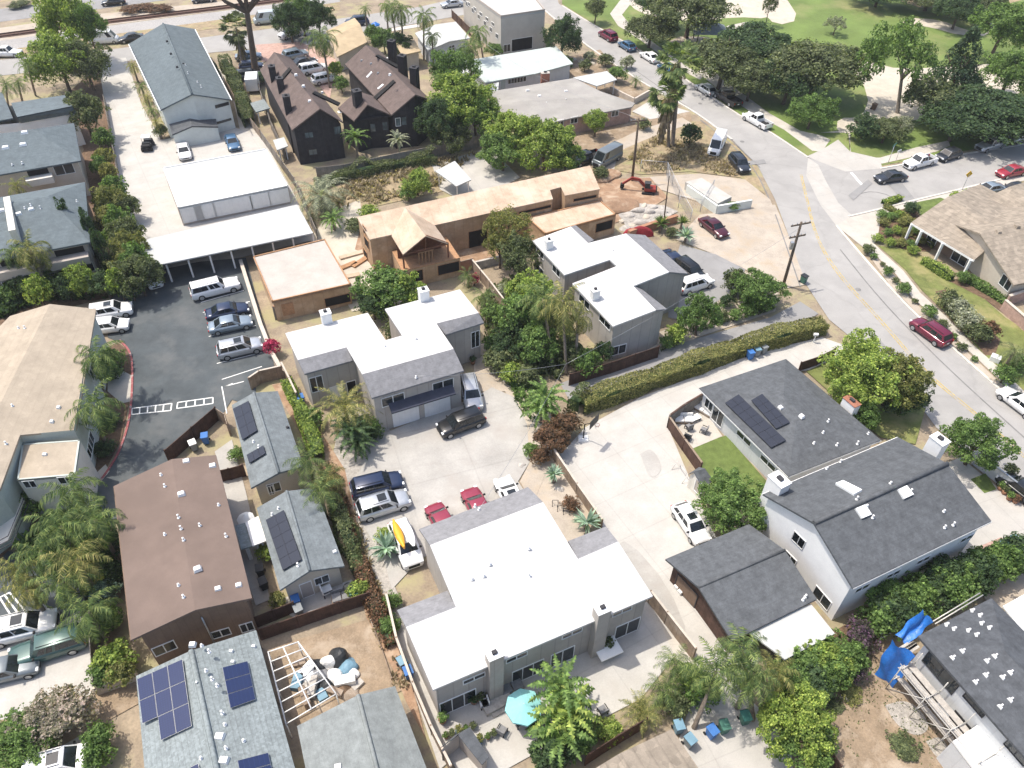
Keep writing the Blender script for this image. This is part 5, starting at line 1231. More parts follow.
def tree(px,py,zc,r,rz,leaf,label,proto='tree',cat='tree',name=None,group=None,bark='bark',tr=None,limbs=4,bx=None):
    """crown centre at picture point (px,py) and height zc; trunk under it"""
    c=G(px,py,zc); b=(c.x,c.y) if bx is None else G(*bx)[:2]
    low=zc-rz<.5 and proto in('bush','small','mid','column')
    o=thing(name or ('shrub' if cat in('shrub','bush') else 'tree'),label,cat,(b[0],b[1],0),group)
    vs=[k for k in CM if k[0]==proto]; me=CM[rp.choice(vs)]
    cr=bpy.data.objects.new('crown',me); COL.objects.link(cr); cr.parent=o; cr.location=(c.x-b[0],c.y-b[1],zc); k=1.08 if proto=='flat' else 1.0; cr.scale=(k*r*rp.uniform(.9,1.1),k*r*rp.uniform(.9,1.1),rz*VS.get(proto,1)); cr.rotation_euler=(0,0,rp.uniform(0,6.28))
    cr.material_slots[0].link='OBJECT'; cr.material_slots[0].material=LM[leaf]
    if proto!='small':
        trunk_mb((b[0],b[1],0),(c.x,c.y,zc+rz*.35),tr or max(.06,r*.055),random.Random(int(px*7+py)),limbs,r*.62).build('trunk',[M[bark]],o)
    return o
def shrub(px,py,r,leaf,label,h=None,proto=None,group=None,cat='shrub'):
    h=h or r*.85; proto=proto or ('small' if r<.75 else 'bush' if r<2.0 else 'mid')
    return tree(px,py,h,r,h*1.05,leaf,label,proto,cat,group=group)
def hedge(path,w_,h,leaf,label,leafsize=.10,dens=130,cat='hedge',seed=1,name='hedge',rough=.22,group=None):
    rg=random.Random(seed); P=[v2(G(*p)) for p in smooth(path,1)]; V_=[];F_=[]
    L=[0]
    for a,b in zip(P,P[1:]): L.append(L[-1]+(b-a).length)
    n=int(L[-1]*(w_+2*h)*dens)
    for _ in range(n):
        s=rg.uniform(0,L[-1]); k=max(i for i in range(len(L)) if L[i]<=s); k=min(k,len(P)-2)
        p=P[k].lerp(P[k+1],(s-L[k])/max(L[k+1]-L[k],1e-6)); t=(P[k+1]-P[k]).normalized(); u=Vector((-t.y,t.x))
        wob=1+rough*math.sin(s*1.7+seed)*.5+rough*math.sin(s*.61+2*seed)
        q=rg.random()
        if q<w_/(w_+2*h): y=rg.uniform(-w_/2,w_/2); z=h*wob; nn=Vector((0,0,1))
        else: sd=rg.choice((-1,1)); y=sd*w_/2*wob; z=rg.uniform(0,h); nn=Vector((u.x*sd,u.y*sd,.3))
        p3=Vector((p.x+u.x*y,p.y+u.y*y,z))+rdir(rg)*rough*.5*rg.uniform(.2,1)
        p3.z=max(p3.z,.05)
        nn=(nn+rdir(rg)*.8).normalized(); a=nn.cross(rdir(rg))
        if a.length<.05: continue
        a.normalize(); b=nn.cross(a); z_=leafsize*rg.uniform(.6,1.3); i=len(V_); V_+=[p3-a*z_,p3+b*z_*.7,p3+a*z_,p3-b*z_*.7]; F_.append((i,i+1,i+2,i+3))
    me=bpy.data.meshes.new(name); me.from_pydata([tuple(v) for v in V_],[],F_); me.materials.append(LM[leaf]); me.materials.append(M['bark'])
    mbx=MB(); 
    o=bpy.data.objects.new(name,me); COL.objects.link(o); recenter(o)
    inner=MB(); A=offs(P,w_*.33); B=offs(P,-w_*.33)
    for i in range(len(P)-1):
        z1=h*.72
        inner.poly([(*A[i],z1),(*B[i],z1),(*B[i+1],z1),(*A[i+1],z1)]); inner.poly([(*A[i],.0),(*A[i],z1),(*A[i+1],z1),(*A[i+1],0)]); inner.poly([(*B[i],z1),(*B[i],0),(*B[i+1],0),(*B[i+1],z1)])
    ob=inner.build('branches',[LM['dark']],o)
    return tag(o,label,cat,group)
# ---- palms
def frond(V_,F_,az,el,ln,droop,wid,rg,nleaf=15,split=.55,thick=.02,lw=.6):
    """feather frond: curved rib with two rows of leaflets"""
    p=Vector((0,0,0)); h=Vector((math.cos(az),math.sin(az),0)); sd=Vector((-h.y,h.x,0)); e=el; st=ln/nleaf; prev=p.copy()
    for i in range(nleaf):
        d=h*math.cos(e)+Vector((0,0,math.sin(e))); q=p+d*st; u=(i+.5)/nleaf
        w_=wid*math.sin(math.pi*min(.12+u*.86,1))**.7
        nn=sd.cross(d)
        k=len(V_); V_+=[p-sd*thick*(1-u),p+sd*thick*(1-u)+nn*.01,q+sd*thick*.8*(1-u)+nn*.01,q-sd*thick*.8*(1-u)]; F_.append((k,k+1,k+2,k+3))
        if u>.1:
            for s in (-1,1):
                tip=p+sd*s*w_*rg.uniform(.7,1.05)+d*w_*rg.uniform(.4,.85)-Vector((0,0,1))*w_*split*rg.uniform(.5,1.2)
                k=len(V_); V_+=[p,p+d*st*lw,tip+d*st*.12,tip]; F_.append((k,k+1,k+2,k+3) if s<0 else (k,k+3,k+2,k+1))
        p=q; e-=droop/nleaf*(1+u*.6)
def palm_mesh(name,seed,nf,ln,droop,wid,elr,split=.55,nleaf=15,lw=.6):
    rg=random.Random(seed); V_=[];F_=[]
    for i in range(nf):
        az=i*2.39996+rg.uniform(-.25,.25); u=i/(nf-1); el=elr[0]+(elr[1]-elr[0])*u+rg.uniform(-.12,.12)
        k=len(V_); frond(V_,F_,az,el,ln*rg.uniform(.85,1.08),droop*rg.uniform(.75,1.25),wid*rg.uniform(.85,1.1),rg,nleaf,split,.02,lw)
    me=bpy.data.meshes.new(name); me.from_pydata([tuple(v) for v in V_],[],F_); me.materials.append(LM['palm']); me.update(); return me
def fan_mesh(name,seed,nf,r):
    rg=random.Random(seed); V_=[];F_=[]
    for i in range(nf):
        d=rdir(rg); d.z=d.z*.8+.25; d.normalize(); c=d*r*rg.uniform(.5,.72); sd=d.cross(Vector((0,0,1)))
        if sd.length<.1: continue
        sd.normalize(); up=sd.cross(d)
        k=len(V_); V_+=[Vector((0,0,0)),sd*.03,c+sd*.03,c]; F_.append((k,k+1,k+2,k+3))
        for j in range(11):
            a=-1.25+2.5*j/10; t=(d*math.cos(a)+sd*math.sin(a)); e=c+t*r*.46*rg.uniform(.8,1.05)-Vector((0,0,1))*r*.12*rg.uniform(.3,1.3); m_=c+t*r*.22; w_=up.cross(t).normalized()*0+ (t.cross(up)).normalized()*.05*r
            k=len(V_); V_+=[c,m_+w_,e,m_-w_]; F_.append((k,k+1,k+2,k+3))
    me=bpy.data.meshes.new(name); me.from_pydata([tuple(v) for v in V_],[],F_); me.materials.append(LM['palm']); me.update(); return me
PM={}
for s in range(3): PM['queen',s]=palm_mesh('palm_crown',s+1,25,3.6,1.95,.52,(-.6,1.25),.75,26,.8)
for s in range(2): PM['feather',s]=palm_mesh('palm_crown',s+11,20,2.6,1.6,.45,(-.45,1.3),.6,24)
for s in range(2): PM['date',s]=palm_mesh('palm_crown',s+21,46,3.4,1.6,.36,(-.5,1.35),.2,26)
for s in range(2): PM['sago',s]=palm_mesh('palm_crown',s+31,32,1.9,1.2,.24,(-.05,1.3),.15,20)
for s in range(2): PM['banana',s]=palm_mesh('palm_crown',s+41,24,2.4,1.35,.30,(.1,1.4),.12,12,1.25)
for s in range(2): PM['fan',s]=fan_mesh('palm_crown',s+51,46,1.9)
def spiky_mesh(seed):
    rg=random.Random(seed); V_=[];F_=[]
    for i in range(46):
        d=rdir(rg); d.z=abs(d.z)+.1; d.normalize(); s=d.cross(Vector((0,0,1))); s=s.normalized() if s.length>.1 else Vector((1,0,0)); k=len(V_)
        m_=d*.5; V_+=[-s*.05,s*.05,m_+s*.075,d*rg.uniform(.85,1.1)-Vector((0,0,.1)),m_-s*.075]; F_.append((k,k+1,k+2,k+3,k+4))
    me=bpy.data.meshes.new('rosette'); me.from_pydata([tuple(v) for v in V_],[],F_); me.materials.append(LM['blue_grey']); me.update(); return me
PM['spiky',0]=spiky_mesh(1); PM['spiky',1]=spiky_mesh(2)
def palm(px,py,z,kind,label,s=1.0,leaf='palm',base=None,tr=.16,skirt=False,group=None,cat='palm',name='palm_tree',yaw=None):
    c=G(px,py,z); b=G(*base) if base else c; o=thing(name,label,cat,(b.x,b.y,0),group)
    me=PM[rp.choice([k for k in PM if k[0]==kind])]
    cr=bpy.data.objects.new('crown',me); COL.objects.link(cr); cr.parent=o; cr.location=(c.x-b.x,c.y-b.y,z); cr.scale=(s,s,s); cr.rotation_euler=(0,0,rp.uniform(0,6.28) if yaw is None else yaw)
    cr.material_slots[0].link='OBJECT'; cr.material_slots[0].material=LM[leaf]
    if z>.5:
        mb=MB(); B=Vector((b.x,b.y,0)); m_=B.lerp(c,.5)+Vector(((c.x-b.x)*-.08,(c.y-b.y)*-.08,0)); mb.tube([B-Vector((0,0,.1)),B+Vector((0,0,.3)),m_,c],[tr*1.5,tr*1.15,tr,tr*.85],8); mb.build('trunk',[M['palm_bark']],o)
    if skirt:
        rg=random.Random(int(px)); mb=MB()
        for i in range(170):
            a=rg.uniform(0,6.28); zz=rg.uniform(-4.2,-.1)*s; rr=rg.uniform(.3,.95)*s*(1+zz/9)
            p=c+Vector((math.cos(a)*rr*.4,math.sin(a)*rr*.4,zz)); e=c+Vector((math.cos(a)*rr,math.sin(a)*rr,zz-rg.uniform(.7,1.3)*s)); w_=Vector((-math.sin(a),math.cos(a),0))*.16*s
            mb.poly([p-w_*.3,p+w_*.3,e+w_,e-w_])
        mb.build('dead_skirt',[LM['dead']],o)
    return o
# ---- left edge
tree(66,22,7.5,4.8,6.2,'bright','tall leafy bright green tree, tallest at the top left corner')
tree(58,60,5.4,5.2,5.2,'bright','broad light green tree below the tallest one at the top left')
tree(84,62,4.8,4.4,4.6,'olive','grey-green bushy tree overhanging the top of the concrete lane')
tree(88,25,7,3.4,4,'green','dark green tree crown beside the railway at the top left')
tree(83,112,4.5,3.4,3.6,'olive','round olive green tree beside the grey roofed house and lane','mid')
shrub(103,138,1.8,'green','green shrub at the lane fence, topmost of the row',2.0); shrub(104,158,1.7,'yellow','yellow tinged shrub at the lane fence below the round olive tree',1.9)
shrub(99,166,1.5,'green','green shrub squeezed between the hip roofed house and the lane fence',1.8); shrub(108,172,1.4,'palm_yellow','golden shrub at the lane fence beside the roofed patio',1.7)
for k,(x,y) in enumerate(((114,188),(110,202),(117,208),(120,222),(110,222),(126,236),(116,238),(131,250),(122,252),(136,262),(128,266),(138,275))): shrub(x,y,1.9+.4*(k%3),('green','yellow','olive')[k%3],'green shrub in the dense row along the lane fence',2.3+.7*(k%2),group='shrubs along the lane fence')
tree(70,228,4,1.3,4.2,'conifer','slim dark cypress in front of the grey roofed balcony house, left one','column'); tree(94,240,4,1.7,4.4,'conifer','slim dark cypress at the corner of the balcony house, right one','column')
tree(104,255,3.5,1.7,3.6,'dark','dark leafy shrub tree between the cypress and the lane fence','column')
for k,(x,y) in enumerate(((8,292),(24,284),(38,291),(52,280),(66,287),(80,280),(92,284),(105,284),(118,283),(70,270),(130,287))): shrub(x,y,1.6+.4*(k%2),('green','dark','bright')[k%3],'green shrub in the shady bed between the two apartment houses',1.5+.5*(k%3),group='shrubs in the shady bed')
palm(28,66,6.5,'feather','slender green palm at the left edge behind the grey gabled house, right one',1.0,base=(36,96)); palm(6,85,6,'feather','slender green palm at the left edge behind the grey gabled house, left one',1.0,base=(10,112))
palm(18,82,5.5,'feather','slender green palm between two others at the left edge',.9,base=(24,106))
palm(60,113,3.5,'feather','small golden palm beside the round olive tree',.8,'palm_yellow'); palm(16,186,4.5,'feather','golden palm beside the pale party wall of the grey houses',.9,'palm_yellow')
palm(30,250,6.2,'queen','drooping yellow-green palm in front of the balcony house',.95,'palm_yellow'); palm(14,252,5.6,'queen','drooping green palm at the left edge before the balcony house',.8)
for k,(x,y,s) in enumerate(((133,66,.75),(141,86,.7),(147,97,.7),(152,110,.75),(156,122,.6))): palm(x,y,2.8,'feather','small palm in the row along the lane side of the blue-grey house',s,'palm' if k%2 else 'palm_yellow',group='small palms beside the blue-grey house')
shrub(160,131,1.2,'olive','small shrub at the front corner of the blue-grey house',1.2)
# ---- top centre
palm(236,28,6,'fan','shaggy dark fan palm behind the blue-grey house',1.6,'olive',base=(243,70),skirt=True)
def bare():
    rg=random.Random(3); b=G(256,73); o=thing('bare_tree','tall bare dark trunked tree with forking limbs at the top edge','tree',(b.x,b.y,0)); mb=MB()
    k=Vector((b.x,b.y,0)); top=G(247,12,11); mb.tube([k,k+Vector((0,0,.5)),k.lerp(top,.5),top],[.8,.6,.5,.42],10)
    for dx,dz in ((-5,4),(-3,6),(.5,7),(3,5),(5,6)):
        e=top+Vector((dx,rg.uniform(-2,2),dz)); mb.tube([top,top.lerp(e,.5)+Vector((dx*.1,0,-.3)),e],[.42,.3,.1],7)
        for _ in range(3): e2=e+Vector((rg.uniform(-2,2),rg.uniform(-2,2),rg.uniform(1,3))); mb.tube([top.lerp(e,.7),e2],[.16,.04],5)
    mb.build('trunk',[M['bark']],o)
    cr=bpy.data.objects.new('crown',CM['airy',0]); COL.objects.link(cr); cr.parent=o; cr.location=Vector((top.x,top.y,18.5))-Vector((b.x,b.y,0)); cr.scale=(5.5,5.5,3); cr.material_slots[0].link='OBJECT'; cr.material_slots[0].material=LM['olive']
bare()
shrub(262,77,1.8,'dark','dark bush at the foot of the bare dark trunked tree',1.0)
hedge([(226,68),(236,88),(244,108),(250,128)],1.8,2.2,'olive','overgrown olive hedge along the alley behind the blue-grey house',seed=4)
hedge([(206,62),(216,78),(222,95)],1.4,1.4,'dark','low dark planting along the side wall of the blue-grey house',seed=5)
for x,y,r,m_,l in ((289,22,3.6,'dark','dense dark green tree left of three beside the pale grey van'),(302,16,3.6,'green','dense green tree, middle of three beside the pale grey van'),(318,20,3.4,'dark','dense dark tree, right of three near the tan roof')): tree(x,y,3.8,r,3.6,m_,l,'tree')
palm(322,38,7.5,'queen','tall shaggy green palm behind the left black townhouses',1.25,base=(330,88)); palm(365,9,4.5,'feather','small palm on the back street behind the tan bungalow',.75)
for x,y,b_,l in ((391,8,(400,64),'tall thin palm at the top edge, leftmost of the trio'),(401,10,(404,58),'tall thin palm at the top edge, middle of the trio'),(424,16,(424,60),'tall thin palm beside the white bungalow, right of the trio')): palm(x,y,9,'queen',l,.95,base=b_)
palm(432,36,5.5,'queen','drooping palm before the white bungalow',.7); palm(386,6,5.5,'feather','bushy small palm behind the tall trio at the top edge',.8)
tree(398,46,3,2.8,2.8,'dark','dark leafy tree beside the small tan roofed cottage','mid'); tree(384,40,2.5,2.4,2.4,'green','green leafy tree behind the right black townhouses','mid'); shrub(412,53,1.5,'bright','bright shrub between the cottage and the white bungalow',1.3); shrub(373,34,2.0,'green','green shrub behind the tan roofed bungalow',1.8)
shrub(335,70,1.6,'bright','bright shrub between the townhouse rows, upper',1.8); shrub(341,84,1.5,'green','green shrub between the townhouse rows, lower',1.6)
palm(478,32,8,'queen','tall drooping palm in front of the beige block',.95,base=(484,66)); palm(470,46,9,'queen','tall drooping palm rising from the big green tree',.85,base=(472,104)); shrub(494,50,2,'green','green bush at the foot of the beige block',1.4)
tree(455,74,6.5,4.6,4.2,'green','big green tree beside the black townhouses, highest crown'); tree(462,105,5.5,5.4,4.6,'bright','big light green tree beside the black townhouses, broadest crown'); tree(438,120,4.5,3.8,4.0,'dark','dark green tree touching the right black townhouse'); tree(476,118,4,3.6,3.6,'green','green tree at the right end of the leafy clump by the townhouses'); tree(450,135,3,3.4,3,'olive','low olive tree at the fence below the leafy clump')
tree(562,38,4,4.0,4.2,'dark','round dark tree between the beige block and the street')
palm(355,138,3.2,'banana','broad leaved banana plant before the black townhouses',1.1,'green',name='banana_plant',cat='plant'); palm(398,141,2.8,'banana','bird of paradise plant with pale leaves before the black townhouses',.9,'grey',name='banana_plant',cat='plant')
palm(321,197,2.6,'date','dense pale date palm with arching fronds beside the carport',1.6,'grey',tr=.4); palm(333,220,1.6,'banana','leafy green plant below the pale date palm',.9,'green',name='leafy_plant',cat='plant')
tree(515,134,4,4.6,3.8,'bright','bright green tree behind the plywood house, upper left crown'); tree(545,147,3.6,5.2,3.8,'bright','bright green tree behind the plywood house, largest crown'); tree(503,152,3,3.6,3.0,'green','green tree beside the pink slab behind the plywood house'); tree(566,158,2.6,2.8,2.6,'green','green tree beside the black pickup')
tree(596,121,2.6,2.3,2.3,'bright','round clipped tree before the grey ranch house','mid')
shrub(617,74,2.0,'green','green shrub beside the white patio roof',1.6); shrub(606,60,1.6,'olive','olive shrub in the garden by the street',1.3); palm(636,81,1.2,'sago','small palm by the pale garden wall',.8); shrub(627,62,1.6,'grey','greyish shrub on the street verge',1.3)
hedge([(540,76),(556,70),(570,66)],1.8,1.8,'green','green hedge under the eave of the mint bungalow',seed=6); shrub(585,65,1.4,'olive','olive shrub at the end of the mint bungalow',1.2); shrub(590,56,1.3,'grey','pale shrub by the rocks near the street',1.0)
palm(679,62,13,'fan','tallest fan palm with thick brown skirt beside the street',1.75,'palm',base=(672,146),tr=.3,skirt=True); palm(668,95,9.5,'fan','shorter fan palm leaning against the tallest one',1.5,'palm',base=(668,147),tr=.26,skirt=True)
shrub(691,134,1.9,'dark','dark bush on the dry verge under the fan palms',1.9); shrub(644,124,1.3,'olive','low olive bush in the front yard of the ranch house',1.0); shrub(600,173,1.4,'olive','dark low bush below the grey van',1.0); shrub(664,158,1.1,'dead','dry brown bush under the fan palms',.6)
shrub(733,206,1.0,'green','small green bush on top of the low pale wall',.7)
# ---- park
tree(596,8,3,2.4,2.4,'olive','small tree beside the street at the top of the park','mid'); tree(690,10,7,6.8,4.8,'olive','broad dark park tree with open limbs at the top edge','flat',bx=(686,38),tr=.45); tree(651,29,3.5,4.8,3.0,'olive','low spreading olive tree beside the park path','flat'); tree(660,2,5,4.5,3,'dark','dark tree at the very top edge of the park','flat')
tree(724,60,5,6.6,4.0,'olive','wide olive tree beside the park shelter','flat'); tree(752,44,5.5,7.0,4.2,'dark','wide dark tree behind the park shelter','flat'); tree(752,78,4,4.6,3.4,'olive','olive tree overhanging the black pickup','flat')
tree(818,66,6,8.6,4.8,'olive','largest dark spreading tree beside the playground','flat'); tree(790,78,4.5,5.5,3.8,'dark','dark tree at the left of the largest spreading tree','flat'); tree(813,111,3,3.7,3.0,'green','round bushy tree at the park corner by the street')
tree(897,60,8.5,6.4,7.6,'green','tall airy light tree in the middle of the park','airy',bx=(897,113),tr=.32,bark='pale_bark')
tree(865,127,2,2.9,2.2,'dark','dark bush at the park entrance, left of the grey-green one','mid','shrub'); tree(886,131,2,3.4,2.3,'olive','grey-green bush at the park entrance by the corner sign','mid','shrub'); tree(900,126,1.8,2.4,2,'grey','pale bush at the right end of the park entrance planting','mid','shrub')
tree(958,70,6,5.6,6.2,'conifer','dark pointed conifer behind the big round dark tree','cone'); tree(930,96,4.5,4.4,4,'olive','olive tree between the airy tree and the big dark tree','mid')
tree(985,113,4,8.4,3.9,'dark','largest dark rounded tree beside the side street','flat',tr=.5); tree(958,120,3.5,5.2,3.2,'dark','dark left shoulder of the rounded trees by the side street','flat'); tree(1012,118,4,6.0,3.6,'dark','dark rounded tree at the right edge by the side street','flat')
tree(1003,28,6,6.2,5,'green','leafy green tree in the top right corner'); tree(1012,72,5,5.8,4.4,'green','leafy green tree at the right edge above the dark trees'); tree(960,9,4,4.8,3.6,'dark','dark tree on the far sandy park path','flat'); tree(985,2,4,4.5,3,'olive','olive tree at the top edge right of the park','flat'); tree(930,-4,3,7,2.6,'olive','far olive tree along the top edge of the park','flat'); tree(880,-8,3,6,2.4,'dark','far dark tree along the top edge of the park','flat')
tree(836,25,2,2.2,2,'grey','leafless pale shrub tree on the park lawn','airy'); tree(770,6,4,1.6,3,'olive','thin young tree on the sandy plaza','airy')
# ---- middle
tree(417,183,2,2.6,2.2,'bright','light green bush on the vacant plot','mid','shrub'); shrub(408,192,1.6,'green','smaller green bush on the vacant plot',1.4); shrub(369,212,1.5,'bright','bright low bush behind the plywood house',1.0); shrub(355,225,1.5,'olive','olive low bush beside the left end of the plywood house',1.0)
hedge([(318,190),(345,180),(375,173),(405,168),(435,162)],1.4,1.5,'olive','ragged hedge below the grey fence of the black townhouses',seed=8,rough=.5)
tree(384,288,3,3.4,3.0,'green','leafy green tree behind the middle duplex, left crown','mid'); tree(402,292,2.6,2.8,2.6,'bright','bright leafy tree behind the middle duplex, right crown','mid'); shrub(385,310,1.6,'bright','yellow-green bush in the notch of the middle duplex',1.5); tree(373,305,2,2.2,2,'dark','dark bush at the fence behind the middle duplex','mid','shrub'); shrub(393,330,1.3,'olive','olive bush inside the notch of the middle duplex',1.4)
tree(508,230,4.2,3.2,3.4,'yellow','yellow tinged tree in front of the plywood house','airy',limbs=5); tree(520,255,3.5,2.8,3.0,'olive','olive tree beside the far duplex','mid'); tree(500,248,3,2.2,2.6,'yellow','small yellow leaved tree below the plywood house','airy')
palm(485,297,2.4,'feather','small palm at the fence behind the middle duplex',.85); shrub(492,312,1.5,'green','green shrub by the pale wooden fence',1.3); shrub(505,290,1.3,'grey','pale agave like shrub inside the garden fence',1.0); palm(468,276,1.6,'feather','small palm by the red shrub at the plot fence',.7); shrub(272,347,1.0,'magenta','hot pink bougainvillea on the planter wall at the car park',1.2); shrub(474,279,.8,'magenta','magenta flowering shrub at the plot fence',.9)
tree(518,318,3.6,3.2,3.2,'green','large green tree in the garden between two duplexes','mid'); tree(530,292,3.6,2.8,3,'bright','bright tree above the garden between two duplexes','mid'); tree(512,340,2.4,2.6,2.4,'dark','dark tree in the garden beside the middle duplex','mid'); tree(536,346,2.6,2.6,2.6,'green','green tree below the drooping palms','mid')
shrub(500,360,1.9,'olive','olive shrub beside the silver car',1.5); shrub(512,372,1.6,'bright','bright low shrub in the gravel garden',1.2); shrub(494,345,1.5,'green','green shrub at the right corner of the middle duplex',1.4); shrub(527,374,1.6,'olive','olive low shrub left of the bird of paradise',1.1)
palm(562,304,7.5,'queen','drooping yellow-green palm before the far duplex, tallest',1.1,'palm_yellow',base=(566,374)); palm(543,298,7,'queen','drooping green palm before the far duplex, left one',1.05,base=(552,366)); palm(578,318,5.2,'queen','drooping golden palm against the far duplex wall',.8,'palm_yellow',base=(575,372))
palm(546,398,2.6,'banana','large bird of paradise clump at the edge of the court',1.05,'green',name='banana_plant',cat='plant'); palm(541,410,1.8,'banana','lower bird of paradise clump at the edge of the court',1.0,'green',name='banana_plant',cat='plant')
shrub(588,362,1.8,'green','green shrub with pale flowers behind the dark lane fence',1.7); shrub(603,352,1.4,'dark','dark shrub at the wall of the far duplex',1.6); shrub(572,354,1.7,'olive','olive shrub under the drooping palms',1.6)
shrub(551,438,2.0,'red','rusty red bush at the end of the driveway hedge, largest',1.7); shrub(540,456,1.1,'red','small dark red shrub by the driveway fence',.9); shrub(566,425,1.9,'red','rusty vine bush by the basketball hoop',1.5)
shrub(531,450,.9,'green','small green shrub in the court bed',.6); palm(554,474,1.2,'spiky','pale spiky agave by the driveway fence',1.1,'blue_grey',name='agave',cat='plant'); shrub(571,503,.9,'red','round reddish succulent shrub by the driveway fence',.7); palm(587,522,1.0,'spiky','large pale yucca at the lower end of the driveway fence',1.6,'blue_grey',name='agave',cat='plant')
hedge([(580,410),(612,398),(650,385),(700,367),(742,352),(790,338),(822,331)],1.9,1.7,'hedge','long clipped yellow-green hedge between the lane and the driveway',seed=9,dens=190,leafsize=.085,rough=.14)
hedge([(573,404),(582,408)],2.4,2.0,'olive','olive end of the driveway hedge by the court',seed=19)
tree(700,316,2.8,2.6,2.6,'green','round dark green tree on the verge beside the lane'); shrub(676,335,1.5,'bright','bright bush at the corner of the far duplex',1.3); shrub(668,342,1.1,'green','low green bush beside the lane verge',.8)
tree(757,290,2.2,3.4,2.4,'green','large rounded green shrub beside the utility pole','tree','shrub'); shrub(738,282,2.0,'olive','brownish rounded bush at the head of the asphalt yard',1.8); shrub(727,301,1.0,'dark','small dark bush beside the asphalt yard',.9); shrub(735,315,1.0,'green','small green bush at the lane verge',.9); shrub(722,316,.9,'olive','small olive bush right of the round dark tree',.8); shrub(747,310,1.3,'green','green bush below the large rounded shrub',1.1)
palm(661,224,1.2,'spiky','tall spiky cactus clump behind the far duplex',1.5,'palm',name='cactus',cat='plant'); palm(686,236,1.0,'spiky','blue-grey agave in the bed by the maroon car',1.6,'blue_grey',name='agave',cat='plant'); palm(682,222,1.2,'spiky','upright spiky plant in the bed by the chain link fence',1.2,'palm',name='cactus',cat='plant'); shrub(672,232,1.0,'olive','dark low shrub in the cactus bed',.7)
# ---- palms of the court and the car park
palm(345,408,3.2,'date','golden green palm with stiff fronds beside the middle duplex',1.15,'palm_yellow',tr=.22); palm(352,432,2,'banana','dark leafy plant below the golden green palm',1.1,'dark',name='leafy_plant',cat='plant'); palm(358,444,1.5,'banana','dark leafy plant beside the dark blue car',.9,'dark',name='leafy_plant',cat='plant')
palm(308,461,4.2,'feather','palm overhanging the upper solar cottage',1.05,'palm'); palm(320,492,3.6,'feather','palm overhanging the lower solar cottage',1.05,'palm'); palm(326,478,3.2,'feather','pale yellow palm between the two solar cottages',.95,'palm_yellow')
hedge([(288,388),(300,412),(312,440),(320,462)],1.2,1.5,'bright','narrow bright hedge behind the upper solar cottage',seed=11); shrub(312,418,1.3,'green','green shrub by the corner of the middle duplex',1.2); shrub(368,425,1.3,'green','green shrub at the left wall of the middle duplex',1.1); shrub(375,432,1.0,'dark','dark shrub at the front left corner of the middle duplex',.9)
hedge([(326,470),(342,512),(357,556),(372,600),(392,648)],1.0,.9,'red','brownish vine hedge along the fence line behind the solar cottages',seed=31,rough=.35); hedge([(334,500),(344,530),(352,552),(360,575)],1.1,1.3,'olive','ragged planting behind the lower solar cottage',seed=12,rough=.5); shrub(358,590,1.0,'bright','bright shrub at the rear patio of the solar cottage',.9)
palm(386,548,.8,'spiky','large blue-grey agave beside the car with the kayak',1.7,'blue_grey',name='agave',cat='plant'); shrub(384,536,.9,'bright','yellow-green shrub behind the large agave',.7); shrub(392,600,.9,'green','green shrub in the gravel strip by the foreground duplex',.7); shrub(390,624,.9,'green','small green shrub by the pale side fence',.7)
palm(97,356,6,'queen','drooping palm between the apartment block and the car park, upper',1.0,base=(105,394)); palm(93,406,6,'queen','drooping palm between the apartment block and the car park, lower',1.0,base=(107,447)); shrub(110,360,1.6,'green','green bush in the planter at the car park kerb',1.5); shrub(113,372,1.2,'dark','dark bush in the planter at the car park kerb',1.0)
shrub(110,420,1.2,'dark','dark ground shrub in the kerbside bed, upper',.7); shrub(104,448,1.2,'dark','dark ground shrub in the kerbside bed, lower',.7)
for x,y,z,s,m_,l in ((72,492,6,1.0,'palm','drooping palm at the lower end of the apartment block'),(95,520,6,.9,'palm','drooping palm beside the brown gravel roof'),(60,526,6,1.0,'palm','drooping palm in the bottom left clump, upper'),(40,552,5.5,.9,'palm','drooping palm in the bottom left clump, left'),(76,560,5.5,.95,'palm_yellow','drooping yellow palm in the bottom left clump, right'),(62,582,5,.9,'palm','drooping palm hanging over the white car'),(88,612,4.5,.9,'palm','drooping palm hanging over the dull green truck'),(28,590,4,.7,'palm_yellow','small yellow palm at the striped parking bay'),(18,570,4.5,.8,'palm_yellow','drooping yellow palm at the left edge')):
    palm(x,y,z,'queen',l,s,m_)
for x,y,r,m_,l in ((40,480,1.8,'dark','dark shrub below the apartment balcony'),(20,505,1.8,'green','green shrub below the apartment stair'),(108,545,1.6,'dark','dark shrub under the palms by the brown roof'),(92,575,1.7,'green','green shrub under the palms by the brown roof'),(110,575,1.4,'dark','dark shrub at the wall of the brown roofed house'),(103,590,1.3,'blue_grey','pale blue-green plant at the brown roofed house'),(105,620,1.5,'green','green shrub by the dark side fence'),(115,660,1.7,'bright','bright leafy plant at the corner of the brown roofed house'),(120,672,1.4,'yellow','yellow leafy plant by the garden wall'),(104,672,1.2,'green','green plant at the end of the dark side fence')): shrub(x,y,r,m_,l,r*.9)
for k,(x,y,r) in enumerate(((18,735,2.2),(36,726,2.2),(55,718,2.2),(72,711,1.9),(26,744,2.0))): shrub(x,y,r,'flower' if k in(1,2,3) else 'green','pale flowering bush in the long clump at the bottom left' if k in(1,2,3) else 'green bush in the long clump at the bottom left',1.6,group='flowering bushes at the bottom left')
shrub(100,738,1.2,'green','dark green hedge bush beside the tiled roof',1.4); shrub(98,755,1.2,'green','dark green hedge bush at the bottom edge beside the tiled roof',1.3)
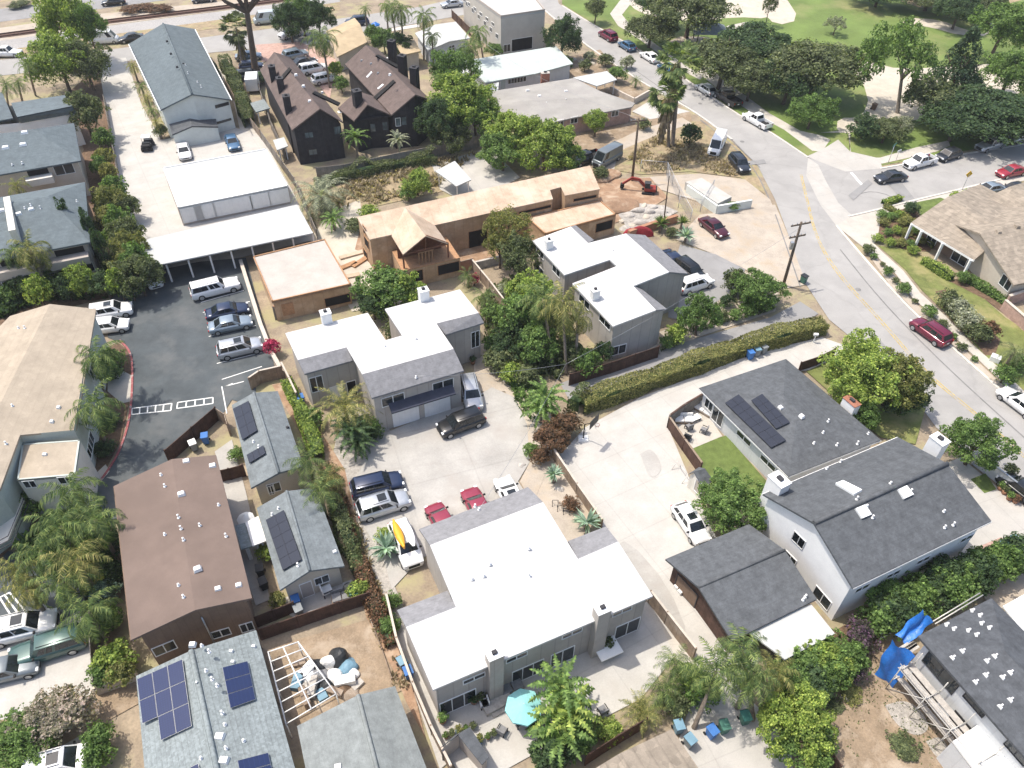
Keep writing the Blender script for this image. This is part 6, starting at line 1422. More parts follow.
shrub(236,454,.9,'green','green bush at the wall of the upper solar cottage',.7); shrub(266,552,.9,'bright','bright bush at the wall of the lower solar cottage',.9); shrub(277,600,.8,'yellow','yellow bush by the corner of the lower solar cottage',.7)
# ---- bottom
palm(560,690,3.6,'banana','tall broad leaved plant in front of the patio, upper',1.15,'green',name='banana_plant',cat='plant'); palm(566,712,3.0,'banana','tall broad leaved plant in front of the patio, middle',1.2,'bright',name='banana_plant',cat='plant'); palm(560,735,2.2,'banana','tall broad leaved plant in front of the patio, lower',1.15,'green',name='banana_plant',cat='plant'); tree(572,730,1.8,1.9,2,'green','leafy green bush under the broad leaved plants','mid','shrub'); tree(556,752,1.4,1.8,1.6,'dark','dark bush at the bottom edge of the patio garden','mid','shrub')
palm(642,712,1.2,'sago','stiff sago palm at the edge of the patio',1.05,'palm_yellow'); shrub(608,730,1.1,'bright','bright low bush left of the sago palm',.8); shrub(600,726,.8,'yellow','yellow grassy tuft at the patio edge',.5)
palm(742,650,5.5,'queen','feathery green palm over the patio roof',.85,base=(752,720)); palm(716,672,5.5,'queen','feathery green palm leaning over the courtyard',.85,base=(694,728)); palm(752,676,5,'queen','feathery palm on the right of the courtyard group',.8,'palm'); palm(776,672,4,'queen','yellowing palm at the corner of the patio roof',.65,'palm_yellow'); palm(676,664,3.4,'feather','dark palm at the end of the patio fence',.85); palm(664,690,2.2,'feather','low palm beside the patio',.8)
shrub(690,678,1.5,'bright','bright bush at the end of the wooden patio fence',1.4); shrub(700,690,1.5,'green','green bush under the feathery palms',1.3); shrub(674,704,1.2,'olive','olive bush at the patio edge behind the bins',1.0)
tree(797,728,2.2,3.0,2.6,'bright','dense bright green bush at the bottom right courtyard corner','tree','shrub'); tree(806,748,1.8,2.4,2,'green','dense green bush at the bottom edge by the brown fence','mid','shrub')
for k,(x,y,r,m_) in enumerate(((796,678,2.0,'green'),(812,668,2.1,'green'),(828,660,2.0,'bright'),(843,654,2.0,'green'),(812,684,1.6,'dark'),(832,672,1.6,'green'),(850,660,1.5,'green'))): shrub(x,y,r,m_,'leafy green bush in the clump below the white patio roof',1.7,group='bushes below the patio roof')
shrub(862,636,1.5,'purple','purple flowering bush right of the green clump, upper',1.5); shrub(852,668,1.2,'purple','purple flowering bush right of the green clump, lower',1.1)
for k,(x,y) in enumerate(((878,620),(892,612),(906,606),(920,600),(936,592),(950,586),(964,579),(978,572),(992,566),(1006,559),(1020,553),(890,600),(915,590),(944,574))): shrub(x,y,1.7+.25*(k%3),('green','dark','green')[k%3],'dark green bush in the hedge row behind the white gable house',1.7+.3*(k%2),group='hedge row behind the white house')
shrub(850,694,1.0,'yellow','weedy tuft on the bottom right dirt, upper',.3); shrub(905,745,1.2,'olive','weedy patch on the bottom right dirt, lower',.35); shrub(834,704,.8,'olive','low weed by the pale rock on the dirt',.25)
# ---- right
tree(866,374,4,4.4,3.6,'bright','yellow-green front garden tree beside the street, largest crown'); tree(895,380,3.6,3.4,3.2,'yellow','yellow-green front garden tree with rusty leaves beside the street'); tree(850,385,3,2.8,2.6,'bright','yellow-green tree over the corner of the grey bungalow'); tree(907,400,2,2.6,2.0,'dark','dark rounded bush at the street corner of the front garden','mid','shrub'); tree(862,412,2,2.0,1.8,'green','green bush by the brick topped chimney','mid','shrub')
tree(979,442,3.2,3.1,2.6,'green','umbrella shaped tree beside the grey street fence','tree')
tree(735,502,2.4,3.3,2.5,'green','large bush with rusty flower tips at the end of the back lawn','tree','shrub')
for k,(x,y,r) in enumerate(((869,249,.95),(874,256,.6),(883,264,.45),(888,271,.85),(896,280,.6),(904,288,1.0),(915,301,.5),(930,311,1.0),(943,324,.8),(953,336,.6),(962,347,.7),(975,359,.5),(866,246,.5))): shrub(x,y,r,'green' if k%2 else 'olive','round clipped shrub in the planted strip along the main street',r*.75,group='shrubs in the street strip')
rg=random.Random(9)
for k,(x,y) in enumerate(((884,222),(892,216),(900,214),(908,220),(888,232),(897,230),(906,232),(916,230),(890,242),(900,242),(911,243),(878,238),(920,240),(882,214),(914,250),(902,222))): shrub(x,y,.75+.35*rg.random(),('yellow','green','bright')[k%3],'low mixed shrub in the corner flower bed',.6,group='shrubs in the corner flower bed')
hedge([(884,208),(900,217),(916,231),(934,249)],.8,.8,'yellow','low yellow hedge along the porch walk of the shake roofed house',seed=21,leafsize=.11,dens=110); hedge([(922,263),(938,273),(951,281)],.9,.9,'bright','clipped green hedge in front of the porch terrace',seed=22,leafsize=.11,dens=110); hedge([(968,282),(985,292),(1006,306)],.9,.9,'green','dark foundation hedge along the tan wall',seed=23,leafsize=.12,dens=110)
hedge([(882,205),(892,203),(900,200)],.9,.8,'bright','short clipped hedge at the street corner',seed=24,leafsize=.11,dens=110); shrub(912,208,1.2,'dark','dark round bush before the porch',1.0); shrub(964,277,1.0,'green','green bush at the end of the porch terrace',.9); shrub(956,196,1.0,'bright','bright bush beside the yellow sign',.8); shrub(972,193,1.2,'bright','bright low bush in the driveway bed',.7)
for x,y,r,m_,l in ((948,299,1.5,'olive','brownish bush on the lawn, first of the dry row'),(958,309,1.7,'grey','leafless grey bush on the lawn, second of the dry row'),(969,320,1.7,'grey','grey-brown bush on the lawn, third of the dry row'),(979,332,1.7,'olive','olive bush beside the red flowering one'),(989,331,1.3,'red','red flowering bush at the end of the dry row')): shrub(x,y,r,m_,l,1.3)
palm(1014,352,3.2,'feather','drooping grey-green yucca tree at the right edge',.8,'olive'); shrub(1006,374,1.5,'green','green bush below the drooping yucca tree',1.3); shrub(1020,362,1.4,'green','green bush at the right edge by the yucca tree',1.2)
shrub(1012,470,.7,'olive','small potted shrub by the grey street fence',.8)
# ================================================================ fences, poles, bins, furniture
def fence(label,path,h,m='wood_fence',post=None,cap=None,th=.06,name='fence',step=2.4,z0=0,group=None,cat='fence'):
    P=[v2(G(*p)) for p in path]; c=sum(P,Vector((0,0)))/len(P); o=thing(name,label,cat,(c.x,c.y,z0),group)
    mb=MB()
    for a,b in zip(P,P[1:]): mb.bar((*a,z0+h/2),(*b,z0+h/2),th,h)
    mb.build('panel' if name=='fence' else 'wall_face',[M[m]],o)
    mb=MB()
    for a,b in zip(P,P[1:]):
        n=max(1,int((b-a).length/step))
        for k in range(n+1):
            q=a.lerp(b,k/n)
            if name=='fence' and (k<n or b is P[-1]): mb=MB(); mb.obox(q,(1,0),(0,1),.12,.12,z0,z0+h+.08); mb.build('fence_post',[M[post or m]],o)
    if cap:
        mb=MB()
        for a,b in zip(P,P[1:]): mb.bar((*a,z0+h+.03),(*b,z0+h+.03),th+.12,.06)
        mb.build('cap_rail',[M[cap]],o)
    return o
fence('weathered low fence between the concrete lane and the shrub row',[(106,104),(122,190),(142,260)],1.5,'grey_fence')
fence('thin fence between the alley and the blue-grey house walk',[(226,86),(240,112),(262,140)],1.6,'wood_fence')
fence('long weathered grey fence below the black townhouses',[(318,179),(345,176),(400,164),(431,158),(478,147)],1.8,'grey_fence')
fence('weathered fence between the carport and the palm garden',[(262,140),(296,188),(318,240)],1.6,'grey_fence')
fence('grey board fence behind the middle duplex',[(276,320),(318,310),(364,299)],1.9,'grey_fence',cap='terracotta')
fence('red brown fence of the building plot in front of the gable wing',[(412,287),(440,279),(473,270)],1.7,'terracotta',cap='wood_fence')
fence('pale wooden garden fence beside the building plot',[(472,270),(490,292),(505,312)],1.6,'wood_fence',cap='block_wall')
fence('pale stone edged wall behind the far duplex garden',[(472,270),(505,262),(525,255)],1.1,'stone',name='garden_wall',th=.3,cat='wall')
fence('tan wood fence at the lower end of the car park',[(252,390),(262,383),(284,378)],1.7,'wood_fence',cap='block_wall')
fence('block planter wall along the right side of the car park',[(242,266),(252,298),(262,330),(272,356),(284,378)],.9,'block_wall',name='garden_wall',th=.3,cap='block_wall',cat='wall')
fence('pale fence along the left wall of the middle duplex',[(284,374),(292,390),(299,405)],1.7,'wood_fence',cap='block_wall')
fence('dark brown fence beside the lower end of the car park drive',[(219,420),(196,440),(170,463)],1.8,'dark_fence')
fence('small wood fence at the corner of the upper solar cottage',[(219,420),(228,426),(231,436)],1.7,'wood_fence')
fence('dark gate fence between the brown roofed house and the solar cottage',[(222,482),(232,480),(246,476)],1.6,'dark_fence')
fence('dark picket fence across the top of the junk filled yard',[(262,640),(300,627),(340,613),(371,603)],1.6,'dark_fence')
fence('short dark picket fence beside the brown roofed house',[(256,628),(276,620),(296,612)],1.5,'dark_fence')
fence('pale board fence along the narrow path of the foreground duplex',[(388,604),(398,648),(414,692),(432,735),(452,775)],1.6,'wood_fence',cap='block_wall')
fence('pale wooden patio fence right of the foreground duplex',[(648,603),(664,624),(692,660)],1.8,'wood_fence',cap='block_wall')
fence('pale low fence along the left side of the big driveway',[(552,458),(576,494),(601,530)],1.5,'wood_fence',cap='block_wall')
fence('dark brown fence between the far duplex and the asphalt lane',[(569,386),(610,374),(657,358)],1.7,'dark_fence')
fence('brown fence around the left side of the furnished terrace',[(667,428),(682,450),(699,474)],1.6,'dark_fence',cap='wood_fence')
fence('brown fence behind the white sofas of the furnished terrace',[(667,428),(682,417),(704,404)],1.8,'grey_fence',cap='dark_fence')
fence('dark brown fence at the bottom edge of the patio garden',[(585,765),(616,745),(644,728)],1.7,'dark_fence')
fence('dark brown fence at the edge of the bottom right dirt yard',[(812,742),(822,756),(834,775)],1.7,'dark_fence')
fence('dark weathered fence beside the palms and the pale parking bay',[(90,604),(96,640),(100,690)],1.6,'grey_fence')
fence('pale concrete wall between the parking bay and the dirt strip',[(98,694),(120,686),(140,678)],1.1,'block_wall',name='garden_wall',th=.35,cat='wall')
fence('red brick garden wall beside the tan shake roofed house',[(1000,310),(1016,324),(1040,345)],1.5,'pink_brick',name='garden_wall',th=.25,cap='block_wall',cat='wall')
fence('second red brick garden wall at the right edge',[(1004,306),(1022,300),(1050,292)],1.5,'pink_brick',name='garden_wall',th=.25,cap='block_wall',cat='wall')
fence('pale grey street fence beside the umbrella shaped tree',[(972,464),(998,484),(1035,512)],1.5,'blue_siding',cap='metal_grey')
fence('low pale wall around the white topped pad by the dirt yard',[(686,193),(716,214),(750,208)],1.3,'pale_green_wall',name='garden_wall',th=.3,cat='wall')
fence('red brown retaining wall with a red cover behind the far duplex',[(628,238),(650,230),(676,222)],1.1,'terracotta',name='garden_wall',th=.5,cat='wall')
fence('cream garden wall by the street at the ranch house',[(610,92),(634,104),(650,95)],1.0,'block_wall',name='garden_wall',th=.3,cat='wall')
fence('dark board fence at the front garden of the grey bungalow',[(798,372),(816,366),(832,358)],1.4,'dark_fence')
fence('dark fence between the white bungalow and the beige block',[(452,18),(462,28),(470,36)],1.6,'dark_fence')
fence('grey fence between the black townhouses and the alley',[(258,82),(262,100),(272,130),(286,160)],1.7,'grey_fence')
fence('dark fence at the left edge of the junk filled yard',[(262,650),(270,690),(280,730)],1.5,'dark_fence')
fence('low timber edging across the dirt yard',[(371,622),(382,650),(392,680)],.3,'wood_fence')
c=[G(684,190)[:2],G(700,186)[:2],G(730,205)[:2],G(716,212)[:2]]
mb=MB(); mb.prism([Vector(p) for p in c],0,1.3); o=mb.build('concrete_pad',[M['white_concrete']]); recenter(o); tag(o,'flat white topped concrete pad inside the low pale wall','pad')
# chain link
def chainlink(label,path,h=1.9):
    P=[v2(G(*p)) for p in path]; c=sum(P,Vector((0,0)))/len(P); o=thing('chain_link_fence',label,'fence',(c.x,c.y,0)); mb=MB(); m2=MB()
    for a,b in zip(P,P[1:]):
        n=max(1,int((b-a).length/3))
        for k in range(n+1):
            q=a.lerp(b,k/n); m_=MB(); m_.tube([(*q,0),(*q,h)],.04,6); m_.build('fence_post',[M['galv']],o)
        mb.tube([(*a,h),(*b,h)],.03,5); L=(b-a).length; k=int(L/.3)
        for i in range(k):
            u=i/k; q0=a.lerp(b,u); q1=a.lerp(b,min(1,u+h/L)); q2=a.lerp(b,max(0,u-h/L))
            m2.bar((*q0,.05),(*a.lerp(b,min(1,u+.3*h/L)),h),.012); m2.bar((*q0,h),(*a.lerp(b,min(1,u+.3*h/L)),.05),.012)
    mb.build('top_rail',[M['galv']],o); m2.build('wire_mesh',[M['galv']],o)
chainlink('chain link fence around the digger, upper run',[(640,172),(666,174),(668,186)]); chainlink('chain link fence around the digger, right run',[(666,174),(678,200),(690,222)]); chainlink('chain link fence beside the maroon car',[(678,208),(700,212),(712,192)])
# ---- utility poles and wires
def pole(label,base,h,arms,top=None,r=.17):
    b=G(*base); o=thing('utility_pole',label,'pole',(b.x,b.y,0)); t=Vector((b.x,b.y,h)); 
    if top: q=onplane(*top,b,Vector((0,1,0))); h=q.z; t=Vector((q.x*.5+b.x*.5,b.y,h))
    mb=MB(); mb.tube([b,b.lerp(t,.5),t],[r*1.15,r,r*.75],10); mb.build('post',[M['wood_pole']],o)
    for dz,ln,az in arms:
        d=Vector((math.cos(R(az)),math.sin(R(az)),0)); p=b.lerp(t,(h-dz)/h); mb=MB(); mb.bar(p-d*ln/2,p+d*ln/2,.13,.15); ar=mb.build('cross_arm',[M['wood_pole']],o)
        mb=MB()
        for u in (-.45,-.2,.2,.45): mb.tube([p+d*ln*u+Vector((0,0,.06)),p+d*ln*u+Vector((0,0,.28))],.05,6)
        mb.build('insulators',[M['metal_grey']],ar)
    return o,t
p1,t1=pole('brown utility pole with two cross arms at the edge of the main street',(783,286),10,((.3,2.6,20),(1.9,2.2,20)),top=(800,222))
mb=MB(); mb.obox(Vector((t1.x-.3,t1.y,0)),(1,0),(0,1),.4,.4,t1.z-3.6,t1.z-2.7); mb.build('transformer',[M['metal_grey']],p1)
p2,t2=pole('dark utility pole standing behind the red digger',(632,181),11,((.4,2.4,15),),top=(637,118))
p3,t3=pole('thin pole beside the rubble heap',(664,219),6,(),top=(667,176),r=.08)
p4,t4=pole('dark street pole on the back street beside the planted bungalow',(306,30),8,(),r=.13)
def wire(label,a,b,sag=.8):
    mb=MB(); a,b=Vector(a),Vector(b); mb.tube([a.lerp(b,k/14)-Vector((0,0,sag*4*(k/14)*(1-k/14))) for k in range(15)],.014,5); o=recenter(mb.build('overhead_wire',[M['metal_grey']])); tag(o,label,'wire')
wire('overhead wire from the street pole to the palms by the far duplex',t1-Vector((0,0,.8)),G(566,364,4.2),.5)
wire('overhead wire from the middle duplex roof to the garden palms',G(418,376,6.3),G(566,364,4.2),.4)
wire('overhead wire from the foreground duplex roof to the garden palms',G(478,511,6.2),G(566,364,4.2),.5)
wire('overhead wire along the dark pole behind the digger',t2,G(480,40,9),1.2)
# ---- street furniture
def sign(label,px,py,h,m,diamond=True,az=0,w_=.75,name='street_sign'):
    b=G(px,py); o=thing(name,label,'sign',(b.x,b.y,0)); mb=MB(); mb.tube([b,b+Vector((0,0,h))],.04,6); mb.build('post',[M['galv']],o)
    d=Vector((math.cos(R(az)),math.sin(R(az)),0)); c=b+Vector((0,0,h-.1)); n=Vector((-d.y,d.x,0)); s=w_*.72
    P=[c+d*s,c+Vector((0,0,s)),c-d*s,c-Vector((0,0,s))] if diamond else [c-d*w_-Vector((0,0,.14)),c+d*w_-Vector((0,0,.14)),c+d*w_+Vector((0,0,.14)),c-d*w_+Vector((0,0,.14))]
    mb=MB(); mb.mesh([p+n*.02 for p in P]+[p-n*.02 for p in P],[[0,1,2,3],[7,6,5,4]]+[[k,4+k,4+(k+1)%4,(k+1)%4] for k in range(4)]); mb.build('sign_plate',[M[m]],o)
sign('yellow diamond road sign at the corner of the shake roofed house',962,190,2.6,'yellow_sign',az=15)
sign('green street name sign at the park corner',888,163,3.0,'sign_green',False,az=50); sign('small white sign on the park verge',896,160,1.6,'plastic_white',False,az=30,w_=.4)
def bin_(px,py,body,lid,label,az=20,s=1.0,group=None):
    b=G(px,py); o=thing('wheelie_bin',label,'bin',(b.x,b.y,.07),group,rz=R(az)); m4=wm(o)
    def Bx(mb,x0,x1,y0,y1,z0,z1,t=1.0):
        P=[]
        for k,z in ((t,z0),(1,z1)):
            for x,y in ((x0,y0),(x1,y0),(x1,y1),(x0,y1)): P.append(m4@Vector((x*k*s,y*k*s,z*s)))
        mb.mesh(P,[[3,2,1,0],[4,5,6,7],[0,1,5,4],[1,2,6,5],[2,3,7,6],[3,0,4,7]])
    mb=MB(); Bx(mb,-.30,.30,-.36,.34,.08,1.0,.82); mb.build('body',[M[body]],o)
    mb=MB(); Bx(mb,-.33,.33,-.40,.38,1.005,1.09,1.02); mb.build('lid',[M[lid]],o)
    mb=MB(); mb.tube([m4@Vector((-.3*s,.42*s,1.0*s)),m4@Vector((.3*s,.42*s,1.0*s))],.03,6); mb.build('handle',[M['rubber']],o)
    for x in (-.3,.3):
        mb=MB(); p=m4@Vector((x*s,.3*s,.13*s)); d=m4.to_3x3()@Vector((1,0,0)); mb.tube([p-d*.04,p+d*.04],.13*s,10); mb.build('wheel',[M['rubber']],o)
for a in ((749,359,'bin_blue','bin_blue','bright blue bin at the hedge on the driveway, left of three'),(755.5,356,'bin_grey','bin_grey_blue','grey blue bin at the hedge on the driveway, middle of three'),(762,353.5,'bin_grey','bin_grey','grey bin at the hedge on the driveway, right of three'),
  (984,560,'bin_blue','bin_blue','blue bin in the row behind the white gable house'),(991,556,'bin_grey','bin_grey','grey bin beside the blue one behind the white house'),(998,552,'bin_grey_blue','bin_grey_blue','grey-blue bin in the middle of the row behind the white house'),(1004,549,'bin_green','bin_green','dark green bin in the row behind the white house'),(1010,546,'bin_green','bin_grey_blue','green bin with pale lid at the end of the row behind the white house'),
  (403,667,'bin_grey','bin_grey_blue','grey bin on the side path of the foreground duplex'),(409,677,'bin_blue','bin_blue','blue bin on the side path of the foreground duplex'),(297.5,606,'bin_blue','bin_blue','blue bin beside the rear patio of the solar cottage'),(300,615,'bin_grey','bin_grey','grey bin beside the rear patio of the solar cottage'),
  (677,731,'bin_grey_blue','bin_grey_blue','grey-blue bin by the low courtyard wall'),(688,745,'bin_grey','bin_grey_blue','bin with pale blue lid at the outbuilding roof'),(710,736,'bin_blue','bin_blue','blue bin in the pale courtyard'),(722,731,'bin_green','bin_green','green bin next to the blue one in the courtyard'),(743,722,'bin_green','sign_green','teal bin standing alone in the courtyard'),
  (802.5,283,'bin_green','bin_black','dark green bin standing at the kerb near the utility pole'),(262,575,'bin_black','bin_black','dark bin between the two brown walls, upper'),(265,588,'bin_black','navy' if 0 else 'bin_black','dark bin between the two brown walls, lower'),(207,443,'bin_blue','bin_blue','blue bin behind the dark fence at the car park'),(195,450,'bin_grey','plastic_white','white lidded bin behind the dark fence at the car park'),
  (302,404,'bin_blue','bin_blue','blue bin at the left corner of the middle duplex'),(355,598,'bin_green','bin_green','green bin at the corner of the rear patio'),(873,110,'brown_wall','brown_wall','brown litter bin on the playground plaza')): bin_(*a[:5],az=rp.uniform(10,40))
# park shelter
c=G(707,43); o=thing('park_shelter','small open park shelter with grey hip roof','shelter',(c.x,c.y,0)); mb=MB()
for x,y in ((-2.4,-2),(2.4,-2),(2.4,2),(-2.4,2)):
    m_=MB(); m_.obox((c.x+x,c.y+y),(1,0),(0,1),.2,.2,0,2.5); m_.build('post',[M['wood_pole']],o)
mb.mesh([(c.x-3.4,c.y-2.9,2.5),(c.x+3.4,c.y-2.9,2.5),(c.x+3.4,c.y+2.9,2.5),(c.x-3.4,c.y+2.9,2.5),(c.x-1,c.y,3.9),(c.x+1,c.y,3.9)],[[0,1,5,4],[1,2,5],[2,3,4,5],[3,0,4],[3,2,1,0]]); mb.build('roof',[M['tile_grey']],o)
m_=MB(); m_.box(c.x-1,c.x+1,c.y-.4,c.y+.4,.68,.76); m_.box(c.x-.15,c.x+.15,c.y-.2,c.y+.2,0,.7); b_=recenter(m_.build('picnic_table',[M['wood_fence']])); tag(b_,'wooden picnic table under the park shelter','table')
# ---- red digger
def digger():
    c=G(648,193); DS=.66; o=thing('digger','small red tracked digger with its arm stretched over the dug earth','digger',(c.x,c.y,0),rz=R(172)); m4=wm(o)@Matrix.Scale(DS,4)
    def bx(n_,m_,x0,x1,y0,y1,z0,z1,par=None,bev=.05,tp=1):
        mb=MB(); P=[]
        for k,z in ((1,z0),(tp,z1)):
            for x,y in ((x0,y0),(x1,y0),(x1,y1),(x0,y1)): P.append(m4@Vector(((x0+x1)/2+(x-(x0+x1)/2)*k,y,z)))
        mb.mesh(P,[[3,2,1,0],[4,5,6,7],[0,1,5,4],[1,2,6,5],[2,3,7,6],[3,0,4,7]]); return mb.build(n_,[M[m_]],par or o,bevel=bev)
    for y in (-.95,.95): bx('track','rubber',-1.4,1.4,y-.25,y+.25,.05,.65,bev=.2)
    bx('undercarriage','rubber',-.8,.8,-.7,.7,.35,.75); bx('body','red_paint',-1.5,.9,-.95,.95,.8,1.5); cb=bx('cab','bin_black',-.3,.9,-.2,.9,1.5,2.6,tp=.85)
    bx('cab_window','car_glass',.55,.87,-.12,.82,1.75,2.45,cb,bev=0); bx('counterweight','rubber',-1.75,-1.5,-.9,.9,.85,1.45); bx('canopy','plastic_white' if 0 else 'dark_trim',-.4,1.0,-.3,1.0,2.6,2.7)
    def arm(n_,pts,w_,m_='red_paint'):
        mb=MB()
        for a,b in zip(pts,pts[1:]): mb.bar(m4@Vector((a[0],-.45,a[1])),m4@Vector((b[0],-.45,b[1])),.28,w_)
        return mb.build(n_,[M[m_]],o)
    arm('boom',((.8,1.3),(2.2,2.7),(3.8,2.9)),.38); arm('dipper',((3.7,3.0),(5.6,1.4)),.28); arm('hydraulic_ram',((1.2,1.2),(2.5,2.45)),.12,'metal_grey')
    mb=MB(); P=[m4@Vector((x,y,z)) for y in (-.9,0) for x,z in ((5.3,1.5),(6.0,1.4),(6.1,.6),(5.5,.5),(5.2,.9))]; mb.mesh(P,[[0,1,2,3,4],[9,8,7,6,5]]+[[k,5+k,5+(k+1)%5,(k+1)%5] for k in range(5)]); mb.build('bucket',[M['rubber']],o)
digger()
# ---- heaps, rocks, junk: individually shaped lumps
def lump(px,py,rx,ry,h,m,label,cat,name,seed=0,group=None,z0=0):
    rg=random.Random(seed+int(px)); b=G(px,py); me=bpy.data.meshes.new(name); bm=bmesh.new(); bmesh.ops.create_icosphere(bm,subdivisions=3,radius=1)
    ph=[(rdir(rg),rg.uniform(2,5),rg.uniform(0,6)) for _ in range(5)]
    for v in bm.verts:
        k=1+sum(.09*math.sin(d.dot(v.co)*f+p) for d,f,p in ph); v.co=Vector((v.co.x*rx*k,v.co.y*ry*k,max(v.co.z,-.15)*h*k))
    bm.to_mesh(me); bm.free(); me.materials.append(M[m]); o=bpy.data.objects.new(name,me); COL.objects.link(o); o.location=(b.x,b.y,z0); return tag(o,label,cat,group)
lump(612,205,3.6,2.6,1.0,'red_dirt','heap of orange earth beside the plywood house','earth heap','earth_heap'); lump(604,176,2.6,1.8,.7,'red_dirt','smaller heap of orange earth below the grey van','earth heap','earth_heap')
for k,(x,y) in enumerate(((622,222),(630,216),(638,212),(646,217),(654,208),(640,224),(632,226),(626,229),(650,213),(644,206),(660,213))): lump(x,y,.5+.35*(k%3),.45+.2*(k%2),.3+.15*(k%3),'stone' if k%3 else 'sand','pale lump of broken concrete in the rubble behind the far duplex','rubble','rubble_lump',k,'rubble lumps behind the far duplex')
lump(846,699,.5,.4,.35,'stone','pale rock lying on the bottom right dirt yard','rock','rock')
for k,(x,y) in enumerate(((520,358),(506,381),(530,381),(533,392),(514,385),(540,422),(522,466),(560,490))): lump(x,y,.35+.1*(k%3),.3,.25,'stone','pale boulder in the gravel garden right of the court','rock','rock',k,'boulders of the gravel garden')
for k,(x,y) in enumerate(((574,60),(581,62),(586,60),(592,64))): lump(x,y,.6,.5,.5,'sand','pale boulder in the garden by the mint bungalow','rock','rock',k+20,'boulders by the mint bungalow')
mb=MB(); P=[G(632,236,1.15),G(662,222,1.15),G(675,216,1.15),G(668,210,1.0),G(655,214,1.0)]
lump(637,235,1.6,.5,1.25,'red_fabric','crumpled red cover lying on the retaining wall','cover','fabric_cover')
# junk in the yard
for k,(x,y,rx,ry,h,m) in enumerate(((330,663,1.0,.8,.8,'fabric_white'),(340,660,1.1,.9,1.0,'bin_black'),(348,668,1.0,.9,.7,'bin_grey_blue'),(322,676,.9,.7,.6,'fabric_grey'),(312,679,.8,.8,.5,'plastic_white'),(336,678,.9,.7,.7,'fabric_white'),(326,686,1.0,.7,.5,'bin_black'),(318,667,.8,.7,.7,'bin_black'),(352,676,.7,.7,.6,'plastic_white'),(344,690,.8,.6,.6,'olive_'),(352,694,.9,.6,.5,'wood_fence'),(306,688,.8,.6,.4,'stone'))):
    lump(x,y,rx*.9,ry*.9,h,m if m in M else 'mulch',('bundle of junk in the heap on the dirt yard'),'junk','junk_bundle',k,'junk bundles on the dirt yard')
for k,(x,y) in enumerate(((300,664),(308,672),(314,690),(322,696),(336,694),(346,684),(358,686),(298,684),(306,700))):
    b=G(x,y); mb=MB(); a=R(20+35*k); mb.obox(b,(math.cos(a),math.sin(a)),(-math.sin(a),math.cos(a)),.9+.3*(k%3),.5+.2*(k%2),0,.35+.25*(k%3)); o=recenter(mb.build('crate',[M[('wood_fence','plastic_white','stone','bin_grey_blue')[k%4]]],bevel=.02)); tag(o,'boxy crate among the junk on the dirt yard','crate','crates on the dirt yard')
# pergola of white bars
def pergola():
    Q=[G(270,660,2.3),G(300,640,2.3),G(330,690,2.3),G(288,725,2.3)]; A,B,C,D=Q; c=(A+B+C+D)/4
    o=thing('pergola','bare pergola of pale poles between the tiled roof and the dirt yard','pergola',(c.x,c.y,0))
    A,B,C,D=G(268,652,2.2),G(298,642,2.2),G(336,694,2.2),G(286,724,2.2)
    for k in range(8):
        u=k/7; mb=MB(); mb.tube([A.lerp(D,u),B.lerp(C,u)],.05,6); mb.build('rafter',[M['fabric_white']],o)
    for u in (0,.5,1):
        mb=MB(); mb.tube([A.lerp(B,u)+Vector((0,0,.06)),D.lerp(C,u)+Vector((0,0,.06))],.05,6); mb.build('beam',[M['fabric_white']],o)
    for q in (A,B,C,D,A.lerp(D,.5),B.lerp(C,.5)): mb=MB(); mb.tube([(q.x,q.y,0),q],.05,6); mb.build('post',[M['fabric_white']],o)
pergola()
# ---- scaffold, tarps and the ladder
def scaffold():
    a,b=R4.I[R4e],R4.I[(R4e+1)%4]; t=(b-a).normalized(); n=Vector((t.y,-t.x))*R4.sgn; L=(b-a).length
    s0=a if G(918,636).xy.__sub__(a).length<(G(918,636).xy-b).length else b; t=t if s0 is a else -t
    s0=s0.xy
    o=thing('scaffold','pale pole and plank scaffold along the wall of the dark roofed house','scaffold',(*(s0+t*8+n*1.5),0))
    nb=7
    for k in range(nb+1):
        for d in (.45,2.0):
            q=s0+t*(.4+2.35*k)+n*d; mb=MB(); mb.tube([(*q,0),(*q,4.3 if d<1 else 3.6)],.045,6); mb.build('pole',[M['scaffold']],o)
        q0=s0+t*(.4+2.35*k)+n*.45; q1=s0+t*(.4+2.35*k)+n*2.0
        mb=MB()
        for z in (1.5,3.1): mb.tube([(*q0,z),(*q1,z)],.04,5)
        if k<nb: mb.tube([(*q1,.2),(*(q1+t*2.35),3.1)],.03,5)
        mb.build('brace',[M['scaffold']],o)
    for z,d in ((2.9,.9),(2.9,1.55),(1.4,1.3)):
        q0=s0+t*.2+n*d; q1=s0+t*(.6+2.35*nb)+n*d; mb=MB(); mb.bar((*q0,z),(*q1,z),.5,.05); mb.build('plank',[M['stone']],o)
    for z in (3.5,4.0): mb=MB(); q0=s0+t*.2+n*2.0; q1=s0+t*(.6+2.35*nb)+n*2.0; mb.tube([(*q0,z-.4),(*q1,z-.4)],.035,5); mb.build('guard_rail',[M['scaffold']],o)
    return s0,t,n
s0,t_,n_=scaffold()
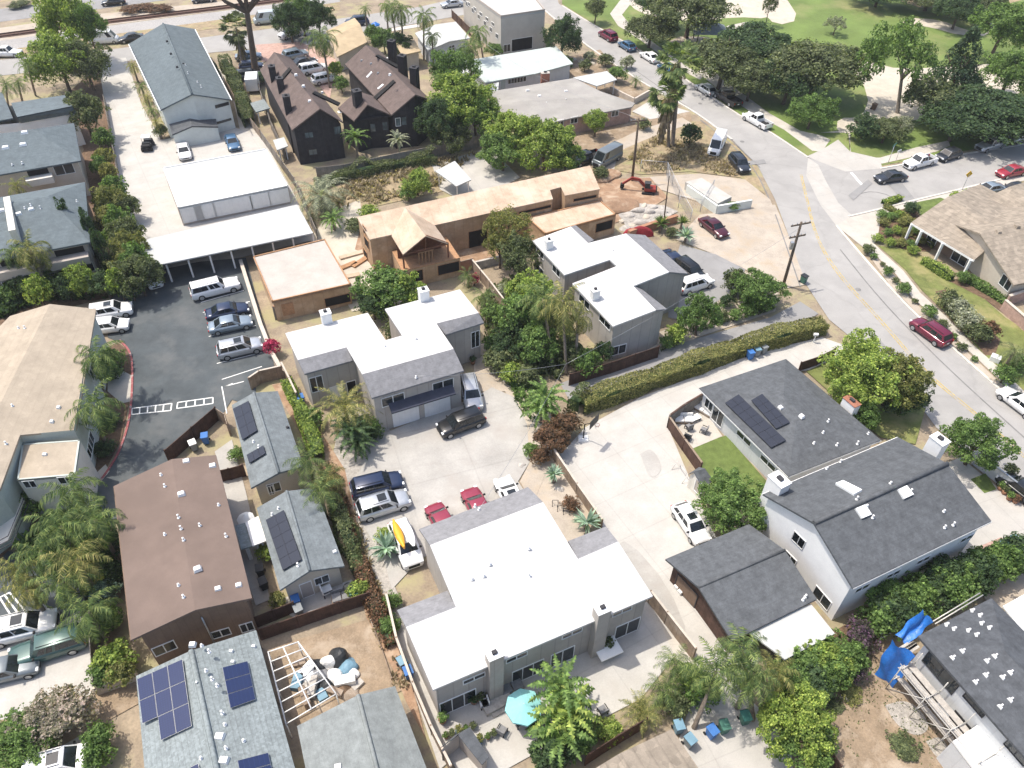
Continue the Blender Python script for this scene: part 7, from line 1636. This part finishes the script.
def tarp(label,Q,sag=.5,seed=1):
    rg=random.Random(seed); n=14; Q=[Vector(q) for q in Q]; gr=[]; mb=MB()
    for j in range(n+1):
        for i in range(n+1):
            u,v=i/n,j/n; p=Q[0].lerp(Q[1],u).lerp(Q[3].lerp(Q[2],u),v); k=math.sin(math.pi*u)
            p=p+Vector((.12*math.sin(9*v+4*u),.12*math.sin(7*u+3),+.1*k+.16*math.sin(6.5*u+2.5*v)+rg.uniform(-.03,.03))); p.z=max(p.z,.06); gr.append(p)
    m=n+1
    mb.mesh(gr+[p-Vector((0,0,.03)) for p in gr],[[j*m+i,j*m+i+1,(j+1)*m+i+1,(j+1)*m+i] for i in range(n) for j in range(n)]+[[m*m+(j+1)*m+i,m*m+(j+1)*m+i+1,m*m+j*m+i+1,m*m+j*m+i] for i in range(n) for j in range(n)],0,True)
    o=recenter(mb.build('tarpaulin',[M['tarp_blue']])); tag(o,label,'tarpaulin')
tarp('bright blue tarpaulin hanging from the scaffold to the dirt',[G(874,675),G(893,688),G(914,656,4.2),G(891,640,4.2)],seed=1)
tarp('bright blue tarpaulin stretched along the hedge behind the scaffold',[G(895,635,3.0),G(907,645,2.8),G(932,622,3.6),G(922,610,4.6)],seed=2)
mb=MB(); a,b=G(880,637,.3),G(902,625,.5); d=Vector((.25,.35,0))
for q in (d*-.6,d*.6): mb.bar(a+q,b+q,.06)
for k in range(8): p=a.lerp(b,(k+.5)/8); mb.bar(p-d*.6,p+d*.6,.05)
o=recenter(mb.build('ladder',[M['plastic_white']])); tag(o,'white ladder lying at the hedge beside the blue tarpaulin','ladder')
for k in range(3):
    mb=MB(); mb.bar(G(900+2*k,650+k*2.2,2.9),G(914+2*k,641+k*2.2,2.9),.35,.06); o=recenter(mb.build('scaffold_board',[M['stone']])); tag(o,'pale scaffold board lying at the corner by the tarpaulins','board','scaffold boards by the tarpaulins')
for k in range(2):
    mb=MB(); mb.tube([G(932+3*k,622+2*k,3.0),G(980+3*k,593+2*k,3.0)],.05,6); o=recenter(mb.build('long_pole',[M['scaffold']])); tag(o,'long pale pole lying along the hedge behind the scaffolded house','pole','long poles along the hedge')
# ---- patio furniture
def chair(px,py,az,m='fabric_grey',label='',group=None,s=1.0,name='patio_chair'):
    b=G(px,py); o=thing(name,label,'chair',(b.x,b.y,.07),group,rz=R(az)); m4=wm(o)
    def bx(n_,x0,x1,y0,y1,z0,z1,mm):
        mb=MB(); P=[m4@Vector((x*s,y*s,z*s)) for z in (z0,z1) for x,y in ((x0,y0),(x1,y0),(x1,y1),(x0,y1))]; mb.mesh(P,[[3,2,1,0],[4,5,6,7],[0,1,5,4],[1,2,6,5],[2,3,7,6],[3,0,4,7]]); mb.build(n_,[M[mm]],o)
    bx('seat',-.3,.3,-.3,.3,.38,.48,m); bx('backrest',-.36,-.28,-.3,.3,.48,.95,m)
    for x in (-.28,.28):
        for y in (-.28,.28): bx('leg',x-.03,x+.03,y-.03,y+.03,0,.38,'rubber')
    for y in (-.33,.33): bx('armrest',-.28,.28,y-.03,y+.03,.6,.65,'rubber')
def sofa(px,py,az,L,label,m='fabric_white'):
    b=G(px,py); o=thing('outdoor_sofa',label,'sofa',(b.x,b.y,.1),rz=R(az)); m4=wm(o)
    def bx(n_,x0,x1,y0,y1,z0,z1,mm,bev=.04):
        mb=MB(); P=[m4@Vector((x,y,z)) for z in (z0,z1) for x,y in ((x0,y0),(x1,y0),(x1,y1),(x0,y1))]; mb.mesh(P,[[3,2,1,0],[4,5,6,7],[0,1,5,4],[1,2,6,5],[2,3,7,6],[3,0,4,7]]); mb.build(n_,[M[mm]],o,bevel=bev)
    bx('base',-L/2,L/2,-.45,.45,.05,.3,'wood_fence'); bx('backrest',-L/2,L/2,.36,.5,.3,.8,m)
    for k in range(2): bx('cushion',-L/2+.05+k*L/2,-.02+k*L/2-(.03 if k else 0),-.43,.34,.3,.48,m)
def table(px,py,az,L,W_,h,m,label,name='patio_table'):
    b=G(px,py); o=thing(name,label,'table',(b.x,b.y,.1),rz=R(az)); m4=wm(o)
    def bx(n_,x0,x1,y0,y1,z0,z1,mm):
        mb=MB(); P=[m4@Vector((x,y,z)) for z in (z0,z1) for x,y in ((x0,y0),(x1,y0),(x1,y1),(x0,y1))]; mb.mesh(P,[[3,2,1,0],[4,5,6,7],[0,1,5,4],[1,2,6,5],[2,3,7,6],[3,0,4,7]]); mb.build(n_,[M[mm]],o,bevel=.02)
    bx('tabletop',-L/2,L/2,-W_/2,W_/2,h-.06,h,m)
    for x in (-L/2+.1,L/2-.1):
        for y in (-W_/2+.1,W_/2-.1): bx('leg',x-.04,x+.04,y-.04,y+.04,0,h-.06,'rubber')
sofa(683,422,-30+90-60,1.9,'white cushioned sofa at the left end of the furnished terrace'); sofa(704,413,-42,2.2,'white cushioned sofa against the brown fence on the terrace'); table(694,421,30,1.2,.7,.45,'plastic_white','low white table between the terrace sofas')
chair(688,430,120,'fabric_grey','grey chair on the furnished terrace, nearest the low table'); chair(703,433,150,'fabric_grey','grey chair on the terrace close to the house wall'); chair(687,440,60,'bin_black','black chair at the lower corner of the furnished terrace')
def umbrella(px,py,z,r,m,label,closed=False):
    c=G(px,py,z); o=thing('patio_umbrella',label,'umbrella',(c.x,c.y,.07)); mb=MB(); mb.tube([(c.x,c.y,.07),(c.x,c.y,z+.1)],.035,8); mb.build('pole',[M['galv']],o)
    mb=MB(); n=8; rim=[Vector((c.x+math.cos(2*math.pi*k/n+.2)*r,c.y+math.sin(2*math.pi*k/n+.2)*r,z-.45)) for k in range(n)]; top=Vector((c.x,c.y,z+.1))
    for k in range(n):
        a,b=rim[k],rim[(k+1)%n]; mid=(a+b)/2+Vector((0,0,.04)); mb.poly([a,mid,top]); mb.poly([mid,b,top]); mb.poly([a-Vector((0,0,.18)),mid-Vector((0,0,.18)),mid,a]); mb.poly([mid-Vector((0,0,.18)),b-Vector((0,0,.18)),b,mid])
    mb.build('canopy',[M[m]],o)
    mb=MB()
    for k in range(n): mb.bar(rim[k]-Vector((0,0,.03)),top-Vector((0,0,.06)),.03)
    mb.build('ribs',[M['galv']],o)
    mb=MB(); mb.lathe((c.x,c.y,.07),[(.4,0),(.4,.08),(.1,.16)],12); mb.build('base',[M['rubber']],o)
umbrella(524,704,2.5,1.35,'fabric_cyan','pale turquoise octagonal umbrella on the foreground patio'); 
table(524,722,25,1.5,.9,.74,'bin_black','dark table under the turquoise umbrella')
chair(516,718,60,'bin_black','dark chair at the turquoise umbrella, left side'); chair(532,730,200,'bin_black','dark chair at the turquoise umbrella, near side')
sofa(511,689,25,1.8,'dark grey sofa against the foreground duplex wall','fabric_grey'); chair(484,706,200,'fabric_white','pale folding chair on the foreground patio'); chair(602,713,120,'fabric_grey','grey garden chair standing on the sunny patio')
chair(502,733,60,'fabric_grey','small grey chair alone on the pale patio')
mb=MB(); c=G(497,704); t=Vector((math.cos(R(30)),math.sin(R(30)))); u=Vector((-t.y,t.x)); mb.obox(c,t,u,2.2,1.1,.05,.55); mb.obox(c.xy-u*.6,t,u,1.5,.5,.05,.28); o=recenter(mb.build('stone_hearth',[M['stone']],bevel=.03)); tag(o,'pale stone hearth at the foot of the left duplex chimney','hearth')
def potted(px,py,r,leaf,label,pot='terracotta',h=.4,group=None):
    b=G(px,py); o=thing('potted_plant',label,'plant',(b.x,b.y,.07),group); mb=MB(); mb.lathe((b.x,b.y,.07),[(r*.45,0),(r*.6,h*.8),(r*.66,h)],10); mb.build('pot',[M[pot]],o)
    cr=bpy.data.objects.new('foliage',CM['small',int(px)%2]); COL.objects.link(cr); cr.parent=o; cr.location=(0,0,h+r*.6); cr.scale=(r,r,r*.9); cr.material_slots[0].link='OBJECT'; cr.material_slots[0].material=LM[leaf]
potted(443,722,.5,'green','potted plant at the left end of the foreground patio wall'); potted(480,700,.55,'olive','potted plant left of the stone hearth on the patio'); potted(608,648,.6,'olive','potted plant beside the right duplex chimney'); potted(474,703,.45,'dark','small dark potted plant beside the sliding door'); potted(473,364,.45,'dark','dark pot at the entrance of the middle duplex')
for k,(x,y,m_) in enumerate(((999,490,'green'),(1003,494,'olive'),(1008,500,'green'),(1014,503,'red'))): potted(x,y,.45,m_,('potted plant along the pale grey street fence, '+('first','second','third','last')[k]+' from the left'))
chair(328,594,30,'fabric_white','white lounge chair on the rear patio of the solar cottage',s=1.3); sofa(342,599,20,1.6,'dark bench on the rear patio of the solar cottage','fabric_grey')
mb=MB(); c=G(350,594); mb.lathe((c.x,c.y,.07),[(.35,0),(.38,.9),(.42,1.0),(.3,1.2)],12); o=recenter(mb.build('barbecue',[M['bin_black']])); tag(o,'black covered barbecue at the end of the rear patio','barbecue')
umbrella(244.5,515.5,2.0,.75,'plastic_white','small white umbrella beside the white canopies')
# basketball hoop
def hoop():
    b=G(583,440); o=thing('basketball_hoop','portable basketball hoop standing at the head of the big driveway','hoop',(b.x,b.y,.07)); mb=MB(); mb.obox(b,(1,0),(0,1),1.1,.8,.07,.3,top=.85); mb.build('base',[M['plastic_white']],o)
    d=Vector((.75,-.55,0)).normalized(); top=b+d*.9+Vector((0,0,3.0)); mb=MB(); mb.tube([b+Vector((0,0,.2)),b+Vector((0,0,2.2)),top],.06,8); mb.build('pole',[M['rubber']],o)
    s=Vector((-d.y,d.x,0)); P=[top+d*.1+s*i*.75+Vector((0,0,j)) for i,j in ((-1,-.25),(1,-.25),(1,.75),(-1,.75))]; mb=MB(); mb.mesh(P+[p-d*.05 for p in P],[[0,1,2,3],[7,6,5,4]]+[[k,4+k,4+(k+1)%4,(k+1)%4] for k in range(4)]); mb.build('backboard',[M['bin_black']],o)
    mb=MB(); mb.tube([top+d*.42+Vector((math.cos(a)*.23,math.sin(a)*.23,0)) for a in [2*math.pi*k/14 for k in range(15)]],.02,5,cap=False); rm=mb.build('rim',[M['red_paint']],o)
    mb=MB()
    for k in range(10): a=2*math.pi*k/10; mb.bar(top+d*.42+Vector((math.cos(a)*.23,math.sin(a)*.23,0)),top+d*.42+Vector((math.cos(a+.5)*.13,math.sin(a+.5)*.13,-.4)),.02)
    mb.build('net',[M['plastic_white']],rm)
hoop()
mb=MB(); A,B=G(676,468),G(686,482); d=Vector((.5,.3,0))
for q in (A,B):
    mb.tube([q-d,q+Vector((0,0,1.0))],.03,6); mb.tube([q+d,q+Vector((0,0,1.0))],.03,6)
mb.tube([A+Vector((0,0,1.0)),B+Vector((0,0,1.0))],.035,6); o=recenter(mb.build('sawhorse',[M['scaffold']])); tag(o,'thin metal sawhorse frame by the garden shed','frame')
for k,(x,y) in enumerate(((677,588),(680.5,593))):
    b=G(x,y); mb=MB(); mb.obox(b,(.8,.6),(-.6,.8),.55,.4,.08,.45); o=recenter(mb.build('storage_box',[M['fabric_white']],bevel=.03)); tag(o,'small pale box against the garage wall on the driveway','box','pale boxes at the garage wall')
for k,(x,y) in enumerate(((555,505),(560,510),(566,513))):
    b=G(x,y); mb=MB()
    for s in (-.25,.25): mb.tube([b+Vector((s,-.3,.05)),b+Vector((s,0,.7)),b+Vector((s,.3,.05))],.025,6)
    mb.tube([b+Vector((-.25,0,.7)),b+Vector((.25,0,.7))],.025,6); o=recenter(mb.build('trestle',[M['bin_black']])); tag(o,'small black trestle in the gravel bed beside the foreground duplex','trestle','black trestles in the gravel bed')
# street side odds
for x,y,l in ((888,600,''),): pass
b=G(994,361); mb=MB(); mb.obox(b,(.8,-.6),(.6,.8),1.0,.8,.05,.7); o=recenter(mb.build('utility_box',[M['pale_green_wall']],bevel=.03)); tag(o,'pale green utility box by the yucca tree','utility box')
b=G(813,343); o=thing('letter_box','white letter box at the end of the driveway hedge','letter box',(b.x,b.y,0)); mb=MB(); mb.bar(b,b+Vector((0,0,1.1)),.1); mb.build('post',[M['plastic_white']],o); mb=MB(); mb.obox(b,(1,0),(0,1),.5,.25,1.1,1.35); mb.build('box',[M['plastic_white']],o)
# railway
for k,off in enumerate((-.8,.8)):
    a=[G(-80,50),G(0,36),G(60,28),G(110,21.5),G(225,7.5),G(330,-6)]
    P=[Vector((p.x,p.y+off)) for p in a]; strip('rail',P,.16,M['rail_rust'],.02,.26,world=True,kind='structure')
strip('rail_sleepers',[(-80,50),(0,36),(60,28),(110,21.5),(225,7.5),(330,-6)],2.7,M['rail_rust'],.085)
for k,(x,y,r) in enumerate(((20,4,2.5),(130,9,2.6),(160,8,2.8),(145,7,2.2))): shrub(x,y,r,'red' if k else 'olive','low reddish scrub beyond the railway' if k else 'olive scrub at the far top left',.6,group='reddish scrub beyond the railway' if k else None)
# trailer and shed in the alley
b=G(254,90); o=thing('box_trailer','small white box trailer in the alley beside the black townhouses','trailer',(b.x,b.y,0)); mb=MB(); mb.obox(b,(.97,.2),(-.2,.97),2.0,3.4,.5,2.5); mb.build('body',[M['plastic_white']],o)
for s in (-1,1): mb=MB(); q=b+Vector((s*1.05,0,.35)); mb.tube([q-Vector((.1,0,0)),q+Vector((.1,0,0))],.35,12); mb.build('wheel',[M['rubber']],o)
canopy('lean_to_roof','small grey lean-to roof in the alley below the white trailer',[(250,103),(264,99),(270,108),(256,112)],2.2,'tile_grey')
canopy('lean_to_roof','small white awning at the corner of the left black townhouse',[(273,140),(284,137),(288,146),(277,150)],2.2,'white_sheet')
umbrella(375,22,2.6,.9,'tarp_blue','small dark blue umbrella on the back street')
for k,(x,y) in enumerate(((372,184),(385,188),(395,180))): pass
# timber stacks on the plot
for k,(x,y,az) in enumerate(((345,268,40),(352,256,30),(362,262,55),(347,278,20),(500,262,15),(520,250,20))):
    b=G(x,y); a=R(az); mb=MB(); mb.obox(b,(math.cos(a),math.sin(a)),(-math.sin(a),math.cos(a)),3.2,.7,.05,.3); o=recenter(mb.build('timber_stack',[M['osb' if k%2 else 'lumber']])); tag(o,'low stack of timber lying on the building plot','timber','timber stacks on the building plot')
# weeds and litter that nobody could count
def weeds(name,label,poly,n,h,leaf,seed,cat='weeds'):
    rg=random.Random(seed); P=[G(*p)[:2] for p in poly]; xs=[p[0] for p in P]; ys=[p[1] for p in P]; V_=[];F_=[]
    from mathutils.geometry import intersect_point_tri_2d
    T=[[P[i] for i in t] for t in tess(P)]; cl=[]
    k=0
    while k<n:
        x,y=rg.uniform(min(xs),max(xs)),rg.uniform(min(ys),max(ys))
        if not any(intersect_point_tri_2d(Vector((x,y)),*[Vector(q) for q in t]) for t in T): continue
        if math.sin(x*.7+seed)*math.sin(y*.6+seed*2)+rg.uniform(-.8,.8)<0: k+=.3; continue
        k+=1
        for _ in range(4):
            a=rg.uniform(0,6.28); s=h*rg.uniform(.4,1.2); p=Vector((x+rg.uniform(-.2,.2),y+rg.uniform(-.2,.2),.05)); d=Vector((math.cos(a),math.sin(a),0)); w_=Vector((-d.y,d.x,0))*s*.3
            i=len(V_); V_+=[p-w_*.4,p+w_*.4,p+d*s*.6+w_+Vector((0,0,s*.8)),p+d*s*.9-w_*.3+Vector((0,0,s))]; F_.append((i,i+1,i+2,i+3))
    me=bpy.data.meshes.new(name); me.from_pydata([tuple(v) for v in V_],[],F_); me.materials.append(LM[leaf]); o=bpy.data.objects.new(name,me); COL.objects.link(o); tag(recenter(o),label,cat,kind='stuff')
weeds('dry_weeds','dry straw coloured weeds on the vacant plot behind the plywood house',[(305,200),(335,182),(440,160),(480,152),(440,185),(370,206),(330,215)],1500,.5,'dead',1)
weeds('dry_weeds','dry weeds on the verge under the fan palms',[(625,160),(655,138),(692,142),(735,165),(735,176),(680,170),(640,172)],1200,.4,'dead',2)
weeds('garden_plants','loose mixed planting in the garden between the two duplexes',[(480,300),(510,280),(560,290),(575,340),(560,380),(520,372),(490,350)],1500,.6,'olive',3,'plants')
weeds('ground_cover','leafy ground cover in the garden beside the court',[(505,380),(530,375),(545,400),(530,430),(515,400)],300,.4,'green',4,'plants')
weeds('ivy','brown and green creeper along the strip behind the solar cottages',[(318,462),(332,460),(352,500),(368,560),(400,650),(408,690),(392,690),(372,620),(345,530)],700,.35,'dead',5,'creeper')
weeds('shady_plants','leafy planting in the shade under the bottom left palms',[(30,500),(90,500),(114,530),(110,620),(95,600),(70,560),(20,560)],900,.7,'green',6,'plants')
weeds('shady_plants','leafy planting in the shady bed below the balcony house',[(0,285),(60,275),(130,270),(142,290),(100,300),(40,302),(0,320)],1100,.8,'dark',7,'plants')
weeds('dry_weeds','sparse weeds on the bottom right dirt yard',[(835,690),(870,650),(900,700),(950,730),(930,768),(850,760)],260,.16,'olive',8)
weeds('verge_plants','sparse planting on the verge between the lane and the far duplex',[(650,360),(690,325),(720,303),(745,280),(775,310),(700,332)],500,.4,'olive',9,'plants')

# tar seams and patches in the street
for k,pth in enumerate(([(700,120),(728,142),(752,165),(770,200),(785,243),(800,287)],[(840,250),(880,300),(930,352),(990,408),(1060,470)],[(620,60),(670,95),(720,130),(760,168)],[(850,196),(880,190),(920,214)])): strip('tar_seam',smooth(pth),.16,M['tar'],.0875)
for k,q in enumerate(([(735,163),(764,160),(766,164),(738,167)],[(885,182),(899,180),(917,203),(906,205)],[(848,196),(868,180),(872,184),(853,201)],[(870,345),(880,341),(890,352),(878,356)])): ground('tar_patch',q,M['lane'],8)
for x,y in ((742,142),(858,290),(930,380),(700,104)):
    b=G(x,y); mb=MB(); mb.lathe((b.x,b.y,.088),[(.34,0),(.34,.004)],16); o=mb.build('manhole_cover',[M['tar']]); tag(o,kind='structure')
for k,(x,y) in enumerate(((446,738),(452,736),(459,733),(466,731),(473,729),(480,742),(488,739),(494,736))):
    b=G(x,y); potted(x,y,.28+.06*(k%3),('green','olive','yellow')[k%3],'small potted plant in the row at the lower edge of the patio',('terracotta','stone','bin_blue')[k%3],.3,'pots at the lower edge of the patio')

ground('pale_patch',[(884,706),(905,700),(922,712),(930,730),(915,738),(896,726)],M['gravel'],8,2)
ground('pale_patch',[(925,742),(940,736),(950,752),(938,762)],M['gravel'],8,2)
ground('dark_stain',[(640,455),(652,448),(664,470),(650,482)],M['court'],9,2)
ground('tyre_worn_patch',[(612,548),(628,540),(668,586),(690,640),(672,640),(640,590)],M['court'],9,1)
ground('dark_stain',[(430,455),(452,445),(470,458),(446,472)],M['lane'],9,2) if 0 else None
# ---------------------------------------------------------------- thin haze volume, added to lift the dark shadows
mb=MB(); mb.box(-420,420,-40,560,-1.2,66)
hz=mb.build('haze',[]); 
hm=bpy.data.materials.new('haze'); hm.use_nodes=True; ht=hm.node_tree; ht.nodes.clear()
hv=ht.nodes.new('ShaderNodeVolumePrincipled'); ho=ht.nodes.new('ShaderNodeOutputMaterial'); ht.links.new(hv.outputs[0],ho.inputs['Volume'])
hv.inputs['Color'].default_value=(.92,.95,1,1); hv.inputs['Density'].default_value=.0002; hv.inputs['Anisotropy'].default_value=.2
hz.data.materials.append(hm); tag(hz,'thin pale haze added over the whole neighbourhood to lift the shadows','haze',kind='stuff')
